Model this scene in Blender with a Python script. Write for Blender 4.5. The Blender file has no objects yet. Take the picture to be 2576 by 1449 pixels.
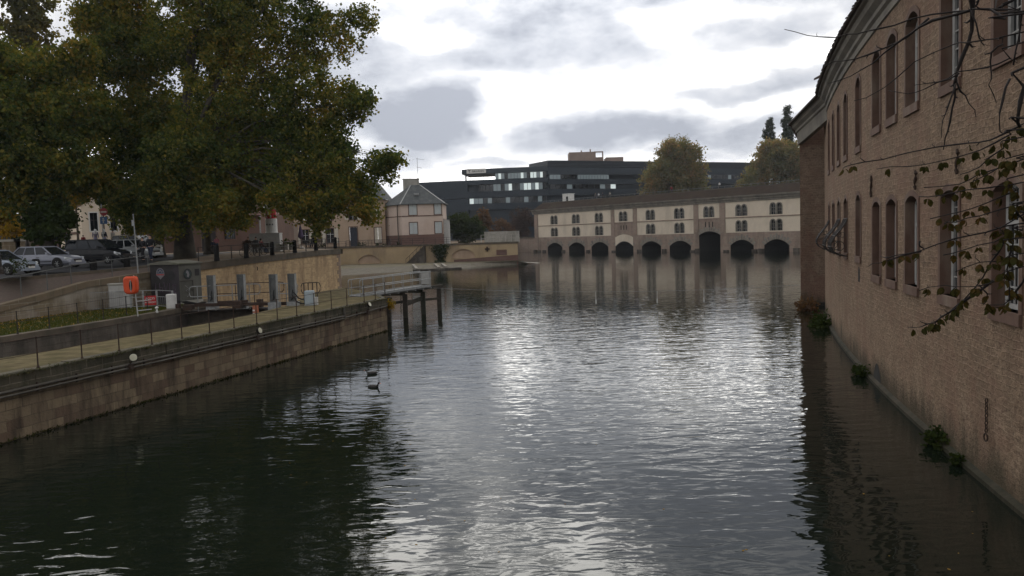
import bpy, bmesh, math, random
import numpy as np
from mathutils import Vector, Matrix
R = math.radians
C = bpy.context.scene.collection
rng = random.Random(7)
nr = np.random.default_rng(7)

# ------------------------------------------------------------------ camera
F, CX, CY, H = 2000., 1288., 724.5, 6.0          # focal length and centre in units of a 2576 wide picture
PITCH, ROLL = R(3.856), R(1.811)
cam = bpy.data.cameras.new('camera'); cam.sensor_width = 36; cam.lens = 36 * F / 2576; cam.clip_end = 6000; cam.clip_start = .1
co = bpy.data.objects.new('camera', cam); C.objects.link(co)
_f = Vector((0, math.cos(PITCH), -math.sin(PITCH))); _u0 = Vector((0, math.sin(PITCH), math.cos(PITCH))); _r0 = Vector((1, 0, 0))
_c, _s = math.cos(ROLL), math.sin(ROLL)
_r = _r0 * _c - _u0 * _s; _u = _r0 * _s + _u0 * _c     # camera axes, rolled so that the right side of the picture rises
co.matrix_world = Matrix(((_r.x, _u.x, -_f.x, 0), (_r.y, _u.y, -_f.y, 0), (_r.z, _u.z, -_f.z, H), (0, 0, 0, 1)))
bpy.context.scene.camera = co

def ray(x, y):
    u, v = (x - CX) / F, -(y - CY) / F
    return _f + _r * u + _u * v
def at(x, y, Y):                                   # surveyed point at distance Y
    d = ray(x, y); t = Y / d.y
    return Vector((d.x * t, Y, H + d.z * t))
def atz(x, y, z):                                  # surveyed point on the level z
    d = ray(x, y); t = (z - H) / d.z
    return Vector((d.x * t, d.y * t, z))

# ------------------------------------------------------------------ world, sun, exposure
sc = bpy.context.scene
sc.view_settings.view_transform = 'Standard'; sc.view_settings.look = 'None'; sc.view_settings.exposure = 0.0; sc.view_settings.gamma = 1
sc.cycles.use_denoising = True
sc.cycles.max_bounces = 6; sc.cycles.diffuse_bounces = 3; sc.cycles.glossy_bounces = 4; sc.cycles.transparent_max_bounces = 6
sc.cycles.sample_clamp_indirect = 4.0
W = bpy.data.worlds.new('World'); sc.world = W; W.use_nodes = True
SUN_EL, SUN_AZ = R(54), R(2)

class NT:
    """small helper round a node tree"""
    def __init__(s, t): s.t = t; t.nodes.clear()
    def n(s, typ, **k):
        o = s.t.nodes.new(typ)
        for a, b in k.items():
            if a.startswith('i_'):
                o.inputs[a[2:].replace('_', ' ')].default_value = b
            else: setattr(o, a, b)
        return o
    def l(s, a, b): s.t.links.new(a, b)
    def put(s, sock, v):
        if isinstance(v, bpy.types.NodeSocket): s.l(v, sock)
        else: sock.default_value = v
    def m(s, op, a, b=0.0, c=None, clamp=False):
        o = s.t.nodes.new('ShaderNodeMath'); o.operation = op; o.use_clamp = clamp
        s.put(o.inputs[0], a); s.put(o.inputs[1], b)
        if c is not None: s.put(o.inputs[2], c)
        return o.outputs[0]
    def mix(s, f, a, b, blend='MIX'):
        o = s.t.nodes.new('ShaderNodeMix'); o.data_type = 'RGBA'; o.blend_type = blend
        s.put(o.inputs[0], f)
        for k, v in ((6, a), (7, b)):
            if isinstance(v, (tuple, list)): v = tuple(v) + ((1,) if len(v) == 3 else ())
            s.put(o.inputs[k], v)
        return o.outputs[2]
    def noise(s, vec, scale, detail=4, rough=.55, dist=0., out=0):
        o = s.t.nodes.new('ShaderNodeTexNoise'); s.l(vec, o.inputs['Vector'])
        o.inputs['Scale'].default_value = scale; o.inputs['Detail'].default_value = detail
        o.inputs['Roughness'].default_value = rough; o.inputs['Distortion'].default_value = dist
        return o.outputs[out]
    def ramp(s, fac, stops, interp='LINEAR'):
        o = s.t.nodes.new('ShaderNodeValToRGB'); s.l(fac, o.inputs[0]); o.color_ramp.interpolation = interp
        e = o.color_ramp.elements
        while len(e) < len(stops): e.new(.5)
        for q, (p, c) in zip(e, stops):
            q.position = p; q.color = (c if isinstance(c, (tuple, list)) else (c, c, c)) + ((1,) if not isinstance(c, (tuple, list)) or len(c) == 3 else ())
        return o.outputs[0]
    def scale(s, vec, v):
        o = s.t.nodes.new('ShaderNodeMapping'); s.l(vec, o.inputs['Vector']); o.inputs['Scale'].default_value = v
        return o.outputs[0]

def sky():
    t = NT(W.node_tree)
    tc = t.n('ShaderNodeTexCoord').outputs['Generated']
    sep = t.n('ShaderNodeSeparateXYZ'); t.l(tc, sep.inputs[0])
    x, y, z = sep.outputs
    az0 = t.m('ARCTAN2', x, y); el0 = t.m('ARCSINE', z)
    # wobble of the cloud outlines
    comb = t.n('ShaderNodeCombineXYZ'); t.l(az0, comb.inputs[0]); t.l(t.m('MULTIPLY', el0, 1.9), comb.inputs[1])
    wv = comb.outputs[0]
    n1 = t.noise(wv, 5.0, 7, .6); 
    n2 = t.noise(t.scale(wv, (1, 1, 1)), 17.0, 6, .62)
    n3 = t.n('ShaderNodeTexNoise'); t.l(wv, n3.inputs['Vector']); n3.inputs['Scale'].default_value = 7; n3.inputs['Detail'].default_value = 5
    s3 = t.n('ShaderNodeSeparateColor'); t.l(n3.outputs['Color'], s3.inputs[0])
    az = t.m('ADD', az0, t.m('MULTIPLY', t.m('SUBTRACT', s3.outputs[0], .5), .16))
    el = t.m('ADD', el0, t.m('MULTIPLY', t.m('SUBTRACT', s3.outputs[1], .5), .09))
    # thick grey cloud masses: picture place, half sizes, weight
    blobs = [(1040, 300, 190, 95, 1.0), (980, 405, 120, 40, .6), (1320, 95, 400, 80, .66), (1580, 325, 300, 50, .9), (1880, 212, 170, 24, .72),
             (1930, 75, 150, 60, .5), (700, 150, 400, 150, .7), (1900, 335, 160, 36, .8), (1230, 420, 90, 18, .5), (1700, 390, 120, 22, .5), (1000, 130, 90, 30, .5),
             (1800, -150, 420, 150, 1.0), (1480, -90, 260, 70, .9), (1650, -520, 260, 120, .9), (950, -520, 220, 100, .8), (1350, -800, 600, 130, .9), (2350, -250, 250, 220, .9), (1000, -100, 160, 60, .7)]
    tot = None
    for (px, py, rx, ry, w) in blobs:
        d = ray(px, py); d.normalize()
        a, e = math.atan2(d.x, d.y), math.asin(d.z)
        u = t.m('DIVIDE', t.m('SUBTRACT', az, a), rx / F); v = t.m('DIVIDE', t.m('SUBTRACT', el, e), ry / F)
        q = t.m('ADD', t.m('MULTIPLY', u, u), t.m('MULTIPLY', v, v))
        g = t.m('MULTIPLY', t.m('POWER', 2.718, t.m('MULTIPLY', t.m('MULTIPLY', q, q), -.7)), w)
        tot = g if tot is None else t.m('MAXIMUM', tot, g)
    for (px, py, rx, ry, w) in [(1270, 270, 80, 65, .4), (1260, -275, 330, 75, .75), (1940, 165, 120, 40, .4), (1760, 30, 150, 45, .5), (1060, 70, 110, 22, .4)]:      # bright breaks
        d = ray(px, py); d.normalize(); a, e = math.atan2(d.x, d.y), math.asin(d.z)
        u = t.m('DIVIDE', t.m('SUBTRACT', az, a), rx / F); v = t.m('DIVIDE', t.m('SUBTRACT', el, e), ry / F)
        q = t.m('ADD', t.m('MULTIPLY', u, u), t.m('MULTIPLY', v, v))
        tot = t.m('SUBTRACT', tot, t.m('MULTIPLY', t.m('POWER', 2.718, t.m('MULTIPLY', t.m('MULTIPLY', q, q), -.7)), w))
    tot = t.m('MAXIMUM', t.m('ADD', tot, .16), -.12)
    gen = t.m('MULTIPLY', t.m('SUBTRACT', t.noise(tc, 2.2, 6, .55), .36), 2.2)      # cloud behind and overhead
    back = t.m('MULTIPLY', t.m('SUBTRACT', .45, y), 2.0, clamp=True)
    tot = t.m('MAXIMUM', tot, t.m('MULTIPLY', gen, back))
    high = t.m('ADD', .85, t.m('MULTIPLY', t.m('MULTIPLY', t.m('SUBTRACT', el0, .20), 5.0, clamp=True), .75))
    thick = t.m('ADD', tot, t.m('MULTIPLY', high, t.m('ADD', t.m('MULTIPLY', t.m('SUBTRACT', n1, .5), 1.25), t.m('MULTIPLY', t.m('SUBTRACT', n2, .5), .95))), clamp=True)
    col = t.ramp(thick, [(0.0, (3.2, 3.14, 3.0)), (.07, (1.9, 1.88, 1.84)), (.18, (1.03, 1.03, 1.03)), (.33, (.86, .87, .89)), (.52, (.70, .715, .755)), (.75, (.56, .585, .64)), (1.0, (.39, .415, .475))])
    # the cloud deck glows towards the hidden sun and is duller overhead
    sd = Vector((.02, math.cos(R(24)), math.sin(R(24))))
    dp = t.n('ShaderNodeVectorMath', operation='DOT_PRODUCT'); t.l(tc, dp.inputs[0]); dp.inputs[1].default_value = sd
    dot = t.m('MAXIMUM', dp.outputs['Value'], 0)
    glow = t.m('MULTIPLY', t.m('POWER', dot, 9), SKY_GLOW); glow2 = t.m('MULTIPLY', t.m('POWER', dot, 2), .35)
    rear = t.m('MULTIPLY', t.m('SUBTRACT', .25, y), 1.6, clamp=True)
    lum = t.m('ADD', t.m('ADD', t.m('ADD', .66, t.m('MULTIPLY', rear, .12)), glow2), glow)
    colL = t.n('ShaderNodeVectorMath', operation='SCALE'); t.l(col, colL.inputs[0]); t.l(lum, colL.inputs['Scale'])
    ns = t.n('ShaderNodeTexSky', sky_type='NISHITA', sun_disc=False, sun_elevation=SUN_EL, sun_rotation=SUN_AZ)
    gap = t.m('MULTIPLY', t.ramp(t.noise(wv, 6.5, 4, .5), [(.54, 0.), (.60, 1.)]), t.m('MULTIPLY', t.m('SUBTRACT', el, .36), 9.0, clamp=True))
    gap = t.m('MULTIPLY', gap, t.m('SUBTRACT', 1.0, t.m('MULTIPLY', t.m('SUBTRACT', thick, .2), 3.0, clamp=True)))
    b1 = t.n('ShaderNodeBackground'); t.l(ns.outputs[0], b1.inputs[0]); b1.inputs[1].default_value = .09
    b2 = t.n('ShaderNodeBackground'); t.l(colL.outputs[0], b2.inputs[0]); b2.inputs[1].default_value = 1.0
    mx = t.n('ShaderNodeMixShader'); t.l(gap, mx.inputs[0]); t.l(b2.outputs[0], mx.inputs[1]); t.l(b1.outputs[0], mx.inputs[2])
    o = t.n('ShaderNodeOutputWorld'); t.l(mx.outputs[0], o.inputs[0])
SKY_GLOW = 0.45
sky()
sl = bpy.data.lights.new('sun', 'SUN'); sl.energy = .7; sl.angle = R(32); sl.color = (1, .95, .87)
so = bpy.data.objects.new('sun', sl); C.objects.link(so)
so.rotation_euler = Vector((-math.sin(SUN_AZ) * math.cos(SUN_EL), -math.cos(SUN_AZ) * math.cos(SUN_EL), -math.sin(SUN_EL))).to_track_quat('-Z', 'Y').to_euler()

# ------------------------------------------------------------------ mesh helpers
class MB:
    def __init__(s): s.v = []; s.f = []
    def poly(s, *p):
        b = len(s.v); s.v += [tuple(q) for q in p]; s.f.append(tuple(range(b, b + len(p)))); return s
    quad = poly
    def box(s, x0, x1, y0, y1, z0, z1):
        return s.prism([(x0, y0), (x1, y0), (x1, y1), (x0, y1)], z0, z1)
    def prism(s, pts, z0, z1):
        n = len(pts); b = len(s.v)
        s.v += [(p[0], p[1], z0) for p in pts] + [(p[0], p[1], z1) for p in pts]
        s.f.append(tuple(range(b + n - 1, b - 1, -1))); s.f.append(tuple(range(b + n, b + 2 * n)))
        for i in range(n):
            j = (i + 1) % n; s.f.append((b + i, b + j, b + n + j, b + n + i))
        return s
    def obox(s, c, ux, L, Wd, z0, z1):               # box centred on c in plan, long axis ux
        ux = Vector((ux[0], ux[1])).normalized(); uy = Vector((-ux.y, ux.x)); c = Vector((c[0], c[1]))
        P = [c + ux * a * L / 2 + uy * b * Wd / 2 for a, b in ((-1, -1), (1, -1), (1, 1), (-1, 1))]
        return s.prism([(p.x, p.y) for p in P], z0, z1)
    def bar(s, p, q, w, h=None):                     # rectangular bar between two points
        h = h or w; p = Vector(p); q = Vector(q); d = (q - p).normalized()
        up = Vector((0, 0, 1)) if abs(d.z) < .95 else Vector((0, 1, 0))
        a = d.cross(up).normalized() * w / 2; b = a.cross(d).normalized() * h / 2
        k = len(s.v)
        for e in (p, q): s.v += [tuple(e + a + b), tuple(e - a + b), tuple(e - a - b), tuple(e + a - b)]
        s.f += [(k, k + 1, k + 2, k + 3), (k + 7, k + 6, k + 5, k + 4)]
        for i in range(4): s.f.append((k + i, k + 4 + i, k + 4 + (i + 1) % 4, k + (i + 1) % 4))
        return s
    def path(s, pts, rad, n=6, caps=True):           # round tube along points
        pts = [Vector(p) for p in pts]; m = len(pts)
        if not isinstance(rad, (list, tuple)): rad = [rad] * m
        k = len(s.v); ref = None
        for i, p in enumerate(pts):
            d = (pts[min(i + 1, m - 1)] - pts[max(i - 1, 0)])
            d = d.normalized() if d.length > 1e-9 else Vector((0, 0, 1))
            if ref is None: ref = Vector((0, 0, 1)) if abs(d.z) < .9 else Vector((1, 0, 0))
            a = d.cross(ref)
            if a.length < 1e-4: ref = Vector((0, 1, 0)); a = d.cross(ref)
            a.normalize(); b = d.cross(a)
            for j in range(n):
                th = 2 * math.pi * j / n
                s.v.append(tuple(p + (a * math.cos(th) + b * math.sin(th)) * rad[i]))
        for i in range(m - 1):
            for j in range(n):
                j2 = (j + 1) % n
                s.f.append((k + i * n + j, k + i * n + j2, k + (i + 1) * n + j2, k + (i + 1) * n + j))
        if caps: s.f.append(tuple(range(k + n - 1, k - 1, -1))); s.f.append(tuple(range(k + (m - 1) * n, k + m * n)))
        return s
    def tube(s, p, q, r, r2=None, n=8): return s.path([p, q], [r, r if r2 is None else r2], n)
    def lathe(s, c, prof, n=12):                     # profile of (radius, z) about a vertical axis
        k = len(s.v); c = Vector(c)
        for (r, z) in prof:
            for j in range(n):
                th = 2 * math.pi * j / n
                s.v.append((c.x + r * math.cos(th), c.y + r * math.sin(th), c.z + z))
        m = len(prof)
        for i in range(m - 1):
            for j in range(n):
                j2 = (j + 1) % n; s.f.append((k + i * n + j, k + i * n + j2, k + (i + 1) * n + j2, k + (i + 1) * n + j))
        s.f.append(tuple(range(k + n - 1, k - 1, -1))); s.f.append(tuple(range(k + (m - 1) * n, k + m * n)))
        return s
    def ball(s, c, rx, ry=None, rz=None, n=10):
        ry = ry or rx; rz = rz or rx; k = len(s.v); m = n // 2 + 1
        for i in range(m):
            ph = math.pi * i / (m - 1) - math.pi / 2
            for j in range(n):
                th = 2 * math.pi * j / n
                s.v.append((c[0] + rx * math.cos(ph) * math.cos(th), c[1] + ry * math.cos(ph) * math.sin(th), c[2] + rz * math.sin(ph)))
        for i in range(m - 1):
            for j in range(n):
                j2 = (j + 1) % n; s.f.append((k + i * n + j, k + i * n + j2, k + (i + 1) * n + j2, k + (i + 1) * n + j))
        return s
    def add(s, o):
        k = len(s.v); s.v += o.v; s.f += [tuple(i + k for i in f) for f in o.f]; return s
    def build(s, name, mat, parent=None, smooth=False):
        return link_mesh(name, np.array(s.v, float).reshape(-1, 3), s.f, mat, parent, smooth)

def world_loc(o):
    v = Vector((0, 0, 0))
    while o is not None: v += o.location; o = o.parent
    return v
def link_mesh(name, V, faces, mat, parent=None, smooth=False):
    if parent is None:
        mn, mx = V.min(0), V.max(0); loc = Vector(((mn[0] + mx[0]) / 2, (mn[1] + mx[1]) / 2, mn[2]))
    else: loc = world_loc(parent)
    me = bpy.data.meshes.new(name)
    me.from_pydata((V - np.array(loc)).tolist(), [], faces)
    # texture coordinates in metres: walls by run and height, level faces by plan
    uv = me.uv_layers.new(name='UVMap')
    nL = len(me.loops); vi = np.empty(nL, np.int32); me.loops.foreach_get('vertex_index', vi)
    nP = len(me.polygons); nrm = np.empty(nP * 3, np.float32); me.polygons.foreach_get('normal', nrm); nrm = nrm.reshape(-1, 3)
    lt = np.empty(nP, np.int32); me.polygons.foreach_get('loop_total', lt)
    N = np.repeat(nrm, lt, axis=0); P = V[vi]
    hz = np.hypot(N[:, 0], N[:, 1]); safe = np.maximum(hz, 1e-6)
    u = np.where(hz > .35, (-N[:, 1] * P[:, 0] + N[:, 0] * P[:, 1]) / safe, P[:, 0])
    v = np.where(hz > .35, P[:, 2] / np.maximum(hz, .3), P[:, 1])
    uv.data.foreach_set('uv', np.stack([u, v], 1).astype(np.float32).ravel())
    if smooth: me.polygons.foreach_set('use_smooth', [True] * nP)
    me.materials.append(mat); me.update()
    o = bpy.data.objects.new(name, me); C.objects.link(o)
    if parent is None: o.location = loc
    else: o.parent = parent
    return o
def tag(o, label=None, cat=None, group=None, kind=None):
    if label: o['label'] = label
    if cat: o['category'] = cat
    if group: o['group'] = group
    if kind: o['kind'] = kind
    return o
def thing(name, loc, label, cat, group=None, rz=0):
    o = bpy.data.objects.new(name, None); C.objects.link(o); o.location = loc; o.rotation_euler.z = rz; o.empty_display_size = .2
    return tag(o, label, cat, group)
def copy_tree(o, parent=None):
    c = o.copy(); C.objects.link(c); c.parent = parent
    for ch in list(o.children): copy_tree(ch, c)
    return c
def place(o, loc, rz=0, label=None, group=None):
    o.location = loc; o.rotation_euler.z = rz
    if label: o['label'] = label
    if group: o['group'] = group
    return o
def copy_part(o, parent, loc):                       # a copied part, moved inside its thing
    c = o.copy(); C.objects.link(c); c.parent = parent; c.location = loc
    for ch in list(o.children):
        d = ch.copy(); C.objects.link(d); d.parent = c
    return c
def text(s, name, size, mat, parent, loc, rot, extrude=.004, align='CENTER'):
    cu = bpy.data.curves.new(name, 'FONT'); cu.body = s; cu.size = size; cu.extrude = extrude; cu.align_x = align; cu.align_y = 'CENTER'
    t = bpy.data.objects.new(name, cu); C.objects.link(t)
    dg = bpy.context.evaluated_depsgraph_get()
    me = bpy.data.meshes.new_from_object(t.evaluated_get(dg)); bpy.data.objects.remove(t)
    me.materials.clear(); me.materials.append(mat)
    o = bpy.data.objects.new(name, me); C.objects.link(o); o.parent = parent; o.location = Vector(loc) - (world_loc(parent) if parent else Vector())
    o.rotation_euler = rot
    return o

# ------------------------------------------------------------------ materials
MATS = {}
def newmat(name):
    m = bpy.data.materials.new(name); m.use_nodes = True; t = NT(m.node_tree)
    b = t.n('ShaderNodeBsdfPrincipled'); o = t.n('ShaderNodeOutputMaterial'); t.l(b.outputs[0], o.inputs[0])
    MATS[name] = m
    return m, t, b
def plain(name, c1, c2=None, rough=.7, scale=3., bump=.0, bscale=30., metal=0., stain=None, sscale=.6, spec=.3, detail=5):
    """two close colours mottled by noise, with optional weathering patches and relief"""
    m, t, b = newmat(name); c2 = c2 or tuple(x * .75 for x in c1)
    tc = t.n('ShaderNodeTexCoord').outputs['Object']
    col = t.mix(t.ramp(t.noise(tc, scale, detail), [(.35, 0.), (.65, 1.)]), c1, c2)
    if stain:
        col = t.mix(t.ramp(t.noise(t.scale(tc, (1, 1, .35)), sscale, 6, .6), [(.5, 0.), (.66, .85)]), col, stain)
    t.l(col, b.inputs['Base Color']); b.inputs['Roughness'].default_value = rough; b.inputs['Metallic'].default_value = metal
    b.inputs['Specular IOR Level'].default_value = spec
    if bump:
        bp = t.n('ShaderNodeBump'); bp.inputs['Strength'].default_value = 1; bp.inputs['Distance'].default_value = bump
        t.l(t.noise(tc, bscale, 4), bp.inputs['Height']); t.l(bp.outputs[0], b.inputs['Normal'])
    return m
def masonry(name, c1, c2, mortar, bw, bh, msize=.012, stain=None, sscale=.5, bump=.015, rough=.85, third=None, patch=None, squash=.5, tint=None):
    """coursed stones or bricks in metres of wall"""
    m, t, b = newmat(name)
    tcn = t.n('ShaderNodeTexCoord'); uv = tcn.outputs['UV']; ob = tcn.outputs['Object']
    wob = t.n('ShaderNodeVectorMath', operation='ADD'); nz = t.n('ShaderNodeTexNoise'); t.l(uv, nz.inputs['Vector']); nz.inputs['Scale'].default_value = 1.5 / bh * .25
    sc_ = t.n('ShaderNodeVectorMath', operation='SCALE'); sb = t.n('ShaderNodeVectorMath', operation='SUBTRACT'); t.l(nz.outputs['Color'], sb.inputs[0]); sb.inputs[1].default_value = (.5, .5, .5)
    t.l(sb.outputs[0], sc_.inputs[0]); sc_.inputs['Scale'].default_value = bh * .22
    t.l(uv, wob.inputs[0]); t.l(sc_.outputs[0], wob.inputs[1])
    br = t.n('ShaderNodeTexBrick'); t.l(wob.outputs[0], br.inputs['Vector']); br.inputs['Scale'].default_value = 1
    br.inputs['Brick Width'].default_value = bw; br.inputs['Row Height'].default_value = bh; br.inputs['Mortar Size'].default_value = msize
    br.inputs['Mortar Smooth'].default_value = .3; br.offset_frequency = 2; br.squash = 1.0
    for k, c in (('Color1', c1), ('Color2', c2), ('Mortar', mortar)): br.inputs[k].default_value = tuple(c) + (1,)
    col = br.outputs['Color']
    if third:                                        # some stones of another colour
        wn = t.n('ShaderNodeTexBrick'); t.l(wob.outputs[0], wn.inputs['Vector']); wn.inputs['Scale'].default_value = 1
        wn.inputs['Brick Width'].default_value = bw; wn.inputs['Row Height'].default_value = bh; wn.inputs['Mortar Size'].default_value = 0; wn.inputs['Bias'].default_value = -.25
        for k, c in (('Color1', (0, 0, 0, 1)), ('Color2', (1, 1, 1, 1)), ('Mortar', (0, 0, 0, 1))): wn.inputs[k].default_value = c
        fac = t.m('MULTIPLY', t.ramp(wn.outputs['Color'], [(.45, 0.), (.6, 1.)]), .6)
        col = t.mix(fac, col, third)
    col = t.mix(t.m('MULTIPLY', t.ramp(t.noise(ob, 6., 6, .65), [(.3, 0.), (.75, 1.)]), .5), col, tuple(x * .55 for x in c1))
    if patch: col = t.mix(t.ramp(t.noise(ob, .35, 5, .6), [(.47, 0.), (.6, .9)]), col, patch)
    if stain: col = t.mix(t.ramp(t.noise(t.scale(ob, (1, 1, .22)), sscale * 2, 7, .65), [(.47, 0.), (.68, .85)]), col, stain)
    t.l(col, b.inputs['Base Color']); b.inputs['Roughness'].default_value = rough; b.inputs['Specular IOR Level'].default_value = .25
    bp = t.n('ShaderNodeBump'); bp.inputs['Distance'].default_value = bump
    hgt = t.m('ADD', t.m('MULTIPLY', br.outputs['Fac'], -1.0), t.m('MULTIPLY', t.noise(ob, 14., 5, .6), .9))
    t.l(hgt, bp.inputs['Height']); t.l(bp.outputs[0], b.inputs['Normal'])
    return m
def old_wall(name, tan, tan2, dark, pale, red):
    """rough stone courses under thin worn mortar, pitted, patched and stained"""
    m, t, b = newmat(name)
    tcn = t.n('ShaderNodeTexCoord'); ob = tcn.outputs['Object']; uv = tcn.outputs['UV']
    nz = t.n('ShaderNodeTexNoise'); t.l(uv, nz.inputs['Vector']); nz.inputs['Scale'].default_value = 2.4; nz.inputs['Detail'].default_value = 4
    wv = t.n('ShaderNodeVectorMath', operation='MULTIPLY_ADD'); t.l(nz.outputs['Color'], wv.inputs[0]); wv.inputs[1].default_value = (.3, .16, 0); t.l(uv, wv.inputs[2])
    def brick(w, h, ms, c1, c2, mo, bias=0.):
        br = t.n('ShaderNodeTexBrick'); t.l(wv.outputs[0], br.inputs['Vector']); br.inputs['Scale'].default_value = 1; br.inputs['Brick Width'].default_value = w; br.inputs['Row Height'].default_value = h
        br.inputs['Mortar Size'].default_value = ms; br.inputs['Mortar Smooth'].default_value = .6; br.inputs['Bias'].default_value = bias; br.offset_frequency = 2; br.squash = .6; br.squash_frequency = 3
        for k, c in (('Color1', c1), ('Color2', c2), ('Mortar', mo)): br.inputs[k].default_value = tuple(c) + (1,)
        return br
    br = brick(.38, .17, .018, tan, tuple(.72 * q for q in tan2), tuple(.3 * a + .7 * b_ for a, b_ in zip(tan, pale))); rd = brick(.42, .19, 0, (0, 0, 0), (1, 1, 1), (0, 0, 0), -.55)
    zed = t.n('ShaderNodeSeparateXYZ'); t.l(t.n('ShaderNodeNewGeometry').outputs['Position'], zed.inputs[0]); z = zed.outputs[2]
    col = t.mix(t.m('MULTIPLY', t.ramp(rd.outputs['Color'], [(.5, 0.), (.7, 1.)]), .38), br.outputs['Color'], red)
    # heavier render low down
    zz = t.m('DIVIDE', t.m('ADD', z, t.m('MULTIPLY', t.noise(ob, .7, 5, .6), 4.)), 12.)
    lowp = t.ramp(zz, [(.25, .8), (.5, .28)])
    plast = t.mix(t.ramp(t.noise(ob, 1.6, 7, .68), [(.36, 0.), (.64, 1.)]), tan2, pale)
    col = t.mix(lowp, col, plast)
    fine = t.noise(t.scale(ob, (1, 1, 1.5)), 8.5, 7, .72)
    col = t.mix(t.m('MULTIPLY', t.ramp(fine, [(.40, 1.), (.49, 0.)]), .6), col, dark)
    col = t.mix(t.m('MULTIPLY', t.ramp(t.noise(t.scale(ob, (1, 1, 2.6)), 5.5, 5, .65), [(.40, 1.), (.52, 0.)]), .5), col, tuple(x * .45 for x in tan))
    col = t.mix(t.m('MULTIPLY', t.ramp(t.noise(ob, .55, 6, .65), [(.47, 0.), (.60, 1.)]), .5), col, red)
    col = t.mix(t.m('MULTIPLY', t.ramp(t.noise(t.scale(ob, (1, 1, .10)), 1.7, 6, .6), [(.5, 0.), (.7, 1.)]), .45), col, tuple(x * .5 for x in tan))
    w1 = t.m('ADD', z, t.m('MULTIPLY', t.noise(t.scale(ob, (1, 1, .3)), 1.2, 6, .68), 2.4))
    wet = t.ramp(t.m('DIVIDE', w1, 3.), [(.48, 1.), (.74, 0.)])
    col = t.mix(t.m('MULTIPLY', wet, .8), col, (.040, .036, .022))
    t.l(col, b.inputs['Base Color']); b.inputs['Roughness'].default_value = .92; b.inputs['Specular IOR Level'].default_value = .15
    bp = t.n('ShaderNodeBump'); bp.inputs['Distance'].default_value = .045
    h = t.m('ADD', t.m('MULTIPLY', t.m('MULTIPLY', br.outputs['Fac'], -.4), t.m('SUBTRACT', 1., lowp)), t.m('ADD', t.m('MULTIPLY', t.noise(t.scale(ob, (1, 1, 2.2)), 5.5, 7, .7), .8), t.m('MULTIPLY', fine, .35)))
    t.l(h, bp.inputs['Height']); t.l(bp.outputs[0], b.inputs['Normal'])
    return m
def leafmat(name, stops, nscale=.22, trans=.35, shift=None):
    m, t, b = newmat(name)
    ge = t.n('ShaderNodeNewGeometry'); ob = t.n('ShaderNodeTexCoord').outputs['Object']
    f = t.m('ADD', t.m('MULTIPLY', ge.outputs['Random Per Island'], .5), t.m('MULTIPLY', t.ramp(t.noise(ob, nscale, 5, .65), [(.33, 0.), (.67, 1.)]), .5))
    col = t.ramp(f, stops)
    d = t.n('ShaderNodeBsdfDiffuse'); t.l(col, d.inputs[0]); tr = t.n('ShaderNodeBsdfTranslucent')
    g2 = t.n('ShaderNodeMix', data_type='RGBA', blend_type='MULTIPLY'); g2.inputs[0].default_value = 1; t.l(col, g2.inputs[6]); g2.inputs[7].default_value = (1.5, 1.35, .6, 1)
    t.l(g2.outputs[2], tr.inputs[0])
    mx = t.n('ShaderNodeMixShader'); mx.inputs[0].default_value = trans; t.l(d.outputs[0], mx.inputs[1]); t.l(tr.outputs[0], mx.inputs[2])
    t.l(mx.outputs[0], [n for n in t.t.nodes if n.type == 'OUTPUT_MATERIAL'][0].inputs[0])
    return m
def glassmat(name, c=(.01, .012, .015), rough=.06, spec=.5):
    m, t, b = newmat(name); b.inputs['Base Color'].default_value = c + (1,); b.inputs['Roughness'].default_value = rough; b.inputs['Specular IOR Level'].default_value = spec
    ob = t.n('ShaderNodeTexCoord').outputs['Object']; bp = t.n('ShaderNodeBump'); bp.inputs['Distance'].default_value = .004
    t.l(t.noise(ob, 1.2, 2), bp.inputs['Height']); t.l(bp.outputs[0], b.inputs['Normal'])
    return m
def watermat():
    m, t, b = newmat('river_water')
    ge = t.n('ShaderNodeNewGeometry').outputs['Position']
    b.inputs['Base Color'].default_value = (.006, .009, .006, 1); b.inputs['Roughness'].default_value = .02; b.inputs['IOR'].default_value = 1.34
    sp = t.n('ShaderNodeSeparateXYZ'); t.l(ge, sp.inputs[0])
    # gusty and calm patches, livelier in the middle reach
    pat = t.ramp(t.noise(t.scale(ge, (.05, .03, 1)), 1.0, 3, .5), [(.35, .35), (.65, 1.)])
    far = t.ramp(t.m('DIVIDE', sp.outputs[1], 200.), [(.06, .9), (.16, 1.0), (.26, 1.), (.34, .62), (.5, .45), (1., .35)])
    big = t.noise(t.scale(ge, (.50, .95, 1)), 1.0, 1, .5, .6)
    mid = t.noise(t.scale(ge, (1.35, 2.9, 1)), 1.0, 1.5, .5, .7)
    fine = t.noise(t.scale(ge, (6., 11., 1)), 1.0, 2, .5, .2)
    h = t.m('ADD', t.m('MULTIPLY', big, .034), t.m('ADD', t.m('MULTIPLY', mid, .024), t.m('MULTIPLY', fine, .0012)))
    h = t.m('MULTIPLY', h, t.m('MULTIPLY', pat, far))
    bp = t.n('ShaderNodeBump'); bp.inputs['Distance'].default_value = 1.0; bp.inputs['Strength'].default_value = 1.0
    t.l(h, bp.inputs['Height']); t.l(bp.outputs[0], b.inputs['Normal'])
    return m

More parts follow.
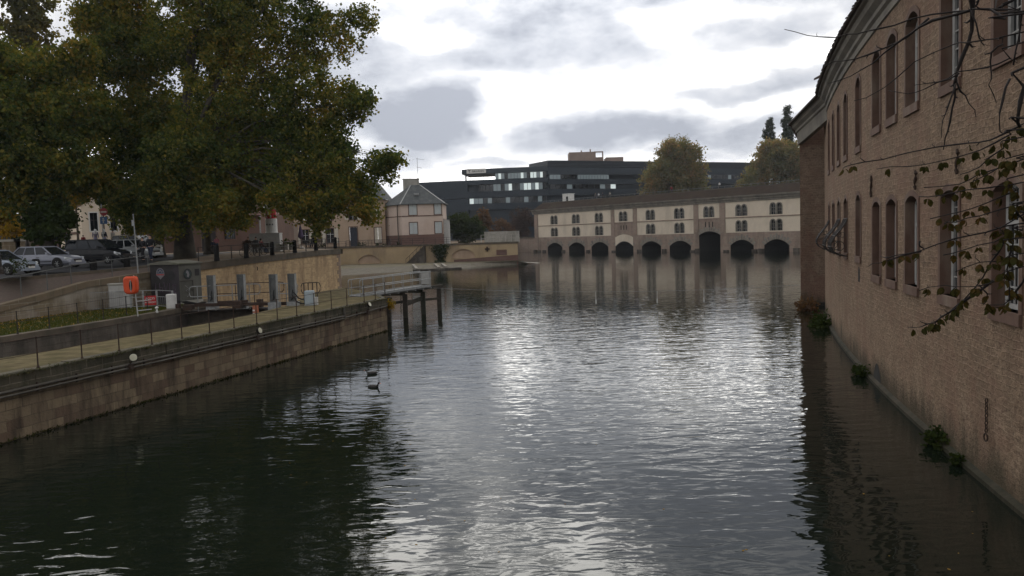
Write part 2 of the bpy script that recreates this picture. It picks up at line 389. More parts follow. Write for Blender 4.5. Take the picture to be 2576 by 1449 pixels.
M_water = watermat()
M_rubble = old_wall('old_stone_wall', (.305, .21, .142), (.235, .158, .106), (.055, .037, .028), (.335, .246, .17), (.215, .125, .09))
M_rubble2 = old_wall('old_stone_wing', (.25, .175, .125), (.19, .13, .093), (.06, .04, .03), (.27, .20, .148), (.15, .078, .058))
M_pink = plain('pink_sandstone', (.145, .088, .064), (.105, .062, .046), rough=.85, scale=1.8, bump=.006, stain=(.20, .15, .115), sscale=.9)
M_grey_stone = plain('grey_stone', (.27, .245, .205), (.19, .172, .145), rough=.85, scale=1.5, bump=.01, bscale=12, stain=(.12, .11, .095), sscale=.8)
M_tile = masonry('roof_tiles', (.105, .068, .052), (.07, .05, .042), (.03, .025, .022), .18, .22, .014, bump=.03, stain=(.055, .05, .04))
M_quay = masonry('quay_ashlar', (.285, .215, .138), (.125, .09, .062), (.15, .118, .082), .62, .33, .013, stain=(.05, .038, .027), sscale=1.0, bump=.035, third=(.14, .085, .06))
M_coping = masonry('mossy_coping', (.105, .09, .062), (.065, .06, .042), (.20, .17, .13), 1.35, .9, .022, stain=(.028, .030, .017), sscale=1.0, bump=.03)
M_moss = plain('mossy_paving', (.145, .118, .066), (.08, .066, .037), rough=1., spec=.05, scale=1.6, bump=.02, bscale=9, stain=(.075, .068, .033), sscale=1.3, detail=9)
M_darkwall = masonry('lock_wall', (.085, .068, .055), (.06, .05, .042), (.11, .095, .08), .7, .34, .012, stain=(.035, .03, .024), sscale=.6, patch=(.13, .11, .09), bump=.03)
M_beige = masonry('beige_stone', (.64, .45, .25), (.42, .285, .155), (.62, .47, .30), .40, .19, .014, stain=(.26, .17, .10), sscale=.5, bump=.02)
M_quoin = masonry('quoin_stone', (.30, .225, .165), (.24, .165, .12), (.3, .25, .2), .6, .38, .012, bump=.012)
M_dcoping = plain('dark_coping', (.125, .098, .072), (.085, .07, .052), rough=.9, scale=1.5, bump=.015, bscale=8, stain=(.05, .045, .032))
M_ramp_wall = masonry('ramp_stone', (.25, .195, .13), (.19, .15, .10), (.33, .29, .23), .95, .40, .022, stain=(.10, .08, .05), sscale=.5, third=(.22, .16, .13), patch=(.33, .29, .24), bump=.02)
M_asphalt = plain('asphalt', (.052, .052, .056), (.037, .037, .04), rough=1., spec=.05, scale=.8, bump=.006, bscale=40, stain=(.068, .066, .064), sscale=.3)
M_plaza = plain('plaza_gravel', (.17, .132, .095), (.13, .10, .072), rough=1., spec=.05, scale=1.2, bump=.01, bscale=25, stain=(.12, .095, .065), sscale=.25)
M_brickpave = masonry('brick_paving', (.125, .09, .075), (.10, .075, .064), (.09, .07, .055), .22, .11, .008, stain=(.09, .075, .06), bump=.008)
M_soil = plain('bare_bank', (.15, .125, .085), (.10, .085, .055), rough=.95, scale=1.0, bump=.03, bscale=6, stain=(.075, .08, .035))
M_cobble = masonry('cobbled_bank', (.19, .165, .13), (.14, .12, .095), (.08, .07, .05), .35, .3, .03, stain=(.075, .075, .045), bump=.05)
M_plaster = plain('cream_plaster', (.64, .545, .43), (.59, .50, .39), rough=.9, scale=.5, stain=(.50, .42, .33), sscale=.25, bump=.004)
M_weir_stone = masonry('weir_stone', (.35, .255, .205), (.28, .205, .16), (.30, .25, .2), .9, .42, .02, stain=(.17, .13, .10), sscale=.3, third=(.38, .31, .24), bump=.03)
M_cornice = plain('cornice_stone', (.225, .20, .165), (.165, .148, .122), rough=.85, scale=.8, bump=.01, stain=(.12, .105, .09), sscale=.5)
M_turf_roof = plain('dark_roof', (.046, .035, .028), (.034, .026, .022), rough=1., spec=.0, scale=.7, bump=.03, bscale=5, stain=(.05, .042, .03), sscale=.3)
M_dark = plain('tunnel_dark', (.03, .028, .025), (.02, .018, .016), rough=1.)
M_glass = glassmat('dark_glass')
M_white = plain('white_paint', (.62, .61, .58), (.52, .51, .49), rough=.5, scale=4)
M_whiteframe = plain('grey_white_frame', (.42, .41, .39), (.35, .34, .325), rough=.6, scale=4)
M_iron = plain('dark_iron', (.03, .03, .03), (.045, .032, .025), rough=.6, scale=9, metal=.3)
M_rust = plain('rusty_iron', (.06, .035, .024), (.035, .025, .02), rough=.85, scale=12)
M_galv = plain('galvanised_steel', (.30, .305, .30), (.22, .225, .225), rough=.5, scale=6, metal=.2)
M_steel = plain('painted_steel', (.115, .118, .116), (.08, .083, .083), rough=.55, scale=3, stain=(.10, .085, .07), sscale=1.2)
M_timber = plain('dark_timber', (.07, .058, .046), (.045, .038, .03), rough=.95, scale=4, bump=.015, bscale=16, stain=(.03, .032, .022))
M_clad = masonry('black_cladding', (.033, .045, .059), (.026, .037, .05), (.009, .011, .014), 3.2, .42, .05, bump=.03, rough=.45)
M_clad2 = plain('black_panels', (.032, .042, .053), (.026, .035, .045), rough=.5, scale=.4)
M_louvre = masonry('black_louvres', (.036, .046, .057), (.028, .037, .047), (.006, .007, .009), 30., .55, .16, bump=.06, rough=.5)
M_brownbox = plain('pinkish_metal', (.27, .20, .165), (.23, .17, .14), rough=.7, scale=.4)
M_pinkplaster = plain('pink_plaster', (.58, .465, .395), (.53, .425, .36), rough=.9, scale=.6, stain=(.50, .38, .31), sscale=.3)
M_tanplaster = plain('tan_plaster', (.44, .325, .235), (.39, .29, .205), rough=.9, scale=.6, stain=(.31, .22, .155), sscale=.25)
M_slate = masonry('slate_roof', (.085, .092, .095), (.07, .076, .08), (.045, .048, .05), .35, .25, .015, bump=.015, stain=(.11, .115, .11))
M_redplinth = masonry('red_plinth', (.19, .11, .09), (.15, .088, .072), (.16, .12, .1), .8, .4, .015, bump=.02)
M_shutter = plain('grey_shutter', (.50, .53, .53), (.44, .47, .47), rough=.6, scale=2)
M_creamshutter = plain('cream_shutter', (.55, .50, .41), (.48, .43, .35), rough=.6, scale=2)
M_redroof = masonry('red_tiles', (.13, .06, .045), (.10, .05, .04), (.05, .03, .025), .3, .25, .02, bump=.03)
M_redplaster = plain('red_plaster', (.15, .092, .07), (.115, .072, .056), rough=.9, scale=.5, stain=(.15, .09, .075), sscale=.4)
M_brick = masonry('red_brick', (.22, .10, .07), (.17, .08, .06), (.2, .16, .13), .25, .08, .01)
M_bark = plain('grey_bark', (.085, .072, .055), (.045, .038, .03), rough=.95, scale=2.5, bump=.03, bscale=9)
M_bark_pale = plain('pale_plane_bark', (.075, .065, .048), (.035, .03, .024), rough=.9, scale=1.6, bump=.02, bscale=7)
M_twig = plain('twig_bark', (.020, .014, .013), (.013, .010, .009), rough=.8, scale=20, bump=.004, bscale=60)
M_leaf_plane = leafmat('plane_leaves', [(0., (.026, .048, .018)), (.32, (.058, .086, .028)), (.56, (.125, .135, .036)), (.79, (.225, .18, .04)), (1., (.28, .145, .038))], .16, .45)
M_leaf_yellow = leafmat('yellow_leaves', [(0., (.10, .085, .015)), (.5, (.22, .15, .02)), (1., (.28, .15, .02))], .4, .4)
M_leaf_green = leafmat('dark_green_leaves', [(0., (.016, .026, .011)), (.6, (.035, .05, .016)), (1., (.06, .07, .02))], .4, .25)
M_leaf_autumn = leafmat('autumn_leaves', [(0., (.10, .12, .068)), (.45, (.155, .155, .085)), (.72, (.25, .18, .10)), (1., (.33, .175, .10))], .11, .45)
M_leaf_poplar = leafmat('poplar_leaves', [(0., (.02, .03, .018)), (1., (.05, .06, .03))], .3, .25)
M_leaf_near = leafmat('branch_leaves', [(0., (.022, .028, .011)), (.55, (.042, .037, .013)), (1., (.085, .047, .018))], 1.5, .18)
M_leaf_brown = leafmat('russet_leaves', [(0., (.07, .05, .035)), (1., (.14, .075, .045))], .5, .3)
M_grassblade = leafmat('grass_blades', [(0., (.035, .055, .014)), (1., (.085, .085, .022))], .8, .3)
M_litter = leafmat('fallen_leaf_litter', [(0., (.20, .11, .025)), (1., (.32, .20, .05))], .8, .2)
M_orange = plain('orange_plastic', (.62, .075, .018), (.54, .065, .018), rough=.4, scale=3)
M_red = plain('red_sign', (.42, .022, .024), (.36, .02, .022), rough=.5, scale=3)
M_blue = plain('blue_sign', (.04, .085, .17), (.035, .075, .15), rough=.6)
M_cab = plain('grey_cabin', (.115, .112, .095), (.09, .088, .076), rough=.75, scale=1.2, stain=(.075, .07, .06))
M_cab_dark = plain('dark_cabin', (.042, .038, .038), (.03, .027, .028), rough=.8, scale=1.2, stain=(.06, .05, .06))
M_cab_roof = plain('cabin_roof', (.15, .145, .115), (.115, .11, .09), rough=.8, scale=2, stain=(.08, .085, .05))
M_concrete = plain('pale_concrete', (.36, .34, .30), (.29, .275, .245), rough=.9, scale=1.5, stain=(.2, .19, .16))
M_rubber = plain('black_rubber', (.012, .012, .012), (.02, .02, .02), rough=.8)
M_bluebox = plain('grey_blue_box', (.34, .39, .42), (.3, .35, .38), rough=.5, scale=4)
M_lamp_glass = plain('lamp_lens', (.55, .53, .40), (.5, .48, .36), rough=.25)
M_graffiti = plain('mauve_spray', (.12, .085, .12), (.09, .06, .09), rough=.8)
M_pale_spray = plain('pale_spray', (.22, .21, .22), (.17, .16, .17), rough=.8)
M_emblem = plain('dark_emblem', (.02, .02, .022), (.03, .03, .03), rough=.6)
M_terracotta = plain('orange_board', (.42, .15, .08), (.36, .13, .07), rough=.7)

# ------------------------------------------------------------------ water and ground
o = MB().poly((-900, -60, 0), (900, -60, 0), (900, 1500, 0), (-900, 1500, 0)).build('water', M_water); tag(o, kind='structure')

def quay_x(y): return .28666 * y - 22.9913                # the waterside line of the lock island
def strip(A, B):
    mb = MB()
    for i in range(len(A) - 1): mb.quad(A[i], A[i + 1], B[i + 1], B[i])
    return mb

# island between the river and the lock
island_f = [(quay_x(y), y) for y in (8, 20, 30, 40, 51.6)]
island_b = [(-13.6, 64.5), (-14.7, 59.5), (-13.6, 48.), (-14.5, 40.1), (-16.5, 34.), (-17.6, 30.6), (-18.7, 28.), (-20.8, 20.), (-24., 8.)]
poly = island_f + [(-10.0, 57.)] + island_b
isl = thing('lock_island_quay', (-12, 40, 0), 'long mossy stone quay with ashlar river face and dark coping', 'quay')
wl = MB()
for i in range(len(poly)):
    a, b = poly[i], poly[(i + 1) % len(poly)]
    wl.quad((a[0], a[1], -.8), (b[0], b[1], -.8), (b[0], b[1], 1.62), (a[0], a[1], 1.62))
wl.build('river_wall', M_quay, isl)
cp = MB()
def grow(P, d):                                          # grow a plan polygon outwards
    out = []; n = len(P)
    for i in range(n):
        a, b, c = Vector(P[i - 1]), Vector(P[i]), Vector(P[(i + 1) % n])
        n1 = Vector(((b - a).y, -(b - a).x)).normalized(); n2 = Vector(((c - b).y, -(c - b).x)).normalized()
        m = (n1 + n2).normalized(); out.append(tuple(b + m * d / max(.4, m.dot(n1))))
    return out
cpp = grow(poly, .07); cj = MB()
for i in range(len(cpp)):
    a, b = cpp[i], cpp[(i + 1) % len(cpp)]; a0, b0 = poly[i], poly[(i + 1) % len(poly)]
    cj.quad((a[0], a[1], 1.62), (b[0], b[1], 1.62), (b[0], b[1], 2.115), (a[0], a[1], 2.115))
    cj.quad((a0[0], a0[1], 1.62), (b0[0], b0[1], 1.62), (b[0], b[1], 1.62), (a[0], a[1], 1.62))
rs = random.Random(5)
for (a, b) in list(zip(cpp, cpp[1:]))[:5]:
    A, B = Vector(a), Vector(b); L_ = (B - A).length; d = (B - A) / L_; n = Vector((d.y, -d.x)); k = max(1, round(L_ / 1.4)); cuts = sorted([0, L_] + [L_ * (i + rs.uniform(-.18, .18)) / k for i in range(1, k)])
    for u, v in zip(cuts, cuts[1:]):
        g_ = rs.uniform(.012, .03); o1 = rs.uniform(.0, .04); zt = 2.128 + rs.uniform(-.006, .03); zb = 1.64 + rs.uniform(-.01, .03)
        P = [A + d * (u + g_) + n * (o1 + rs.uniform(-.012, .012)), A + d * (v - g_) + n * (o1 + rs.uniform(-.012, .012)), A + d * (v - g_) - n * rs.uniform(.30, .42), A + d * (u + g_) - n * rs.uniform(.30, .42)]
        q = len(cp.v); ch = rs.uniform(.02, .06)
        T = [P[0] - n * ch, P[1] - n * ch, P[2], P[3]]
        cp.quad(*[(p.x, p.y, zt) for p in T]); cp.quad((P[0].x, P[0].y, zt - ch), (P[1].x, P[1].y, zt - ch), (T[1].x, T[1].y, zt), (T[0].x, T[0].y, zt))
        cp.quad((P[0].x, P[0].y, zb), (P[1].x, P[1].y, zb), (P[1].x, P[1].y, zt - ch), (P[0].x, P[0].y, zt - ch))
        for i, j in ((1, 2), (2, 3), (3, 0)): cp.quad((P[i].x, P[i].y, zb), (P[j].x, P[j].y, zb), (T[j].x, T[j].y, zt), (T[i].x, T[i].y, zt))
cp.build('coping', M_coping, isl); cj.build('coping_joint', plain('old_mortar', (.20, .175, .135), (.10, .09, .07), rough=.95, scale=2.5, spec=.05), isl)
# walked-on top, slightly uneven and frayed with moss
tp = MB(); bm = bmesh.new(); bv = [bm.verts.new((p[0], p[1], 2.12)) for p in cpp]; bm.faces.new(bv)
bmesh.ops.triangulate(bm, faces=bm.faces[:]); 
for f in bm.faces: tp.poly(*[v.co for v in f.verts])
bm.free(); tp.build('paved_top', M_moss, isl)
# tufts of moss and grass hanging over the coping and at the water line
def tufts(pts, n, size, mat, name, parent=None, spread=.08, droop=-.3):
    V = []; Fc = []
    for k in range(n):
        i = rng.randrange(len(pts) - 1); u = rng.random(); p = Vector(pts[i]).lerp(Vector(pts[i + 1]), u)
        p += Vector((rng.gauss(0, spread), rng.gauss(0, spread), rng.gauss(0, spread * .4)))
        a = rng.random() * 6.28; L = size * rng.uniform(.5, 1.3); w = L * .25
        d = Vector((math.cos(a), math.sin(a), droop + rng.random() * .9)).normalized() * L; s = Vector((-math.sin(a), math.cos(a), 0)) * w
        b = len(V); V += [tuple(p - s), tuple(p + s), tuple(p + d + s * .4), tuple(p + d - s * .4)]; Fc.append((b, b + 1, b + 2, b + 3))
    return link_mesh(name, np.array(V), Fc, mat, parent)
M_mosstuft = leafmat('moss_tufts', [(0., (.02, .026, .01)), (.6, (.05, .052, .018)), (1., (.10, .09, .035))], .7, .2)
edge3 = [(p[0] + .05, p[1], 2.10) for p in cpp[:5]]
tag(tufts(edge3, 5200, .075, M_mosstuft, 'coping_moss', isl), kind='stuff')
foot = [(p[0] + .03, p[1], .02) for p in island_f]
tag(tufts(foot, 2600, .10, M_mosstuft, 'foot_weed', isl, .05, .1), kind='stuff')

# lock side ground, grass and lock wall
lock_edge = [(-28.6, 12.), (-26.6, 20.), (-24.3, 30.), (-22.75, 36.5), (-21.2, 43.), (-20.3, 49.), (-20.1, 52.5), (-21.6, 56.)]
ret = [(-36., 12., 1.6), (-33.5, 25., 2.1), (-30.6, 34., 2.5), (-27.9, 43.1, 3.05), (-27.25, 46.5, 3.45), (-26.6, 49.6, 3.9), (-25.3, 51.6, 4.1), (-23.9, 54.2, 4.3), (-22.7, 55.6, 4.62)]
lw = MB()
for a, b in zip(lock_edge, lock_edge[1:]): lw.quad((a[0], a[1], -.6), (b[0], b[1], -.6), (b[0], b[1], 2.08), (a[0], a[1], 2.08))
tag(lw.build('lock_wall', M_darkwall), 'dark damp stone wall of the lock chamber below the grass strip', 'wall')
lk = MB()
for a, b in zip(lock_edge, lock_edge[1:]):
    d = (Vector(b) - Vector(a)).normalized(); n = Vector((-d.y, d.x)) * .45
    q = Vector((d.y, -d.x)) * .05
    A = [Vector(a) + q, Vector(b) + q, Vector(b) + n, Vector(a) + n]
    lk.prism([(p.x, p.y) for p in A], 1.86, 2.13)
tag(lk.build('lock_kerb', M_dcoping), 'worn dark kerb stones along the lock edge', 'kerb')
g = strip([(a[0] - .3, a[1], 2.08) for a in lock_edge] + [(-22.7, 57.5, 2.08)], [(r[0] - .3, r[1], 2.08) for r in ret])
tag(g.build('grass_ground', plain('short_turf', (.062, .075, .024), (.045, .055, .018), rough=.95, scale=3, bump=.02, bscale=20, stain=(.11, .085, .045), sscale=.6)), kind='structure')
# grass and fallen leaves
def scatter_quads(n, fn, size, mat, name, up=.0):
    V = []; Fc = []
    for k in range(n):
        p = fn(); a = rng.random() * 6.28; L = size * rng.uniform(.6, 1.4)
        if up: d = Vector((math.cos(a) * .5, math.sin(a) * .5, up)).normalized() * L; s = Vector((-math.sin(a), math.cos(a), 0)) * L * .18
        else: d = Vector((math.cos(a), math.sin(a), rng.uniform(0, .5))) * L; s = Vector((-math.sin(a), math.cos(a), rng.uniform(-.3, .3))) * L * .45
        b = len(V); V += [tuple(p - s), tuple(p + s), tuple(p + d + s * .3), tuple(p + d - s * .3)]; Fc.append((b, b + 1, b + 2, b + 3))
    return link_mesh(name, np.array(V), Fc, mat)
def lerp_line(L, y):
    for a, b in zip(L, L[1:]):
        if a[1] <= y <= b[1]: u = (y - a[1]) / (b[1] - a[1]); return a[0] + (b[0] - a[0]) * u
    return L[-1][0]
def on_grass(bias):
    y = rng.uniform(30, 52); e = lerp_line(lock_edge, y) - .5; r = lerp_line(ret, y) + .1; u = rng.random() ** bias
    return Vector((r + (e - r) * u, y, 2.09))
tag(scatter_quads(16000, lambda: on_grass(.8), .09, M_grassblade, 'grass', 1.2), 'short grass on the strip between the lock and the ramp wall', 'grass', kind='stuff')
tag(scatter_quads(3600, lambda: on_grass(2.2), .10, M_litter, 'fallen_leaves'), 'yellow fallen leaves lying along the foot of the ramp wall', 'leaves', kind='stuff')

# ramp retaining wall with coping
rw = thing('ramp_wall', (-27, 46, 2.08), 'patched sandstone retaining wall rising along the ramp above the grass', 'wall')
mb = MB(); cpm = MB()
for a, b in zip(ret, ret[1:]):
    A, B = Vector(a), Vector(b)
    mb.quad((a[0], a[1], 1.9), (b[0], b[1], 1.9), (b[0], b[1], b[2] - .38), (a[0], a[1], a[2] - .38))
    d = Vector((B.x - A.x, B.y - A.y)).normalized(); n = Vector((d.y, -d.x)) * .07; n2 = Vector((-d.y, d.x)) * .5
    P = [A + Vector((n.x, n.y, 0)), B + Vector((n.x, n.y, 0)), B + Vector((n2.x, n2.y, 0)), A + Vector((n2.x, n2.y, 0))]
    lo = [p - Vector((0, 0, .38)) for p in P]
    cpm.quad(*P); cpm.quad(lo[0], lo[1], P[1], P[0]); cpm.quad(P[2], P[3], lo[3], lo[2])
mb.build('wall', M_ramp_wall, rw); cpm.build('coping', masonry('ramp_coping', (.20, .15, .10), (.155, .12, .08), (.30, .26, .2), 1.3, 1.5, .02, stain=(.085, .075, .05), bump=.015), rw)

# upper ground: ramp, street and plaza
cope = [(-22.7, 55.6, 4.62), (-21.55, 58., 4.76), (-20.7, 63., 4.86), (-20.05, 68., 4.93), (-19.3, 73., 5.0), (-18.6, 77., 5.06), (-17.6, 82., 5.08)]
front = [(r[0] - .4, r[1], r[2] - .03) for r in ret] + [(c[0] - .4, c[1], c[2] - .02) for c in cope[1:]]
curb = [(-44., 16., 3.9), (-38.5, 29., 4.0), (-33.5, 38., 4.1), (-30.0, 44.6, 4.22), (-28.7, 47.6, 4.3), (-27.4, 50.4, 4.38), (-26.2, 52.6, 4.45), (-25.2, 55., 4.55), (-24.4, 57., 4.66)] + [(c[0] - 3.0, c[1] + 1.5, c[2] - .02) for c in cope[1:]]
tag(strip(front, curb).build('ramp_paving', M_brickpave), kind='structure')
def zground(y): return min(5.08, 4.62 + .0175 * max(0, y - 52))
r1 = curb; r2 = [(-60., 30., 4.45), (-55., 38., 4.5), (-50., 46., 4.6), (-46., 52., 4.66), (-44., 57., 4.7), (-42., 61., 4.75), (-40., 64., 4.8), (-38.5, 67., 4.85), (-37., 70., 4.9)] + [(-36., 73. + 3 * i, 5.0 + .01 * i) for i in range(6)]
tag(strip(r1, r2).build('street', M_asphalt), kind='structure')
r3 = [(-170., 30 + 8 * i, 4.7 + .01 * i) for i in range(len(r2))]
tag(strip(r2, r3).build('square_ground', M_plaza), kind='structure')
pz = MB()
pz.poly((-18.0, 82., 5.075), (-20.6, 83.5, 5.06), (-36., 88., 5.05), (-170., 142., 4.84), (-170., 160., 4.5), (-42., 160., 4.5), (-26., 100., 5.0))
tag(pz.build('plaza', M_plaza), kind='structure')
# gravelled plaza between the street and the coping
pg = MB(); pa = [(c[0] - .5, c[1], c[2] + .004) for c in cope]; pb = [(c[0] - 9., c[1] + 6, c[2] + .02) for c in cope]
for i in range(len(pa) - 1): pg.quad(pa[i], pa[i + 1], pb[i + 1], pb[i])
tag(pg.build('gravel_ground', M_plaza), kind='structure')
tag(MB().box(-900, -41, 159.5, 1400, 3.2, 4.3).build('far_ground', M_plaza), kind='structure')
# kerb stone by the street
kb = MB()
for a, b in zip(curb[2:8], curb[3:9]): kb.bar((a[0], a[1], a[2] + .02), (b[0], b[1], b[2] + .02), .22, .2)
tag(kb.build('kerb', M_dcoping), kind='structure')

# beige retaining wall of the plaza
bw = thing('plaza_retaining_wall', (-20, 68, 0), 'tall beige stone retaining wall under the plaza with a dark coping', 'wall')
mb = MB(); cm = MB(); qm = MB()
for a, b in zip(cope, cope[1:]):
    mb.quad((a[0], a[1], -.6), (b[0], b[1], -.6), (b[0], b[1], b[2] - .5), (a[0], a[1], a[2] - .5))
    A, B = Vector(a), Vector(b); d = Vector((B.x - A.x, B.y - A.y, 0)).normalized(); n = Vector((d.y, -d.x, 0)); 
    P = [A + n * .1, B + n * .1, B - n * .55, A - n * .55]; lo = [p - Vector((0, 0, .52)) for p in P]
    cm.quad(*P); cm.quad(lo[0], lo[1], P[1], P[0]); cm.quad(P[2], P[3], lo[3], lo[2]); cm.quad(lo[0], lo[1], lo[2], lo[3])
a = Vector((-17.6, 82.)); e = Vector((-26., 100.)); e2 = Vector((-42, 160.))
for (p, q) in ((a, e), (e, e2)):
    mb.quad((p.x, p.y, -.6), (q.x, q.y, -.6), (q.x, q.y, 4.56), (p.x, p.y, 4.56)); cm.bar((p.x, p.y, 4.8), (q.x, q.y, 4.8), .6, .5)
d = (Vector(cope[-1][:2]) - Vector(cope[-2][:2])).normalized()
for i in range(12):
    L = .9 if i % 2 else .5
    p = a - d * L; n = Vector((d.y, -d.x)) * .025
    z0 = -.4 + i * .415
    qm.prism([(p.x, p.y), (p.x + n.x, p.y + n.y), (a.x + n.x + d.x * .02, a.y + n.y), (a.x + d.x * .02, a.y)], z0, z0 + .405)
mb.build('wall', M_beige, bw); cm.build('coping', M_dcoping, bw); qm.build('quoins', M_quoin, bw)
tag(MB().path([(-20.55 + .07 * math.cos(t), 64.2, 3.9 + .16 * math.sin(t)) for t in [i * .63 for i in range(11)]], .03, 6).build('mooring_ring', M_rust), 'rusty iron mooring ring on the beige plaza wall', 'ring')

# ------------------------------------------------------------------ walls with openings
def arch(u, kind, zt, rise):
    q = 2 * u - 1
    return zt - rise * q * q if kind == 'seg' else zt - rise * (1 - math.sqrt(max(0, 1 - q * q)))
def wall_open(mb, P, s0, s1, z0, z1, cols, n=8, step=2.2, ztop=None):
    """wall from s0 to s1; cols = (sa, sb, [(sill, top, rise, kind), ...]) with the openings left out"""
    def solid(a, b):
        k = max(1, int(math.ceil((b - a) / step)))
        for i in range(k):
            p, q = a + (b - a) * i / k, a + (b - a) * (i + 1) / k
            mb.quad(P(p, z0), P(q, z0), P(q, z1), P(p, z1))
    cur = s0
    for sa, sb, ops in sorted(cols):
        if sa > cur: solid(cur, sa)
        for i in range(n):
            p, q = sa + (sb - sa) * i / n, sa + (sb - sa) * (i + 1) / n
            lp = lq = z0
            for (zs, zt, rise, kind) in sorted(ops):
                if zs > z0: mb.quad(P(p, lp), P(q, lq), P(q, zs), P(p, zs))
                lp, lq = arch(i / n, kind, zt, rise), arch((i + 1) / n, kind, zt, rise)
            mb.quad(P(p, lp), P(q, lq), P(q, z1), P(p, z1))
        cur = sb
    if cur < s1: solid(cur, s1)
def outline(sa, sb, zs, zt, rise, kind, n=10):
    return [(sa, zs)] + [(sa + (sb - sa) * i / n, arch(i / n, kind, zt, rise)) for i in range(n + 1)] + [(sb, zs)]
def reveal(mb, P, o0, o1, *a, sill=True):
    L = outline(*a)
    seq = list(zip(L, L[1:])) + ([(L[-1], L[0])] if sill else [])
    for (p, q) in seq: mb.quad(P(p[0], p[1], o0), P(q[0], q[1], o0), P(q[0], q[1], o1), P(p[0], p[1], o1))
def panel(mb, P, off, *a):
    L = outline(*a); zs = a[2]
    for (p, q) in zip(L[1:], L[2:-1]): mb.quad(P(p[0], zs, off), P(q[0], zs, off), P(q[0], q[1], off), P(p[0], p[1], off))
def surround(mb, P, off, w, *a):
    """stone border laid round an opening, proud of the wall by off"""
    L = outline(*a); c = ((a[0] + a[1]) / 2, a[3] - (a[1] - a[0]) / 2)
    O = []
    for (s, z) in L:
        if z <= a[2] + 1e-6: O.append((s + (w if s > c[0] else -w), z))
        else:
            d = Vector((s - c[0], z - c[1]))
            if a[4] == 0 or z < c[1]: O.append((s + (w if s > c[0] else -w), z))
            else: d.normalize(); O.append((s + d.x * w, z + d.y * w))
    for i in range(len(L) - 1):
        p, q, r, t = L[i], L[i + 1], O[i + 1], O[i]
        mb.quad(P(p[0], p[1], off), P(q[0], q[1], off), P(r[0], r[1], off), P(t[0], t[1], off))
        mb.quad(P(t[0], t[1], off), P(r[0], r[1], off), P(r[0], r[1], 0), P(t[0], t[1], 0))
        mb.quad(P(p[0], p[1], off), P(q[0], q[1], off), P(q[0], q[1], 0), P(p[0], p[1], 0))

# ------------------------------------------------------------------ the long stone building on the water
QA, QB, QC = 2.0673e-3, .145616, 7.45916
def rx(y): return QA * y * y + QB * y + QC
def RP(y, z, off=0.):                                     # off > 0 stands out over the water
    t = Vector((2 * QA * y + QB, 1)).normalized()
    return (rx(y) - t.y * off, y + t.x * off, z)
old = thing('riverside_building', (rx(30), 30, 0), 'long old rubble stone building with two rows of arched windows rising from the water', 'building')
cols_y = [13.1, 16.85, 20.5, 24.15, 26.85, 29.4, 33.55, 37.65, 40.75, 44.0, 47.6]
cols = []; wins = []
for i, c in enumerate(cols_y):
    w = 1.42 if i < 6 else (1.25 if i < 7 else 1.3)
    lo = (4.05, 6.78, .18, 'seg') if i < 6 else (4.62, 7.2, .22, 'seg')
    hi = (9.5, 12.22, .26, 'seg') if i < 6 else (9.2, 12.05, .3, 'seg')
    ops = [lo, hi]
    cols.append((c - w / 2, c + w / 2, ops)); wins += [(c - w / 2, c + w / 2) + q for q in ops]
cols.append((33.3, 33.72, [])) if False else None
cols.append((28.55, 29.0, [])) if False else None
mb = MB(); wall_open(mb, RP, 6., 55.2, -.8, 13.0, cols, step=1.1); mb.build('wall', M_rubble, old)
# a foot course that steps out at the water
mb = MB()
for i in range(40):
    p, q = 6 + i * 1.2, 6 + (i + 1) * 1.2
    mb.quad(RP(p, -.5, .16), RP(q, -.5, .16), RP(q, .10, .14), RP(p, .10, .14)); mb.quad(RP(p, .10, .14), RP(q, .10, .14), RP(q, .16, 0), RP(p, .16, 0))
mb.build('foot_course', plain('wet_foot_stone', (.05, .042, .03), (.025, .025, .016), rough=.8, scale=2., bump=.02, bscale=8, spec=.1), old)
rng2 = random.Random(3)
for a in wins:
    sa, sb, zs, zt, rise, kind = a
    sr = MB(); reveal(sr, RP, .0, -.36, *a); surround(sr, RP, .035, .17, *a)
    # sill stone, a little proud
    s0, s1 = sa - .12, sb + .12
    lo = [RP(s0, zs - .26, .07), RP(s1, zs - .26, .07), RP(s1, zs, .07), RP(s0, zs, .07)]; bk = [RP(s0, zs - .26, 0), RP(s1, zs - .26, 0), RP(s1, zs, -.3), RP(s0, zs, -.3)]
    sr.quad(*lo); sr.quad(lo[3], lo[2], bk[2], bk[3]); sr.quad(lo[0], lo[1], bk[1], bk[0]); sr.quad(lo[0], lo[3], bk[3], bk[0]); sr.quad(lo[1], lo[2], bk[2], bk[1])
    w = sr.build('window', M_pink, old)
    fr = MB()
    def fbar(p, q, wd=.06, o=-.30): 
        fr.bar(RP(p[0], p[1], o), RP(q[0], q[1], o), wd, wd)
    L = outline(sa + .05, sb - .05, zs + .05, zt - .05, rise, kind, 8)
    for p, q in zip(L, L[1:] + L[:1]): fbar(p, q, .1)
    mid = (sa + sb) / 2; top = arch(.5, kind, zt, rise)
    fbar((mid, zs), (mid, top), .1)
    zz = zs + (zt - zs) * .68; fbar((sa, zz), (sb, zz), .11)
    for k in (.17, .34, .51, .84): z_ = zs + (zt - zs) * k; fbar((sa, z_), (sb, z_), .035)
    for u in (.26, .74): fbar((sa + (sb - sa) * u, zs), (sa + (sb - sa) * u, arch(u, kind, zt, rise)), .03)
    fr.build('frame', M_whiteframe, w)
    gp = MB(); panel(gp, RP, -.33, *a); gp.build('pane', M_glass, w)
# slit below a window, drain arch at the water
for (sa, sb, zs, zt, nm) in ((33.2, 33.62, 3.55, 4.2, 'slit'), (28.6, 30.0, .05, .78, 'drain_arch')):
    dm = MB(); panel(dm, RP, .012, sa, sb, zs, zt, .2 if nm == 'slit' else .55, 'seg'); dm.build(nm, M_dark, old)
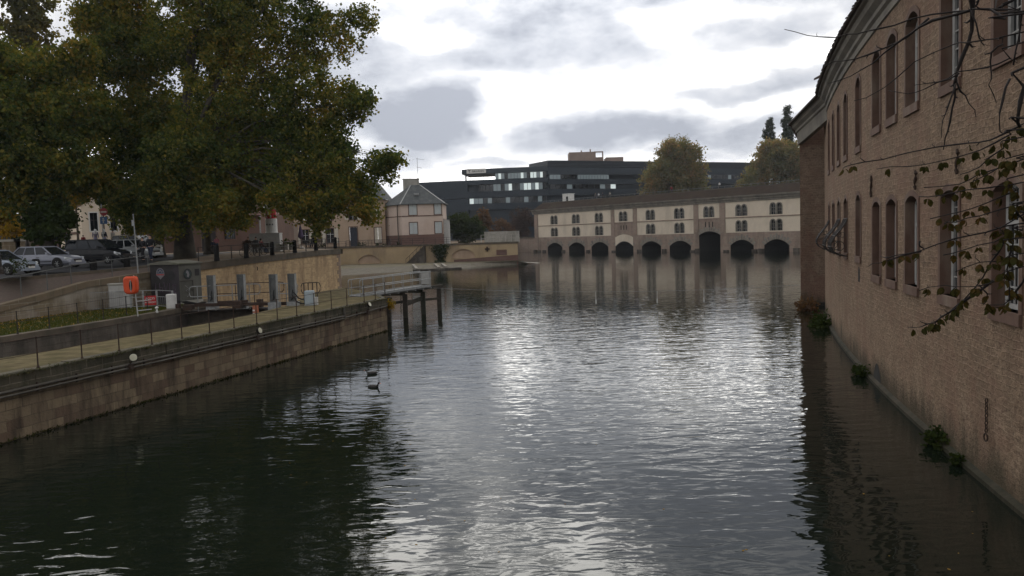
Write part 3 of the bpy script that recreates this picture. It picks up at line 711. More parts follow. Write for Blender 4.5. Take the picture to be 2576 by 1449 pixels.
# cornice: a fascia board and two mouldings, then the eave with its ragged tiles
def sweep(prof, ys, P=RP):
    mb = MB()
    for a, b in zip(ys, ys[1:]):
        for (o1, z1), (o2, z2) in zip(prof, prof[1:]):
            mb.quad(P(a, z1, o1), P(b, z1, o1), P(b, z2, o2), P(a, z2, o2))
    return mb
ys = [6 + .9 * i for i in range(49)] + [49.6]
sweep([(.0, 12.98), (.06, 13.0), (.06, 13.26), (.16, 13.34), (.16, 13.5), (.34, 13.66), (.40, 13.86), (.52, 13.9), (.56, 14.05), (.3, 14.06)], ys).build('cornice', M_cornice, old)
def roof_z(y): return 14.05
rf = MB()
for a, b in zip(ys, ys[1:]):
    rf.quad(RP(a, 14.04, .68), RP(b, 14.04, .68), RP(b, 19.5, -6.), RP(a, 19.5, -6.))
    rf.quad(RP(a, 13.97, .66), RP(b, 13.97, .66), RP(b, 14.04, .68), RP(a, 14.04, .68)); rf.quad(RP(a, 13.97, .66), RP(b, 13.97, .66), RP(b, 14.0, .3), RP(a, 14.0, .3))
y = 8.
while y < 49.4:                                          # beaver tail tiles along the eave
    w = .17; o = .72 + rng2.uniform(-.03, .04); z = 14.02 + rng2.uniform(-.02, .03)
    pts = [RP(y, z + .03, .5), RP(y + w, z + .03, .5), RP(y + w, z, o - .03), RP(y + w / 2, z - .02, o), RP(y, z, o - .03)]
    rf.poly(*pts); rf.poly(*[(p[0], p[1], p[2] + .035) for p in pts])
    for i in (1, 2, 3): p, q = pts[i], pts[i + 1]; rf.quad(p, q, (q[0], q[1], q[2] + .035), (p[0], p[1], p[2] + .035))
    y += .19
rf.build('roof', M_tile, old)
# closing faces
bk = MB(); a, b = RP(6, 0, 0), RP(6, 0, -14); bk.quad((a[0], a[1], -.8), (b[0], b[1], -.8), (b[0], b[1], 14), (a[0], a[1], 14))
a, b = RP(55.2, 0, -14), RP(6, 0, -14); bk.quad((a[0], a[1], -.8), (b[0], b[1], -.8), (b[0], b[1], 14), (a[0], a[1], 14)); bk.build('back_wall', M_rubble, old)
# the far wing that steps out into the river
wx0, wx1, wy = 21.33, 24.6, 58.6
pm = MB(); 
pm.quad((wx0, wy, .25), (wx1, wy, .25), (wx1, wy, 13.2), (wx0, wy, 13.2)); pm.quad((wx0, wy, .25), (wx0 + .35, wy, .25), (wx0 + .35, wy, 12.0), (wx0 + .0, wy, 12.0)) if False else None
wb = wx0 + 7.2
pm.quad((wb, wy + 16, .25), (wx0, wy, .25), (wx0, wy, 13.2), (wb, wy + 16, 13.2)); pm.quad((wb, wy + 16, .25), (wb + 8, wy + 16, .25), (wb + 8, wy + 16, 13.2), (wb, wy + 16, 13.2))
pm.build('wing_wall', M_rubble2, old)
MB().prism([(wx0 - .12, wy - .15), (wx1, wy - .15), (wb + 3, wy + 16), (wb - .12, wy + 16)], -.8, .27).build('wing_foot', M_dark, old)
# cornice and roof that run on across the inner corner to the wing
k0 = Vector(RP(49.6, 0, .0)); k1 = Vector((21.2, 58.45, 0)); kd = (k1 - k0); kd.z = 0; kn = Vector((-kd.y, kd.x, 0)).normalized()
def KP(s, z, off=0.):
    p = k0 + kd * s + kn * off
    return (p.x, p.y, z - .55 * s)
sweep([(-.3, 12.45), (.0, 12.45), (.03, 13.0), (.06, 13.26), (.16, 13.34), (.16, 13.5), (.34, 13.66), (.40, 13.86), (.56, 13.98), (.3, 14.0)], [0, .25, .5, .75, 1.04], KP).build('wing_cornice', M_cornice, old)
wr = MB()
for i in range(8):
    a, b = i / 8 * 1.05, (i + 1) / 8 * 1.05
    wr.quad(KP(a, 14.0, .68), KP(b, 14.0, .68), KP(b, 16.0, -3.0), KP(a, 16.0, -3.0)); wr.quad(KP(a, 13.9, .66), KP(b, 13.9, .66), KP(b, 14.0, .68), KP(a, 14.0, .68))
    wr.quad(KP(a, 13.9, .66), KP(b, 13.9, .66), KP(b, 13.95, .2), KP(a, 13.95, .2))
p = KP(1.05, 14.0, .68); wr.quad(KP(1.05, 12.5, -.2), KP(1.05, 14., .6), KP(1.05, 16., -3.), (24, wy + 2, 13.))
wr.quad((wx0 + .1, wy - .1, 13.2), (wb - .3, wy + 16, 13.2), (wb + 5, wy + 16, 16.5), (wx0 + 5, wy - .1, 16.5))
wr.build('wing_roof', M_tile, old)
# little hooded dormer that breaks the eave line
dm = MB()
e0 = Vector(RP(48.6, 14.1, -.25))
dm.prism([(e0.x - .2, e0.y - .6), (e0.x + 1.8, e0.y - .9), (e0.x + 1.9, e0.y + .7), (e0.x - .1, e0.y + .9)], 14.1, 15.1)
dm.quad((e0.x - .75, e0.y - .9, 15.0), (e0.x - .65, e0.y + 1.2, 15.0), (e0.x + 2.6, e0.y + 1.1, 16.1), (e0.x + 2.5, e0.y - 1.2, 16.1))
dm.quad((e0.x - .75, e0.y - .9, 14.88), (e0.x - .65, e0.y + 1.2, 14.88), (e0.x - .65, e0.y + 1.2, 15.0), (e0.x - .75, e0.y - .9, 15.0))
dm.quad((e0.x - .75, e0.y - .9, 14.88), (e0.x - .65, e0.y + 1.2, 14.88), (e0.x + 2.6, e0.y + 1.1, 15.98), (e0.x + 2.5, e0.y - 1.2, 15.98))
dm.build('dormer', M_tile, old)
# iron wall anchors
def anchor(y, z0, z1):
    m = MB(); n = 7; pts = []
    for i in range(n): u = i / (n - 1); pts.append(RP(y + .07 * math.sin(u * 6.28), z0 + (z1 - z0) * u, .06))
    m.path(pts, [.035, .05, .035, .05, .035, .05, .03], 6); m.build('wall_anchor', M_rust, old)
for (y, z0, z1) in ((30.2, 6.98, 7.78), (23.55, 6.95, 7.5), (19.78, 7.15, 7.75), (13.9, 7.15, 7.9)): anchor(y, z0, z1)
# chain with a mooring ring on the lower wall
cm = MB()
for i in range(9):
    z = 1.92 - i * .085; c = Vector(RP(17.7, z, .06)); s = (i % 2)
    cm.path([(c.x + (.0 if s else .03 * math.cos(t)), c.y + (.035 * math.cos(t) if s else 0), c.z + .055 * math.sin(t)) for t in [k * 1.047 for k in range(7)]], .014, 5)
c = Vector(RP(17.7, 1.08, .07)); cm.path([(c.x, c.y + .07 * math.cos(t), c.z + .09 * math.sin(t)) for t in [k * .785 for k in range(9)]], .018, 6)
tag(cm.build('mooring_chain', M_rust), 'rusty chain and ring hanging on the riverside building near the water', 'chain')
# bulging wrought iron baskets in front of three lower windows
def basket(y0, lab):
    m = MB(); w = 1.5
    prof = [(.02, 6.25), (.10, 6.05), (.30, 5.75), (.55, 5.45), (.72, 5.15), (.74, 4.95), (.62, 4.72), (.35, 4.55), (.02, 4.5)]
    for k in range(7):
        s = y0 - w / 2 + w * k / 6; m.path([RP(s, z, o) for o, z in prof], .022 if 0 < k < 6 else .032, 5)
        if k in (0, 6):
            cx, cz = .38, 4.98; m.path([RP(s, cz + .22 * math.sin(t), cx + .22 * math.cos(t)) for t in [j * .6 for j in range(10)]], .018, 5)
            m.path([RP(s, 5.5 + .12 * math.sin(t), .25 + .12 * math.cos(t)) for t in [j * .7 for j in range(9)]], .016, 5)
    for o, z in (prof[0], prof[3], prof[5], prof[7]): m.path([RP(y0 - w / 2 + w * j / 3, z, o) for j in range(4)], .026, 5)
    r = m.build('window_basket', M_iron, old)
for y in (37.65, 40.75, 47.6): basket(y, '')

# plants on the waterline of the stone building
def bush(name, c, rx_, ry_, rz_, n, size, mat, label, cat='plant', group=None, stems=6):
    t = thing(name, (c[0], c[1], c[2]), label, cat, group)
    V = []; Fc = []
    cl = []
    for k in range(max(6, n // 30)):
        d = Vector((rng.gauss(0, 1), rng.gauss(0, 1), rng.gauss(0, 1))).normalized() * (rng.random() ** .4)
        cl.append(Vector((d.x * rx_, d.y * ry_, abs(d.z) * rz_ if rz_ < 3 and c[2] < .5 else d.z * rz_)))
    for k in range(n):
        q = cl[k % len(cl)]; rr = min(rx_, rz_) * .28
        p = Vector(c) + q + Vector((rng.gauss(0, rr), rng.gauss(0, rr), rng.gauss(0, rr)))
        if p.z < .02: p.z = .02 + rng.random() * .1
        leaf(V, Fc, p, size)
    link_mesh('foliage', np.array(V), Fc, mat, t)
    sm = MB()
    for k in range(stems):
        q = cl[k % len(cl)]; sm.path([c, Vector(c) + q * .5 + Vector((0, 0, .05)), Vector(c) + q], [size * .18, size * .12, size * .06], 5)
    sm.build('stem', M_bark, t)
    return t
def leaf(V, Fc, p, size):
    L = size * rng.uniform(.6, 1.35); d = Vector((rng.gauss(0, 1), rng.gauss(0, 1), rng.gauss(-.3, .8))).normalized()
    s = d.cross(Vector((rng.gauss(0, 1), rng.gauss(0, 1), rng.gauss(0, 1)))).normalized() * L * .38; d = d * L
    b = len(V); V += [tuple(p), tuple(p + d * .5 + s), tuple(p + d), tuple(p + d * .5 - s)]; Fc.append((b, b + 1, b + 2, b + 3))
for (y, o, r_, n, lab) in ((20.9, .12, .36, 600, 'largest bush growing at the foot of the riverside building by the chain'), (19.2, .2, .22, 260, 'smallest tuft of leaves at the foot of the riverside building'),
                           (30.9, .25, .4, 420, 'low plant at the waterline of the riverside building by the drain arch'), (46.4, .4, .75, 600, 'trailing plant where the riverside building meets its far wing'),
                           (55.4, 1.2, .8, 500, 'brown weeds in the corner below the far wing')):
    p = RP(y, .05, o); bush('waterside_plant', p, r_ * .8, r_ * 1.2, r_ * .9, n, .11 if y < 40 else .2, M_leaf_green if y < 50 else M_leaf_brown, lab, 'plant', 'plants along the foot of the riverside building')

# ------------------------------------------------------------------ the dam with nine arches
DA = Vector((64.88, 182.8)); DB = Vector((7.98, 261.3)); DE = (DB - DA).normalized(); DN = Vector((-DE.y, DE.x))
if DN.dot(-DA) < 0: DN = -DN
def BP(s, z, off=0.):
    p = DA + DE * s + DN * off
    return (p.x, p.y, z)
dam = thing('covered_dam', (DA.x, DA.y, 0), 'long cream and sandstone covered dam with dark arches standing across the river', 'dam')
SL, SR = 96.8, -24.
archs = [(7.83, .97), (17.76, 10.86), (37.91, 30.48), (48.26, 41.02), (58.85, 51.58), (69.24, 61.92), (79.71, 72.38), (90.27, 82.97)]
archs = [(b, a) for a, b in archs] + [(-9.4, -2.5)]
ops = [(a, b, -1.5, 2.93, 1.4, 'seg') for a, b in archs] + [(20.87, 27.71, -1.5, 5.2, .95, 'seg')]
base_cols = [(a, b, [(zs, zt, r_, k)]) for a, b, zs, zt, r_, k in ops]
tow = [(19.2, 29.4), (49.9, 60.5)]                        # the two taller stone bays
mb = MB(); 
# stone base
lowcols = [c for c in base_cols if not (c[0] > 19 and c[1] < 29)]
wall_open(mb, BP, SR, 19.2, -1.5, 4.72, [c for c in lowcols if c[1] < 19.2]); wall_open(mb, BP, 29.4, SL, -1.5, 4.72, [c for c in lowcols if c[0] > 29.4])
wall_open(mb, BP, 19.2, 29.4, -1.5, 8.45, [c for c in base_cols if 19 < c[0] < 29]); wall_open(mb, BP, 49.9, 60.5, 4.72, 8.45, [])
mb.quad(BP(SL, -1.5, 0), BP(SL, -1.5, -14), BP(SL, 13.6, -14), BP(SL, 13.6, 0))
mb.quad(BP(SL, -1.5, -14), BP(SR, -1.5, -14), BP(SR, 13.6, -14), BP(SL, 13.6, -14))
mb.build('stone_base', M_weir_stone, dam)
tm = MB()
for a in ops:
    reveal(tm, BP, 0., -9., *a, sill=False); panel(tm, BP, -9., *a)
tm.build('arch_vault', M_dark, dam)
# voussoirs: stone fans over each arch
for (sa, sb, zs, zt, rise, kind) in ops:
    vm = MB()
    c = ((sa + sb) / 2, zt - 4.2)
    for i in range(11):
        u0, u1 = i / 11 + .012, (i + 1) / 11 - .012
        p, q = (sa + (sb - sa) * u0, arch(u0, kind, zt, rise)), (sa + (sb - sa) * u1, arch(u1, kind, zt, rise))
        h = 1.35 if i % 2 else 1.0
        def out(w): d = Vector((w[0] - c[0], w[1] - c[1])).normalized() * h; return (w[0] + d.x, min(w[1] + d.y, 8.3))
        P_, Q_ = out(p), out(q)
        vm.quad(BP(*p, .05), BP(*q, .05), BP(*Q_, .05), BP(*P_, .05)); vm.quad(BP(*p, .05), BP(*q, .05), BP(*q, 0), BP(*p, 0))
    vm.build('arch_stones', M_grey_stone, dam)
# plaster field of the fourth arch that closes its upper half
ap = MB(); c0, c1 = 51.6, 58.8
for i in range(10):
    u0, u1 = i / 10, (i + 1) / 10
    p, q = c0 + (c1 - c0) * u0, c0 + (c1 - c0) * u1
    ap.quad(BP(p, arch(u0, 'seg', 3.1, 1.45), .07), BP(q, arch(u1, 'seg', 3.1, 1.45), .07), BP(q, arch(u1, 'seg', 5.0, .85), .07), BP(p, arch(u0, 'seg', 5.0, .85), .07))
ap.build('plastered_lunette', M_plaster, dam)
# plaster storeys with windows
prs = [(2.75, 6.25), (12.62, 16.12), (22.7, 26.15), (32.6, 36.08), (43.06, 46.48), (53.75, 57.15), (63.9, 67.44), (74.28, 77.92), (84.9, 88.4), (-7.6, -4.2)]
up = []; lowr = []
for a, b in prs:
    w = (b - a) * .5 - .38; two = [(a + .2, a + .2 + w), (b - .2 - w, b - .2)]
    up += [(p, q, 8.75, 11.35, w / 2, 'rnd') for p, q in two]
    if not (19 < a < 29.4 or 49.9 < a < 60.5): lowr += [(p, q, 4.95, 7.5, w / 2, 'rnd') for p, q in two]
def cols_of(L): return [(a[0], a[1], [a[2:]]) for a in L]
pm = MB(); wall_open(pm, BP, SR, SL, 8.45, 12.3, cols_of(up), 10, 8)
for (x0, x1) in ((SR, 19.2), (29.4, 49.9), (60.5, SL)): wall_open(pm, BP, x0, x1, 4.72, 8.45, cols_of([a for a in lowr if x0 < a[0] < x1]), 10, 8)
pm.build('plaster_wall', M_plaster, dam)
for a in up + lowr:
    sm = MB(); surround(sm, BP, .07, .26, *a); reveal(sm, BP, 0, -.4, *a); w = sm.build('window', M_grey_stone, dam)
    gm = MB(); panel(gm, BP, -.34, *a); gm.build('pane', M_glass, w)
    fm = MB(); mid = (a[0] + a[1]) / 2
    for s in (mid, a[0] + .08, a[1] - .08): fm.bar(BP(s, a[2], -.3), BP(s, a[3] - (.1 if s == mid else .6), -.3), .09)
    for k in (.3, .62): z = a[2] + (a[3] - a[2]) * k; fm.bar(BP(a[0], z, -.3), BP(a[1], z, -.3), .08)
    fm.build('frame', M_grey_stone, w)
# pilasters, string course, cornice
for (a, b, z0) in ((94.9, 96.85, -1.5), (59.0, 60.5, 4.8), (49.9, 51.5, 4.8), (27.8, 29.4, 4.8), (19.2, 21.0, 4.8)):
    pl = MB(); pl.quad(BP(a, z0, .12), BP(b, z0, .12), BP(b, 12.3, .12), BP(a, 12.3, .12))
    for s in (a, b): pl.quad(BP(s, z0, .12), BP(s, 12.3, .12), BP(s, 12.3, 0), BP(s, z0, 0))
    pl.build('pilaster', M_weir_stone, dam)
def sweepb(prof, a, b): return sweep(prof, [a + (b - a) * i / 12 for i in range(13)], BP)
sweepb([(0, 8.26), (.14, 8.28), (.14, 8.5), (0, 8.52)], SR, SL).build('string_course', M_weir_stone, dam)
sm = MB()
for c in (23.2, 24.3, 25.5, 54.1, 55.2, 56.3): sm.quad(BP(c - .14, 6.3, .1), BP(c + .14, 6.3, .1), BP(c + .14, 7.6, .1), BP(c - .14, 7.6, .1))
sm.build('loophole', M_dark, dam)
sweepb([(0, 12.2), (.25, 12.25), (.25, 12.6), (.5, 12.75), (.5, 13.1), (.85, 13.3), (.95, 13.65), (.2, 13.7)], SR, SL + .8).build('cornice', M_cornice, dam)
sweepb([(.5, 13.69), (-3.6, 15.9)], SR, SL + .3).build('roof', M_turf_roof, dam)
sweepb([(-3.6, 15.9), (-3.55, 16.02), (-3.8, 16.02), (-11., 16.0), (-14., 13.6)], SR, SL + .3).build('terrace', M_cornice, dam)
rl = MB(); 
for i in range(61): s = SR + (SL - SR) * i / 60; rl.bar(BP(s, 16., -3.75), BP(s, 16.55, -3.75), .05)
rl.bar(BP(SR, 16.55, -3.75), BP(SL, 16.55, -3.75), .06); rl.build('railing', M_galv, dam)
fm = MB(); sgn = 0
for i in range(60):
    s = SR + (SL - SR) * (i + rng.random()) / 60
    if any(a - .3 < s < b + .3 for a, b in archs + [(20.87, 27.71)]): continue
    fm.prism([BP(s - .8, 0, .0)[:2], BP(s + .8, 0, .0)[:2], BP(s + .6, 0, .5)[:2], BP(s - .6, 0, .5)[:2]], -.5, .35 + rng.random() * .5)
fm.build('pier_foot', M_darkwall, dam)
# kiosk on the terrace
kp = at(1459, 497, 252); kk = thing('roof_kiosk', BP(86.5, 16.0, -6.), 'small white kiosk with a dark doorway on the roof terrace of the dam', 'kiosk')
c = BP(86.5, 0, -6.); MB().obox(c, DE, 2.9, 2.4, 16.02, 18.3).obox(c, DE, 3.2, 2.7, 18.3, 18.45).build('body', M_white, kk)
c2 = BP(85.7, 0, -4.78); MB().obox(c2, DE, 1.0, .06, 16.05, 17.5).build('door', M_dark, kk)
# low quay wall from the dam to the left bank
q = thing('dam_side_quay', (0, 262, 0), 'low brown brick quay wall between the dam and the far terrace', 'wall'); q['kind'] = 'thing'
MB().prism([(-2., 275.), (BP(SL, 0, 0)[0] + .1, BP(SL, 0, 0)[1]), (BP(SL, 0, -12)[0], BP(SL, 0, -12)[1]), (-2., 300.)], -.8, 4.6).build('wall', M_weir_stone, q)
MB().prism([(-2.2, 274.7), (BP(SL, 0, .3)[0], BP(SL, 0, .3)[1]), (BP(SL, 0, -.5)[0], BP(SL, 0, -.5)[1] ), (-2.2, 276.)], 4.605, 5.0).build('coping', M_dcoping, q)
tag(MB().prism([(-300, 300), (10, 299), (22, 270), (90, 190), (200, 40), (700, 0), (700, 1400), (-300, 1400)], -1., 3.2).build('far_bank_ground', M_plaza), kind='structure') if False else None
tag(MB().prism([(-41, 302), (12, 300), (60, 300), (900, 300), (900, 1400), (-41, 1400)], 2.8, 4.29).build('far_bank_ground', M_plaza), kind='structure')

# ------------------------------------------------------------------ the black office building
off = thing('office_building', (10, 305, 4.2), 'long black office building with stacked horizontal bands behind the dam', 'building')
O0, O1, O2 = Vector((-35.5, 306.)), Vector((14.6, 300.)), Vector((112., 344.))
def OP(s, z, o=0.):                                       # s: metres from the left end; o > 0 towards the river
    L1 = (O1 - O0).length
    if s <= L1: d = (O1 - O0).normalized(); p = O0 + d * s
    else: d = (O2 - O1).normalized(); p = O1 + d * (s - L1)
    n = Vector((d.y, -d.x)); return (p.x + n.x * o, p.y + n.y * o, z)
LL = (O1 - O0).length; LT = LL + (O2 - O1).length
def band(mb, s0, s1, z0, z1, o0, depth=16.):
    ks = sorted(set([s0, s1] + ([LL] if s0 < LL < s1 else [])))
    for a, b in zip(ks, ks[1:]):
        e = 1e-3
        P = [OP(a + e, z0, o0), OP(b - e, z0, o0), OP(b - e, z0, o0 - depth), OP(a + e, z0, o0 - depth)]
        mb.prism([(p[0], p[1]) for p in P], z0, z1)
bm_ = MB(); core = MB()
for (s0, s1, z0, z1, o) in ((0, 20, 20.2, 26.9, .0), (20, LL, 25.2, 26.95, .15), (0, 20, 4.2, 20.0, 0.), (20, LT, 20.15, 22.5, .12), (20, LT, 15.6, 17.9, .15), (20, LT, 10.5, 13.2, .1), (20, LT, 4.2, 8.4, .12),
                            (LL, LT, 24.3, 26.2, .2)): band(bm_, s0, s1, z0, z1, o)
bm_.build('cladding', M_clad, off)
tp = MB(); band(tp, 18., LL, 29.25, 31.05, .4, 18); band(tp, LL, LT, 28.0, 30.7, .25, 18); tp.build('roof_slab', M_clad2, off)
lv = MB(); band(lv, LL, LT + 2, 30.72, 33.2, .35, 16); lv.build('top_storey', M_louvre, off)
for (s0, s1, z0, z1) in ((30.5, LL, 26.95, 29.2), (LL, LT, 26.2, 28.0)): band(core, s0, s1, z0, z1, -3.2, 10)
for (s0, s1, z0, z1) in ((20, LL, 22.5, 25.2), (LL, LT, 22.5, 24.3), (20, LT, 17.9, 20.15), (20, LT, 13.2, 15.6), (20, LT, 8.4, 10.5)): band(core, s0, s1, z0, z1, -1.6, 13)
core.build('inner_core', M_clad2, off)
MB().tube(OP(19.4, 26.9, -.5), OP(19.4, 29.3, -.5), .28).build('column', M_clad2, off)
M_sky_pane, t, b = newmat('sky_glow_pane'); b.inputs['Base Color'].default_value = (.2, .22, .22, 1); b.inputs['Roughness'].default_value = .1  # emission stands in for sky seen through the glazing, no lamps inside
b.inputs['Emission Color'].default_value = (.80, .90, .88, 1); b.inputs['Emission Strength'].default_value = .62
M_faint_pane, t, b = newmat('faint_sky_pane'); b.inputs['Base Color'].default_value = (.06, .07, .075, 1); b.inputs['Roughness'].default_value = .08  # weaker glow put into the pane for the same see-through sky
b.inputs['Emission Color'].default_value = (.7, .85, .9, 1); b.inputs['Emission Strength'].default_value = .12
def office_row(s0, s1, z0, z1, n, sky_panes, dim):
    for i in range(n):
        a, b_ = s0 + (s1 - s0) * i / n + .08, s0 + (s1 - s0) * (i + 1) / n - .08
        m = M_sky_pane if i in sky_panes else (M_faint_pane if i in dim else M_glass)
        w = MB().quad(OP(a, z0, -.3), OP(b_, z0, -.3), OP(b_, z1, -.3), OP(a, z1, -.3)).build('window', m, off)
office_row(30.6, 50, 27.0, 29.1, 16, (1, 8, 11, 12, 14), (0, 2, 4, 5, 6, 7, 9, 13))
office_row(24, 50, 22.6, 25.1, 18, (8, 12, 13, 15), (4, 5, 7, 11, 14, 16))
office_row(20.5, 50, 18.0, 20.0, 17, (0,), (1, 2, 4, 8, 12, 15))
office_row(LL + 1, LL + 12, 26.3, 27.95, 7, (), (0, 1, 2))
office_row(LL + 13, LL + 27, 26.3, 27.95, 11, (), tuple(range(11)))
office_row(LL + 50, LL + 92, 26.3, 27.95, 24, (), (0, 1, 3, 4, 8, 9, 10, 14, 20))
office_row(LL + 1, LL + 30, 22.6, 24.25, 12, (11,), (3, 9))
# roof plant
pb = MB()
for (x0, x1, z0, z1, y0) in ((23.9, 34.2, 33.2, 37.1, 312), (34.2, 37.3, 33.2, 35.0, 313), (38.5, 45.2, 33.2, 34.9, 314)): pb.box(x0, x1, y0, y0 + 8, z0, z1)
pb.bar((33.5, 311.8, 36.9), (37., 312., 36.9), .45); pb.bar((36.9, 312., 33.3), (36.9, 312., 37.1), .45); pb.tube((28.9, 315, 37), (28.9, 315, 38.0), .25); pb.tube((32.4, 315, 37), (32.4, 315, 38.4), .25)
pb.build('roof_plant', M_brownbox, off)
# the lettered board on the roof slab
sg = MB(); d = (O1 - O0).normalized(); sg.quad(OP(19.9, 29.45, .46), OP(27.3, 29.45, .46), OP(27.3, 31.2, .46), OP(19.9, 31.2, .46)).quad(OP(19.9, 29.45, .42), OP(27.3, 29.45, .42), OP(27.3, 31.2, .42), OP(19.9, 31.2, .42))
sgo = sg.build('sign_board', M_white, off)
rzs = math.atan2(d.y, d.x)
text('BAS-RHIN', 'lettering', 1.0, M_dark, off, OP(24.3, 30.2, .52), (R(90), 0, rzs), .01)
em = MB(); c = OP(21.0, 30.32, .5)
em.path([(c[0] - .55, c[1], c[2] + .5), (c[0] - .1, c[1], c[2] + .25), (c[0] + .5, c[1], c[2] + .5)], [.05, .16, .05], 5); em.path([(c[0] + .1, c[1], c[2] + .2), (c[0] - .2, c[1], c[2] - .2), (c[0] + .25, c[1], c[2] - .6)], [.16, .12, .04], 5)
em.build('emblem', M_dark, off)

# ------------------------------------------------------------------ far terrace on the left bank
TA, TB = Vector((-45., 169.)), Vector((1.4, 160.)); TD = (TB - TA).normalized(); TN = Vector((TD.y, -TD.x)); TL = (TB - TA).length
def TP(s, z, o=0.):
    p = TA + TD * s + TN * o; return (p.x, p.y, z)
def ts(px): 
    d = ray(px, 600); t = (TN.dot(TA)) / (TN.x * d.x + TN.y * d.y); return (Vector((d.x * t, d.y * t)) - TA).dot(TD)
tw = thing('terrace_wall', (-20, 165, 0), 'yellow plastered river wall with blind arches under the far terrace', 'wall')
M_yplaster = plain('ochre_plaster', (.42, .315, .19), (.36, .27, .165), rough=.95, scale=.5, stain=(.24, .18, .12), sscale=.3, bump=.01)
a0, a1 = ts(898), ts(953); b0, b1 = ts(1137), ts(1193)
niches = [(a0, a1, [(.9, 2.75, 1.2, 'seg')]), (b0, b1, [(1.5, 3.35, 1.0, 'seg')])]
mb = MB(); wall_open(mb, TP, 0, TL, -.6, 4.2, niches); 
e = (.2, 192.)
mb.quad(TP(TL, -.6), (e[0], e[1], -.6), (e[0], e[1], 4.2), TP(TL, 4.2))
mb.build('wall', M_yplaster, tw)
for (a, b, [q]) in niches: nm = MB(); reveal(nm, TP, 0, -.35, a, b, *q); panel(nm, TP, -.35, a, b, *q); nm.build('blind_arch', M_tanplaster, tw)
rb = MB(); s0 = ts(1140)
rb.quad(TP(s0, -.6, .06), TP(TL + .06, -.6, .06), TP(TL + .06, 1.9, .06), TP(s0, 1.2, .06)); rb.quad(TP(s0, 1.2, .06), TP(TL + .06, 1.9, .06), TP(TL + .06, 1.9, 0), TP(s0, 1.2, 0))
s1, s2 = ts(1248), ts(1274); rb.prism([TP(s1, 0, 0)[:2], TP(s1, 0, .12)[:2], TP(s2, 0, .12)[:2], TP(s2, 0, 0)[:2]], 1.92, 3.0); rb.build('red_stone_band', M_redplinth, tw)
cm = MB(); cm.prism([TP(0, 0, -.5)[:2], TP(0, 0, .15)[:2], TP(TL + .15, 0, .15)[:2], TP(TL + .15, 0, -.5)[:2]], 4.2, 4.55); cm.build('coping', M_dcoping, tw)
am = MB(); p = TP(ts(1225), 3.2, .1); am.bar((p[0] - .5, p[1], p[2]), (p[0] + .5, p[1], p[2]), .25, .3); am.bar((p[0], p[1], p[2] - .5), (p[0], p[1], p[2] + .5), .3, .25); am.build('wall_anchor', M_rust, tw)
st = MB(); sa, sb = ts(1023), ts(1070)                      # stone stair against the wall
for i in range(16):
    u0, u1 = i / 16, (i + 1) / 16
    st.prism([TP(sa + (sb - sa) * u0, 0, .02)[:2], TP(sa + (sb - sa) * u0, 0, 1.1)[:2], TP(sa + (sb - sa) * u1, 0, 1.1)[:2], TP(sa + (sb - sa) * u1, 0, .02)[:2]], .4, .6 + 3.6 * u1)
st.build('stair', M_darkwall, tw)
hr = MB(); hr.bar(TP(sa, 1.6, 1.1), TP(sb, 5.1, 1.1), .07)
for i in range(6): u = i / 5; hr.bar(TP(sa + (sb - sa) * u, .5 + 3.6 * u, 1.1), TP(sa + (sb - sa) * u, 1.6 + 3.5 * u, 1.1), .06)
hr.build('handrail', M_iron, tw)
tag(MB().prism([TP(-5, 0, -.4)[:2], TP(TL, 0, -.4)[:2], (.1, 192.), (-2., 274.), (-2., 300.), (-41., 300.), (-41., 165.)], 3.4, 4.3).build('terrace_ground', M_plaza), kind='structure')
# the sloping bank below the wall
bank_top = [TP(s, .75, .05) for s in (-6, 4, 12, 20, 28, 34, 40, TL + .2)]
bank_lo = [(-60, 128, -.1), (-38, 127, -.1), (-29, 130, -.1), (-22, 137.5, -.1), (-15.5, 144., -.1), (-9., 146.5, -.1), (-6., 156., -.1), (3.6, 160.5, -.1)]
mid = [tuple(Vector(a).lerp(Vector(b), .5) + Vector((0, 0, .28))) for a, b in zip(bank_top, bank_lo)]
tag(strip(bank_top, mid).build('bare_bank', M_soil), kind='structure'); tag(strip(mid, bank_lo).build('cobbled_bank', M_cobble), kind='structure')
sw = thing('old_slipway', (-13, 145, 0), 'old stone slipway frames at the water edge below the far terrace', 'slipway')
mb = MB()
for px in (1045, 1100, 1118): p = atz(px - 6, 668 - (px - 1045) * .03, .6); q = atz(px + 4, 680 - (px - 1045) * .08, .1); mb.bar((p.x, p.y, .62), (q.x, q.y, .2), .5, .5)
mb.build('side_beam', M_grey_stone, sw); p, q = atz(1040, 682, 0), atz(1160, 676, 0); MB().bar((p.x, p.y, .1), (q.x, q.y, .1), .7, .35).build('sill_stone', M_darkwall, sw)
p = atz(1316, 659, 0); mb = MB(); mb.poly((1.2, 159.6, .5), (1.2, 163, .4), (6., 161.5, .06), (5.2, 159.8, .05)); tag(mb.build('stone_apron', M_concrete), 'pale worn stone apron at the point of the far terrace wall', 'apron')
for (px, py, w, h, n, lab) in ((1045, 646, 4.5, 1.1, 500, 'low dark scrub beside the stone stair on the far bank'), (1100, 650, 3.0, .8, 300, 'low scrub on the far bank below the ivy'), (930, 655, 3.0, 1.0, 300, 'scrub under the left blind arch of the far bank'), (1106, 657, 2.4, .6, 200, 'small scrub between the ivy and the slipway')):
    p = atz(px, py + 4, .7); bush('bank_scrub', (p.x, p.y, .5), w / 2, 1.2, h, n, .35, M_leaf_green, lab, 'scrub', 'scrub on the far bank')
s = ts(1107); p = TP(s, .8, .3)
iv = thing('ivy', p, 'dark ivy fanning out up the far terrace wall', 'ivy'); V = []; Fc = []
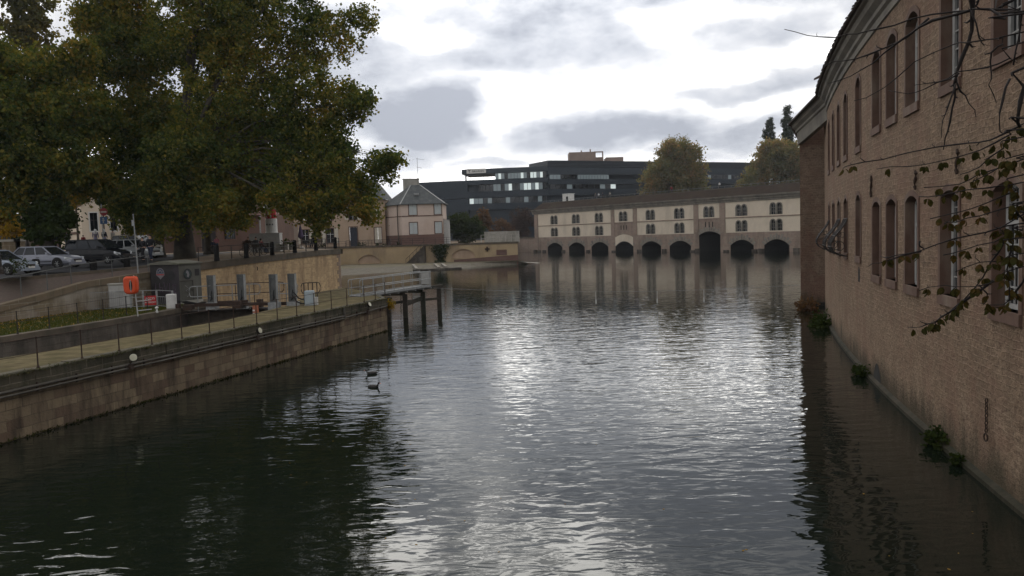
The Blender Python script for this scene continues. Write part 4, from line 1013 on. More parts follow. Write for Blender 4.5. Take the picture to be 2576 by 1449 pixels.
for k in range(1500):
    u = rng.random() ** .6; w = .9 + 2.1 * max(0, u - .25); leaf(V, Fc, Vector(TP(s + rng.gauss(0, .42) * w, .8 + u * 3.5, .12 + rng.random() * .25)), .3)
link_mesh('foliage', np.array(V), Fc, M_leaf_green, iv); MB().path([TP(s, .8, .2), TP(s + .1, 2.4, .15), TP(s - .3, 3.9, .12)], [.14, .1, .05], 6).build('stem', M_bark, iv)

def railing(name, pts, h, mat, label, rails=(1.0, .5), pr=.02, rr=.014, posts=None, group=None, top_extra=0., foot=True):
    """posts standing at pts with rails at fractions of the height"""
    t = thing(name, pts[0], label, 'railing', group)
    pm = MB(); p = Vector(pts[0]); pm.tube(p, p + Vector((0, 0, h + top_extra)), pr, pr * .8, 8)
    if foot: pm.lathe(p, [(pr * 1.9, 0), (pr * 1.9, .05), (pr, .1)], 8); pm.ball(p + Vector((0, 0, h * .5)), pr * 1.5, n=6); pm.ball(p + Vector((0, 0, h)), pr * 1.45, n=6)
    first = pm.build('post', mat, t)
    for q in pts[1:]: copy_part(first, t, Vector(q) - Vector(pts[0]))
    rm = MB()
    for f in rails:
        L = [Vector(q) + Vector((0, 0, h * f)) for q in pts]
        for a, b in zip(L, L[1:]):
            m = (a + b) / 2 - Vector((0, 0, .012)); rm.path([a, m, b], rr, 6)
    rm.build('rail', mat, t)
    return t
# railing along the river side of the island
ypts = [25.85 - 1.76 * k for k in (2, 1)] + [25.85, 27.6, 29.27, 30.92, 32.6, 34.32, 36.0, 37.7, 39.4, 41.14, 42.86, 44.67, 46.45, 48.6, 50.1, 51.5]
railing('quay_railing', [(quay_x(y) - .02, y, 2.12) for y in ypts], 1.02, M_rust, 'thin rusty railing along the river edge of the mossy quay', rails=(1., .5), pr=.026, rr=.013)
railing('lock_railing', [(-25.2, 27.8, 2.12), (-24.6, 30.0, 2.12), (-24.0, 32.2, 2.12), (-23.3, 34.4, 2.12)] + [(-22.85 + .22 * k, 36.5 + 2.15 * k, 2.12) for k in range(6)], 1.05, M_iron, 'thin dark railing with two rails along the grass edge of the lock', rails=(1., .55), pr=.028, rr=.011)
rp = []
for px, py, Y in ((-40, 762, 42.5), (54.5, 745, 44.), (120, 730, 46.2), (180, 714.6, 48.9)): p = at(px, py, Y); rp.append((p.x, p.y, p.z))
rp = [(-33.6, 33., 2.6), (-30.8, 38., 2.95)] + rp + [(-25.9, 51.6, 4.02), (-24.6, 53.9, 4.22)]
railing('ramp_railing', rp, 1.15, M_steel, 'plain tube handrail climbing beside the brick ramp', rails=(1.,), pr=.03, rr=.032, foot=False)
# dark bollards and bars along the street and plaza edge
M_bollard = plain('dark_bollard', (.018, .017, .017), (.012, .012, .012), rough=.9, spec=.1, scale=3, bump=.004)
def bollard(loc, h, label, w=.36):
    t = thing('bollard', loc, label, 'bollard', 'dark bollards along the plaza edge'); m = MB(); p = Vector(loc)
    m.lathe(p, [(w * .56, -.05), (w * .56, .12), (w * .5, .2), (w * .5, h - .1), (w * .44, h - .02), (w * .2, h)], 10); m.build('shaft', M_bollard, t)
    return t
bl = []
for px, py, h, lab in ((93, 699, 1.15, 'dark bollard standing in front of the silver hatchback'), (237, 702.5, 1.3, 'dark bollard in front of the black people carrier beside the ramp handrail'), (321, 688, 1.2, 'dark bollard behind the orange lifebuoy housing')):
    Y = {93: 48., 237: 51.5, 321: 54.}[px]; p = at(px, py, Y); bl.append(p); bollard(p, h, lab, .42)
plb = []
for i, (px, py, Y) in enumerate(((545.7, 655, 57.6), (620, 647.5, 62.), (685, 640.6, 67.), (742, 634.7, 71.5), (795, 628.9, 76.), (843.5, 624., 80.5))):
    p = at(px, py, Y); plb.append(p); bollard(p, 1.1, ['plaza bollard nearest the dark cabin, in front of the child in pink', 'second plaza bollard from the cabin, beside the parked bicycles', 'third plaza bollard, in front of the white advertising column', 'fourth plaza bollard, in front of the furled purple parasol', 'fifth plaza bollard, second from the wall corner', 'plaza bollard standing at the wall corner'][i], .36)
fp = []
for px, py, Y in ((500, 658, 56.2), (583, 651, 59.8), (653, 643.5, 64.5), (715, 637.6, 69.2), (770, 632, 73.7), (819, 626.5, 78.2), (853, 623.4, 81.4)): p = at(px, py, Y); fp.append((p.x, p.y, p.z))
railing('plaza_railing', fp, 1.0, M_iron, 'dark bar railing between the bollards on top of the beige plaza wall', rails=(1., .6), pr=.045, rr=.025, foot=False)
s0 = ts(870); tpts = [TP(s0 + (ts(1210) - s0) * i / 12, 4.55, -.1) for i in range(13)]
railing('terrace_railing', tpts, 1.25, M_iron, 'dark railing on the far terrace in front of the houses', rails=(1., .66, .33), pr=.05, rr=.028, foot=False)
railing('pale_terrace_railing', [TP(ts(1210) + (TL - ts(1210)) * i / 6, 4.55, -.1) for i in range(7)], 1.5, M_concrete, 'pale railing at the river end of the far terrace', rails=(1., .5), pr=.09, rr=.06, foot=False)
tag(MB().prism([TP(ts(1202), 0, -6)[:2], TP(ts(1292), 0, -6)[:2], TP(ts(1292), 0, -6.6)[:2], TP(ts(1202), 0, -6.6)[:2]], 4.3, 6.7).build('garden_wall', M_concrete), 'pale low garden wall behind the pale terrace railing', 'wall', kind='thing')

# ------------------------------------------------------------------ houses
def fwall(mb, p0, p1, z0, z1, holes=()):
    """vertical wall from p0 to p1 (plan) with square holes (u0, u1, za, zb) in metres from p0"""
    a = Vector(p0); d = (Vector(p1) - a); L = d.length; d.normalize()
    def P(s, z, o=0.): n = Vector((d.y, -d.x)); q = a + d * s + n * o; return (q.x, q.y, z)
    byc = {}
    for h in holes: byc.setdefault((h[0], h[1]), []).append((h[2], h[3], 0, 'seg'))
    wall_open(mb, P, 0, L, z0, z1, [(k[0], k[1], v) for k, v in byc.items()], 1, 100)
    return P
def house_window(parent, P, u0, u1, za, zb, frame_mat, kind='closed', sh=M_shutter):
    m = MB(); w = .16
    for (a, b, c, d) in ((u0 - w, u0, za - w, zb + w), (u1, u1 + w, za - w, zb + w), (u0, u1, zb, zb + w), (u0, u1, za - w, za)):
        m.quad(P(a, c, .06), P(b, c, .06), P(b, d, .06), P(a, d, .06))
    for (p, q) in (((u0, za), (u0, zb)), ((u0, zb), (u1, zb)), ((u1, zb), (u1, za)), ((u1, za), (u0, za))): m.quad(P(*p, .06), P(*q, .06), P(*q, -.2), P(*p, -.2))
    f = m.build('window', frame_mat, parent)
    if kind == 'closed':
        s = MB()
        for (a, b) in ((u0 + .02, (u0 + u1) / 2 - .02), ((u0 + u1) / 2 + .02, u1 - .02)):
            s.quad(P(a, za, -.02), P(b, za, -.02), P(b, zb, -.02), P(a, zb, -.02))
            for k in (.12, .5, .88): z = za + (zb - za) * k; s.bar(P(a, z, 0.0), P(b, z, 0.0), .08, .06)
        s.build('shutter', sh, f)
    else:
        MB().quad(P(u0, za, -.18), P(u1, za, -.18), P(u1, zb, -.18), P(u0, zb, -.18)).build('pane', M_glass, f)
        b_ = MB(); b_.bar(P((u0 + u1) / 2, za, -.15), P((u0 + u1) / 2, zb, -.15), .07); b_.bar(P(u0, za + (zb - za) * .6, -.15), P(u1, za + (zb - za) * .6, -.15), .06); b_.build('frame', M_white if kind != 'dark' else M_iron, f)
        if kind == 'open':
            s = MB(); g = (u1 - u0) * .5
            for (a, b) in ((u0 - w - g, u0 - w), (u1 + w, u1 + w + g)):
                for k in range(1): s.prism([P(a, 0, .05)[:2], P(b, 0, .05)[:2], P(b, 0, .12)[:2], P(a, 0, .12)[:2]], za - .05, zb + .05)
            s.build('shutter', sh, f)
    return f
# pink corner house with the hipped slate roof
hs = thing('pink_house', (-18.5, 172, 4.3), 'pink corner house with a hipped slate roof and closed grey shutters', 'house')
cA, cB, cC = (-27.2, 175.5), (-23.0, 170.), (-14.25, 170.); cD = (-14.25, 180.); cE = (-25., 181.)
mb = MB(); z0, z1 = 4.3, 13.15
hol = [(1.6, 3.25, 10.8, 13.0), (7.0, 8.45, 10.8, 13.0), (1.6, 3.25, 6.75, 9.15), (7.0, 8.45, 6.75, 9.15)]
P1 = fwall(mb, cB, cC, 6.75 - .0 if False else 4.3, z1, [(a, b, c, min(d, z1 - .08)) for a, b, c, d in hol]); fwall(mb, cC, cD, 4.3, z1); P2 = fwall(mb, cA, cB, 4.3, z1); fwall(mb, cD, cE, 4.3, z1); fwall(mb, cE, cA, 4.3, z1)
mb.build('wall', M_pinkplaster, hs)
pl = MB()
for P, L in ((P1, 8.75), (P2, 6.9)): pl.quad(P(-.05, 4.3, .08), P(L + .05, 4.3, .08), P(L + .05, 6.55, .08), P(-.05, 6.55, .08)); pl.quad(P(-.05, 6.55, .08), P(L + .05, 6.55, .08), P(L + .05, 6.55, 0), P(-.05, 6.55, 0))
pl.quad((cC[0] + .08, cC[1], 4.3), (cD[0] + .08, cD[1], 4.3), (cD[0] + .08, cD[1], 6.55), (cC[0] + .08, cC[1], 6.55)); pl.build('plinth', M_redplinth, hs)
sc_ = MB()
for P, L in ((P1, 8.75), (P2, 6.9)): sc_.quad(P(0, 10.45, .07), P(L, 10.45, .07), P(L, 10.65, .07), P(0, 10.65, .07)); sc_.quad(P(0, 10.65, .07), P(L, 10.65, .07), P(L, 10.65, 0), P(0, 10.65, 0))
sc_.build('string_course', M_pink, hs)
for (a, b, c, d) in hol: house_window(hs, P1, a, b, c, min(d, z1 - .08), M_pink, 'closed')
rf = MB(); ov = .55; E_ = [(cA[0] - .9, cA[1] + .2), (cB[0] - .2, cB[1] - ov), (cC[0] + ov, cC[1] - ov), (cD[0] + ov, cD[1] + ov), (cE[0] - ov, cE[1] + ov)]
rA, rB = (-21.4, 174.6, 17.4), (-19.4, 174.8, 17.4)
pts = [(x, y, 13.1) for x, y in E_]
rf.poly(pts[0], pts[1], rA); rf.poly(pts[1], pts[2], rB, rA); rf.poly(pts[2], pts[3], rB); rf.poly(pts[3], pts[4], rA, rB); rf.poly(pts[4], pts[0], rA)
rf.poly(*[(x, y, 13.0) for x, y, z in pts]); 
for i in range(5): a, b = pts[i], pts[(i + 1) % 5]; rf.quad(a, b, (b[0], b[1], 13.0), (a[0], a[1], 13.0))
r_ = rf.build('roof', M_slate, hs)
MB().bar(pts[1], rA, .22, .1).bar(pts[2], rB, .22, .1).build('hip_ridge', M_galv, r_)
for (x, y) in ((-22.3, 176.0), (-20.6, 176.2)): MB().box(x - .85, x + .85, y - .6, y + .6, 15.5, 18.7).box(x - .95, x + .95, y - .7, y + .7, 18.7, 18.9).build('chimney', M_concrete, r_)
p = at(880.5 + .23868 * 685, 364.8 + .23868 * 478, 172.5); MB().obox((-19.9, 171.9), (1, 0), 1.0, .9, 15.0, 15.5).build('skylight', M_galv, r_)
an = MB(); ax, ay = -19.75, 174.6; an.tube((ax, ay, 16.8), (ax, ay, 23.2), .05, .035, 6)
for z, w in ((23.1, 1.5), (21.3, .9), (18.9, 1.4)):
    an.bar((ax - .3, ay, z), (ax + w, ay + .3, z - .25), .04)
    for k in range(5): an.bar((ax + w * k / 4, ay - .25, z - .06 * k), (ax + w * k / 4, ay + .35, z - .06 * k), .025)
an.build('antenna', M_iron, r_)
dp = MB(); dp.path([(-23.9, 170.8, 13.), (-24.0, 170.8, 12.4), (-24.0, 170.7, 7.2), (-23.9, 170.6, 4.5)], .12, 6); dp.build('drainpipe', M_bark, hs)
bush('climbing_plant', (-24.0, 170.3, 4.4), .5, .4, 2.6, 220, .28, M_leaf_green, 'dark climbing plant on the drainpipe of the pink house', 'plant')
# glazed porch at the right side
po = MB(); po.box(-14.2, -13.1, 170.6, 174, 4.3, 9.6).quad((-14.2, 170.4, 9.9), (-12.8, 170.4, 9.5), (-12.8, 174, 9.5), (-14.2, 174, 9.9)); po.build('porch', M_whiteframe, hs)
# tan house
hb = thing('tan_house', (-34, 174, 4.3), 'long tan house with cream shutters half hidden behind the plane tree', 'house')
mb = MB(); hA, hB = (-49., 174.), (-27.2, 174.); 
hol = [(14.0, 15.6, 10.3, 13.0), (14.1, 15.8, 4.35, 8.6), (20.0 - .4, 21.4 - .4, 10.8, 12.6), (19.4, 20.9, 5.1, 8.4), (8.9, 10.5, 5.4, 8.5), (9.0, 10.5, 10.4, 13.0), (3.5, 5.0, 5.4, 8.4), (3.5, 5.0, 10.4, 13.0)]
hol = [(a, b, c, d) for a, b, c, d in hol]
grp = [(14.0, 15.6, 10.3, 13.0), (14.0, 15.6, 4.35, 8.6), (19.4, 20.9, 10.5, 12.6), (19.4, 20.9, 5.1, 8.4), (8.9, 10.5, 5.4, 8.5), (8.9, 10.5, 10.4, 13.0), (3.5, 5.0, 5.4, 8.4), (3.5, 5.0, 10.4, 13.0)]
P3 = fwall(mb, hA, hB, 4.3, 14.6, grp); fwall(mb, hB, (-27.2, 186.), 4.3, 14.6); mb.build('wall', M_tanplaster, hb)
for (a, b, c, d), k in zip(grp, ('open', 'door', 'closed', 'closed', 'open', 'closed', 'open', 'closed')):
    if k == 'door':
        MB().quad(P3(a, c, -.15), P3(b, c, -.15), P3(b, d, -.15), P3(a, d, -.15)).build('door', plain('dark_blue_door', (.03, .035, .05), rough=.5), hb)
        m = MB(); w = .25
        for (u, v) in ((a - w, a), (b, b + w)): m.quad(P3(u, c, .07), P3(v, c, .07), P3(v, d + w, .07), P3(u, d + w, .07))
        m.quad(P3(a, d, .07), P3(b, d, .07), P3(b, d + w, .07), P3(a, d + w, .07)); m.build('door_surround', M_pink, hb)
    else: house_window(hb, P3, a, b, c, d, M_pink, k, M_creamshutter)
rf = MB(); rf.quad((-49.4, 173.3, 14.5), (-26.8, 173.3, 14.5), (-30, 180, 19.5), (-46, 180, 19.5)).poly((-26.8, 173.3, 14.5), (-26.8, 186.7, 14.5), (-30, 180, 19.5)).quad((-49.4, 173.3, 14.5), (-26.8, 173.3, 14.5), (-26.8, 173.3, 14.35), (-49.4, 173.3, 14.35)); rf.build('roof', M_slate, hb)
MB().box(-34, -32.6, 179, 180.4, 18.4, 20.8).build('chimney', M_brick, hb)
# dark garden fence and shrubs in front of it
railing('garden_fence', [(-45 + 1.9 * i, 171.2, 4.35) for i in range(12)], 1.3, M_iron, 'dark iron garden fence in front of the tan house', rails=(1., .2, .6), pr=.05, rr=.03, foot=False)
for (x, lab, m) in ((-41., 'garden shrub below the tan house window', M_leaf_green), (-32.0, 'garden shrub by the tan house door', M_leaf_green), (-28.4, 'spiky garden shrub beside the closed cream shutters', M_leaf_green)):
    bush('garden_shrub', (x, 172.2, 4.4), 1.1, .8, .9, 260, .3, m, lab, 'shrub', 'shrubs in front of the tan house')
# brick red workshop behind the plaza
rbd = thing('red_workshop', (-38, 108, 5), 'low reddish plastered building with a dark door behind the plane trees', 'building')
mb = MB(); W0, W1 = (-48., 107.), (-33.0, 105.); grp = [(6.9, 9.0, 5.0, 8.5), (10.2, 11.8, 6.55, 8.2)]
P4 = fwall(mb, W0, W1, 4.6, 9.7, grp); fwall(mb, W1, (-32., 118.), 4.6, 9.7); mb.build('wall', M_redplaster, rbd)
MB().quad(P4(6.9, 5., -.15), P4(9., 5., -.15), P4(9., 8.5, -.15), P4(6.9, 8.5, -.15)).build('door', M_cab_dark, rbd); house_window(rbd, P4, 10.2, 11.8, 6.55, 8.2, M_brick, 'dark')
b_ = MB()
for i in range(6): u = 10.3 + 1.4 * i / 5; b_.bar(P4(u, 6.55, .0), P4(u, 8.2, .0), .04)
b_.build('window_bars', M_iron, rbd)
MB().quad((-48.5, 106.3, 9.6), (-32.5, 104.3, 9.6), (-33.5, 112, 13.2), (-47.5, 114, 13.2)).quad((-48.5, 106.3, 9.6), (-32.5, 104.3, 9.6), (-32.5, 104.3, 9.45), (-48.5, 106.3, 9.45)).build('roof', M_redroof, rbd)
MB().tube((-32.85, 104.9, 5), (-32.85, 104.9, 9.6), .1, n=6).build('drainpipe', M_galv, rbd)
dk = thing('garden_building', (-30, 150, 4.3), 'dim far facade behind the advertising column', 'building'); MB().box(-62, -42, 148, 158, 4.2, 9.5).build('wall', plain('dim_plaster', (.20, .15, .115), (.16, .12, .095), rough=.9), dk)
MB().quad((-62.6, 147.4, 9.4), (-41.4, 147.4, 9.4), (-43, 153, 12.5), (-61, 153, 12.5)).build('roof', M_redroof, dk)
for x in (-58., -52., -46.): house_window(dk, lambda s, z, o=0.: (s, 147.95 - o, z), x, x + 1.4, 5.6, 7.8, M_pink, 'dark')
# white gabled house at the end of the street
gh = thing('gabled_house', (-57, 106, 5), 'narrow cream gabled house with tall windows at the end of the street', 'house')
gA, gB, gC = (-63.2, 112.), (-56.3, 105.), (-51.6, 108.); mb = MB(); gz = 11.4; top = 15.2
grpA = [(1.0, 1.9, 8.2, 10.6), (3.4, 4.2, 8.2, 10.4)]
P5 = fwall(mb, gB, gC, 4.6, gz, grpA); P6 = fwall(mb, gA, gB, 4.6, gz, [(2.2, 3.1, 7.4, 9.2)])
gl = (Vector(gC) - Vector(gB)).length
mb.poly(P5(0, gz), P5(gl, gz), P5(gl * .58, top + 1.0), P5(gl * .36, top + 1.0)); fwall(mb, gC, (-58.5, 115.), 4.6, gz); mb.build('wall', M_plaster, gh)
for a in grpA: house_window(gh, P5, *a, M_white, 'dark')
house_window(gh, P6, 2.2, 3.1, 7.4, 9.2, M_pink, 'dark')
for u in (.34, .56): 
    m = MB(); m.quad(P5(gl * u - .17, 11.9, .03), P5(gl * u + .17, 11.9, .03), P5(gl * u + .17, 13.9, .03), P5(gl * u - .17, 13.9, .03)); m.build('slit_window', M_dark, gh)
rA = [P5(0, gz, .3), P5(gl * .36, top + 1., .3)]; n6 = Vector((gA[0] - gB[0], gA[1] - gB[1], 0))
rf = MB(); q = [Vector(v) for v in rA]; rf.quad(q[0], q[1], q[1] + n6, q[0] + n6); q2 = [Vector(P5(gl, gz, .3)), Vector(P5(gl * .58, top + 1., .3))]; rf.quad(q2[0], q2[1], q2[1] + n6, q2[0] + n6); rf.quad(q[1], q2[1], q2[1] + n6, q[1] + n6); rf.build('roof', M_redroof, gh)
MB().bar(P6(-.0, 8.0, .05), P6(9.0, 8.0, .05), .12, .35).build('lintel_band', M_pink, gh)
MB().path([P5(2.6, 11.3, .1), P5(2.6, 5., .1)], .07, 6).build('drainpipe', M_iron, gh)
# red roofed half timbered house and its small gabled shed
rh = thing('half_timbered_house', (-50, 112, 5), 'dark red tiled half timbered house with a brick chimney behind the parked cars', 'house')
mb = MB(); T0, T1 = (-56.0, 111.), (-44.0, 109.); grp = [(1.8, 3.6, 8.7, 10.0), (5.2, 7.0, 5.8, 8.2), (8.6, 10.4, 5.8, 8.2)]; P7 = fwall(mb, T0, T1, 4.6, 10.2, grp); mb.build('wall', M_redplaster, rh)
for a in grp: house_window(rh, P7, *a, M_timber, 'dark')
tm = MB()
for u in (0, 2., 4.6, 7.6, 11., 12.1): tm.bar(P7(u, 4.6, .04), P7(u, 10.2, .04), .22, .08)
for z in (8.4, 10.1, 6.0): tm.bar(P7(0, z, .05), P7(12.1, z, .05), .22, .08)
for a, b in ((0, 2.), (4.6, 2.6), (7.6, 5.), (11, 9.)): tm.bar(P7(a, 8.4, .045), P7(b, 10.1, .045), .16, .06)
tm.build('timber_frame', M_timber, rh)
MB().quad((-56.6, 110.2, 10.1), (-43.4, 108.2, 10.1), (-44.5, 116, 16.), (-55.5, 118, 16.)).quad((-56.6, 110.2, 10.1), (-43.4, 108.2, 10.1), (-43.4, 108.2, 9.9), (-56.6, 110.2, 9.9)).build('roof', M_redroof, rh)
MB().box(-55.6, -53.2, 112.2, 113.8, 10.4, 15.2).box(-55.8, -53.0, 112.0, 114., 15.2, 15.5).build('chimney', M_brick, rh)
sh = thing('gabled_shed', (-45.6, 100, 5), 'small red gabled shed with dark timber edges behind the couple', 'shed')
m = MB(); m.poly((-47.2, 100, 4.6), (-44.0, 100, 4.6), (-44.0, 100, 7.2), (-45.6, 100, 8.9), (-47.2, 100, 7.2)).quad((-44., 100, 4.6), (-44., 105, 4.6), (-44., 105, 7.2), (-44., 100, 7.2)); m.build('wall', M_redplaster, sh)
m = MB()
for s in (-1, 1): m.quad((-45.6, 99.7, 9.05), (-45.6 + 2. * s, 99.7, 6.95), (-45.6 + 2. * s, 105, 6.95), (-45.6, 105, 9.05))
m.build('roof', M_redroof, sh)
m = MB(); 
for a, b in (((-47.2, 7.1), (-45.6, 8.8)), ((-44., 7.1), (-45.6, 8.8)), ((-47.2, 7.15), (-44., 7.15)), ((-46.4, 4.6), (-46.4, 8.)), ((-44.8, 4.6), (-44.8, 8.))): m.bar((a[0], 99.95, a[1]), (b[0], 99.95, b[1]), .14, .1)
m.build('timber_frame', M_timber, sh); MB().quad((-46.1, 99.97, 5.6), (-45.1, 99.97, 5.6), (-45.1, 99.97, 6.9), (-46.1, 99.97, 6.9)).build('window', M_glass, sh)
bh = thing('back_house', (-80, 140, 4.8), 'dim house wall with a dark roof beyond the gate piers', 'house')
MB().box(-112, -66, 138, 148, 4.5, 8.6).build('wall', M_redplaster, bh); MB().quad((-113, 137.3, 8.5), (-65, 137.3, 8.5), (-67, 143, 12.5), (-111, 143, 12.5)).build('roof', M_redroof, bh)
# old yellow gate piers far left
for (px, w, lab) in ((37, 1.6, 'yellowish stone gate pier under the yellow tree, left of the wall gap'), (63, 1.0, 'narrower yellowish stone gate pier, right of the wall gap')):
    p = at(px, 622, 70.); t = thing('gate_pier', (p.x, p.y, 4.8), lab, 'pier', 'yellowish stone gate piers'); MB().box(p.x - w / 2, p.x + w / 2, p.y - .5, p.y + .5, 4.7, 6.75).build('shaft', M_ramp_wall, t); MB().box(p.x - w / 2 - .1, p.x + w / 2 + .1, p.y - .6, p.y + .6, 6.75, 6.95).build('cap', M_concrete, t)

# ------------------------------------------------------------------ trees
def make_tree(name, base, blobs, limbs, trunk_r, trunk_h, mat, bark, label, cat='tree', group=None, size=.3, dens=1., cl_r=.75, per=46, lean=(0, 0), hang=0., nl=None):
    """trunk and limbs, and leaves gathered in clumps inside the crown lobes; blobs = (x, y, z, rx, ry, rz)"""
    t = thing(name, base, label, cat, group); base = Vector(base)
    top = base + Vector((lean[0], lean[1], trunk_h))
    m = MB(); m.path([base + Vector((0, 0, -.3)), base + Vector((0, 0, .15)), base + Vector((lean[0] * .2, lean[1] * .2, trunk_h * .3)), base + Vector((lean[0] * .55, lean[1] * .55, trunk_h * .65)), top], [trunk_r * 1.75, trunk_r * 1.35, trunk_r, trunk_r * .9, trunk_r * .92], 14)
    cents = []; V = []
    for (x, y, z, rx_, ry_, rz_, *dd) in blobs:
        area = 4 * math.pi * ((rx_ * ry_) ** 1.6 / 3 + (rx_ * rz_) ** 1.6 / 3 + (ry_ * rz_) ** 1.6 / 3) ** (1 / 1.6)
        nc = max(5, int(area * 1.65 * dens * (dd[0] if dd else 1.) / (per * size * size * .38) * 1.15))
        for k in range(nc):
            d = Vector((rng.gauss(0, 1), rng.gauss(0, 1), rng.gauss(0, 1))).normalized() * (rng.random() ** .42) * rng.uniform(.86, 1.06)
            c = Vector((x + d.x * rx_, y + d.y * ry_, z + d.z * rz_)); cents.append((c, cl_r * rng.uniform(.55, 1.25)))
    A = np.repeat(np.array([tuple(c) for c, r in cents]), per, 0); rr = np.repeat(np.array([r for c, r in cents]), per)[:, None]
    n = len(A)
    g = nr.normal(size=(n, 3)) * np.array([.55, .55, .45]) * rr; g[:, 2] -= np.abs(nr.normal(size=n)) * hang
    p = A + g
    L = (size * nr.uniform(.6, 1.4, n))[:, None]
    d = nr.normal(size=(n, 3)); d[:, 2] -= .35; d /= np.linalg.norm(d, axis=1)[:, None]
    s = np.cross(d, nr.normal(size=(n, 3))); s /= np.linalg.norm(s, axis=1)[:, None]
    fold = np.cross(d, s)
    quad = np.stack([p, p + d * L * .45 + s * L * .42 + fold * L * .08, p + d * L, p + d * L * .45 - s * L * .42 + fold * L * .08], 1).reshape(-1, 3)
    big_mesh('crown', quad, 4, mat, t)
    # limbs reach from the trunk into the lobes, then fork to some clumps
    for (x, y, z, rx_, ry_, rz_, *dd) in blobs:
        e = Vector((x, y, z)); s0 = top + (base - top) * rng.uniform(0, .12)
        mid = s0.lerp(e, .45) + Vector((rng.uniform(-.6, .6), rng.uniform(-.6, .6), (e - s0).length * .10))
        r0 = trunk_r * min(.5, .16 + .05 * max(rx_, rz_))
        if (e - top).length > 30 * trunk_r + 3: r0 *= .8
        m.path([s0, s0.lerp(mid, .5) + Vector((0, 0, .2)), mid, mid.lerp(e, .55), e], [r0, r0 * .75, r0 * .5, r0 * .28, r0 * .1], 7)
        near = [c for c, r in cents if (c - e).length < max(rx_, rz_) * 1.1]
        for k in range(min(len(near), limbs)):
            c = near[rng.randrange(len(near))]; st = mid.lerp(e, rng.uniform(.1, .95))
            m.path([st, st.lerp(c, .5) + Vector((rng.uniform(-.3, .3), rng.uniform(-.3, .3), .25)), c], [r0 * .16, r0 * .10, r0 * .04], 5)
    m.build('trunk', bark, t, smooth=True)
    return t
def big_mesh(name, verts, k, mat, parent):
    loc = np.array(world_loc(parent)); n = len(verts) // k
    me = bpy.data.meshes.new(name); me.vertices.add(len(verts)); me.vertices.foreach_set('co', (verts - loc).astype(np.float32).ravel())
    me.loops.add(len(verts)); me.loops.foreach_set('vertex_index', np.arange(len(verts), dtype=np.int32))
    me.polygons.add(n); me.polygons.foreach_set('loop_start', np.arange(0, len(verts), k, dtype=np.int32)); me.polygons.foreach_set('loop_total', np.full(n, k, np.int32))
    me.update(calc_edges=True); me.materials.append(mat)
    o = bpy.data.objects.new(name, me); C.objects.link(o); o.parent = parent; return o
def lobes(L):                                             # (px, py, radius in picture units, distance[, flatten])
    out = []
    for q in L:
        px, py, r, Y = q[:4]; fl = q[4] if len(q) > 4 else .9
        p = at(px, py, Y); rr = r * Y / F; out.append((p.x, p.y, p.z, rr, rr * 1.0, rr * fl) + ((q[5],) if len(q) > 5 else ()))
    return out
make_tree('plane_tree', at(466, 650, 66), lobes([(600, 440, 120, 66), (470, 400, 110, 64), (760, 450, 110, 65), (850, 420, 85, 64), (900, 480, 60, 64), (965, 412, 46, 63), (868, 255, 66, 65), (840, 95, 78, 67, .9, .5), (760, 230, 105, 66, .9, .55),
    (600, 270, 150, 67, .9, .75), (690, 70, 150, 68, .9, .65), (520, 90, 150, 69), (560, -130, 190, 70), (780, -110, 120, 69, .9, .6), (400, 470, 75, 63), (560, 520, 62, 62), (690, 492, 38, 61), (800, 520, 48, 62), (922, 530, 34, 62, 1.1), (752, 528, 28, 61), (800, 562, 26, 62), (850, 500, 45, 62), (815, 345, 72, 65), (750, 330, 80, 66), (425, 560, 40, 63),
    (600, -330, 190, 70), (480, 490, 60, 63), (350, 520, 60, 64), (990, 395, 28, 63), (912, 250, 34, 65), (905, 40, 40, 67, .9, .7)]), 3, .68, 7.5, M_leaf_plane, M_bark_pale, 'huge plane tree spreading over the plaza beside the dark cabin', 'tree', 'plane trees on the square', size=.23, dens=.76, hang=.15, cl_r=.6)
make_tree('plane_tree', at(525, 634, 77), lobes([(560, 470, 80, 77), (640, 430, 90, 78), (560, 380, 90, 78), (582, 540, 44, 76), (510, 540, 45, 76), (680, 380, 90, 79), (612, 562, 22, 75), (545, 300, 110, 80)]), 5, .32, 5.5, M_leaf_plane, M_bark, 'slimmer plane tree just right of the huge trunk', 'tree', 'plane trees on the square', size=.25, dens=.75, cl_r=.62)
make_tree('plane_tree', at(402, 640, 72), lobes([(330, 420, 90, 70), (280, 330, 110, 70, .9, .6), (250, 200, 115, 71, .9, .6), (350, 130, 110, 72), (380, 290, 100, 72), (300, 30, 110, 73), (300, -120, 130, 74), (330, 510, 48, 68), (240, 60, 60, 72), (430, 330, 90, 70), (395, 555, 42, 70), (345, 560, 38, 67), (300, 520, 34, 68), (280, -280, 150, 74)]), 5, .36, 6.5, M_leaf_plane, M_bark, 'plane tree with a thin dark trunk behind the couple', 'tree', 'plane trees on the square', size=.25, dens=.78, cl_r=.62)
make_tree('plane_tree', at(118, 640, 62), lobes([(160, 410, 100, 60), (60, 420, 100, 59), (100, 300, 110, 60), (200, 290, 90, 62), (20, 230, 110, 60), (130, 180, 70, 62), (-80, 330, 120, 58), (-60, 150, 100, 60), (220, 450, 60, 62), (60, 490, 55, 59), (200, 140, 50, 63), (270, 470, 45, 62), (-140, 450, 90, 57), (130, 480, 50, 60)]), 5, .38, 6.0, M_leaf_plane, M_bark, 'plane tree over the parked cars at the edge of the square', 'tree', 'plane trees on the square', size=.25, dens=.85, cl_r=.65)
make_tree('maple_tree', at(20, 640, 74), lobes([(10, 545, 34, 74), (-15, 520, 40, 74), (30, 575, 24, 73), (18, 505, 26, 74)]), 5, .16, 2.5, M_leaf_yellow, M_bark, 'small bright yellow tree behind the lamp post', size=.3, dens=1.1, cl_r=.5)
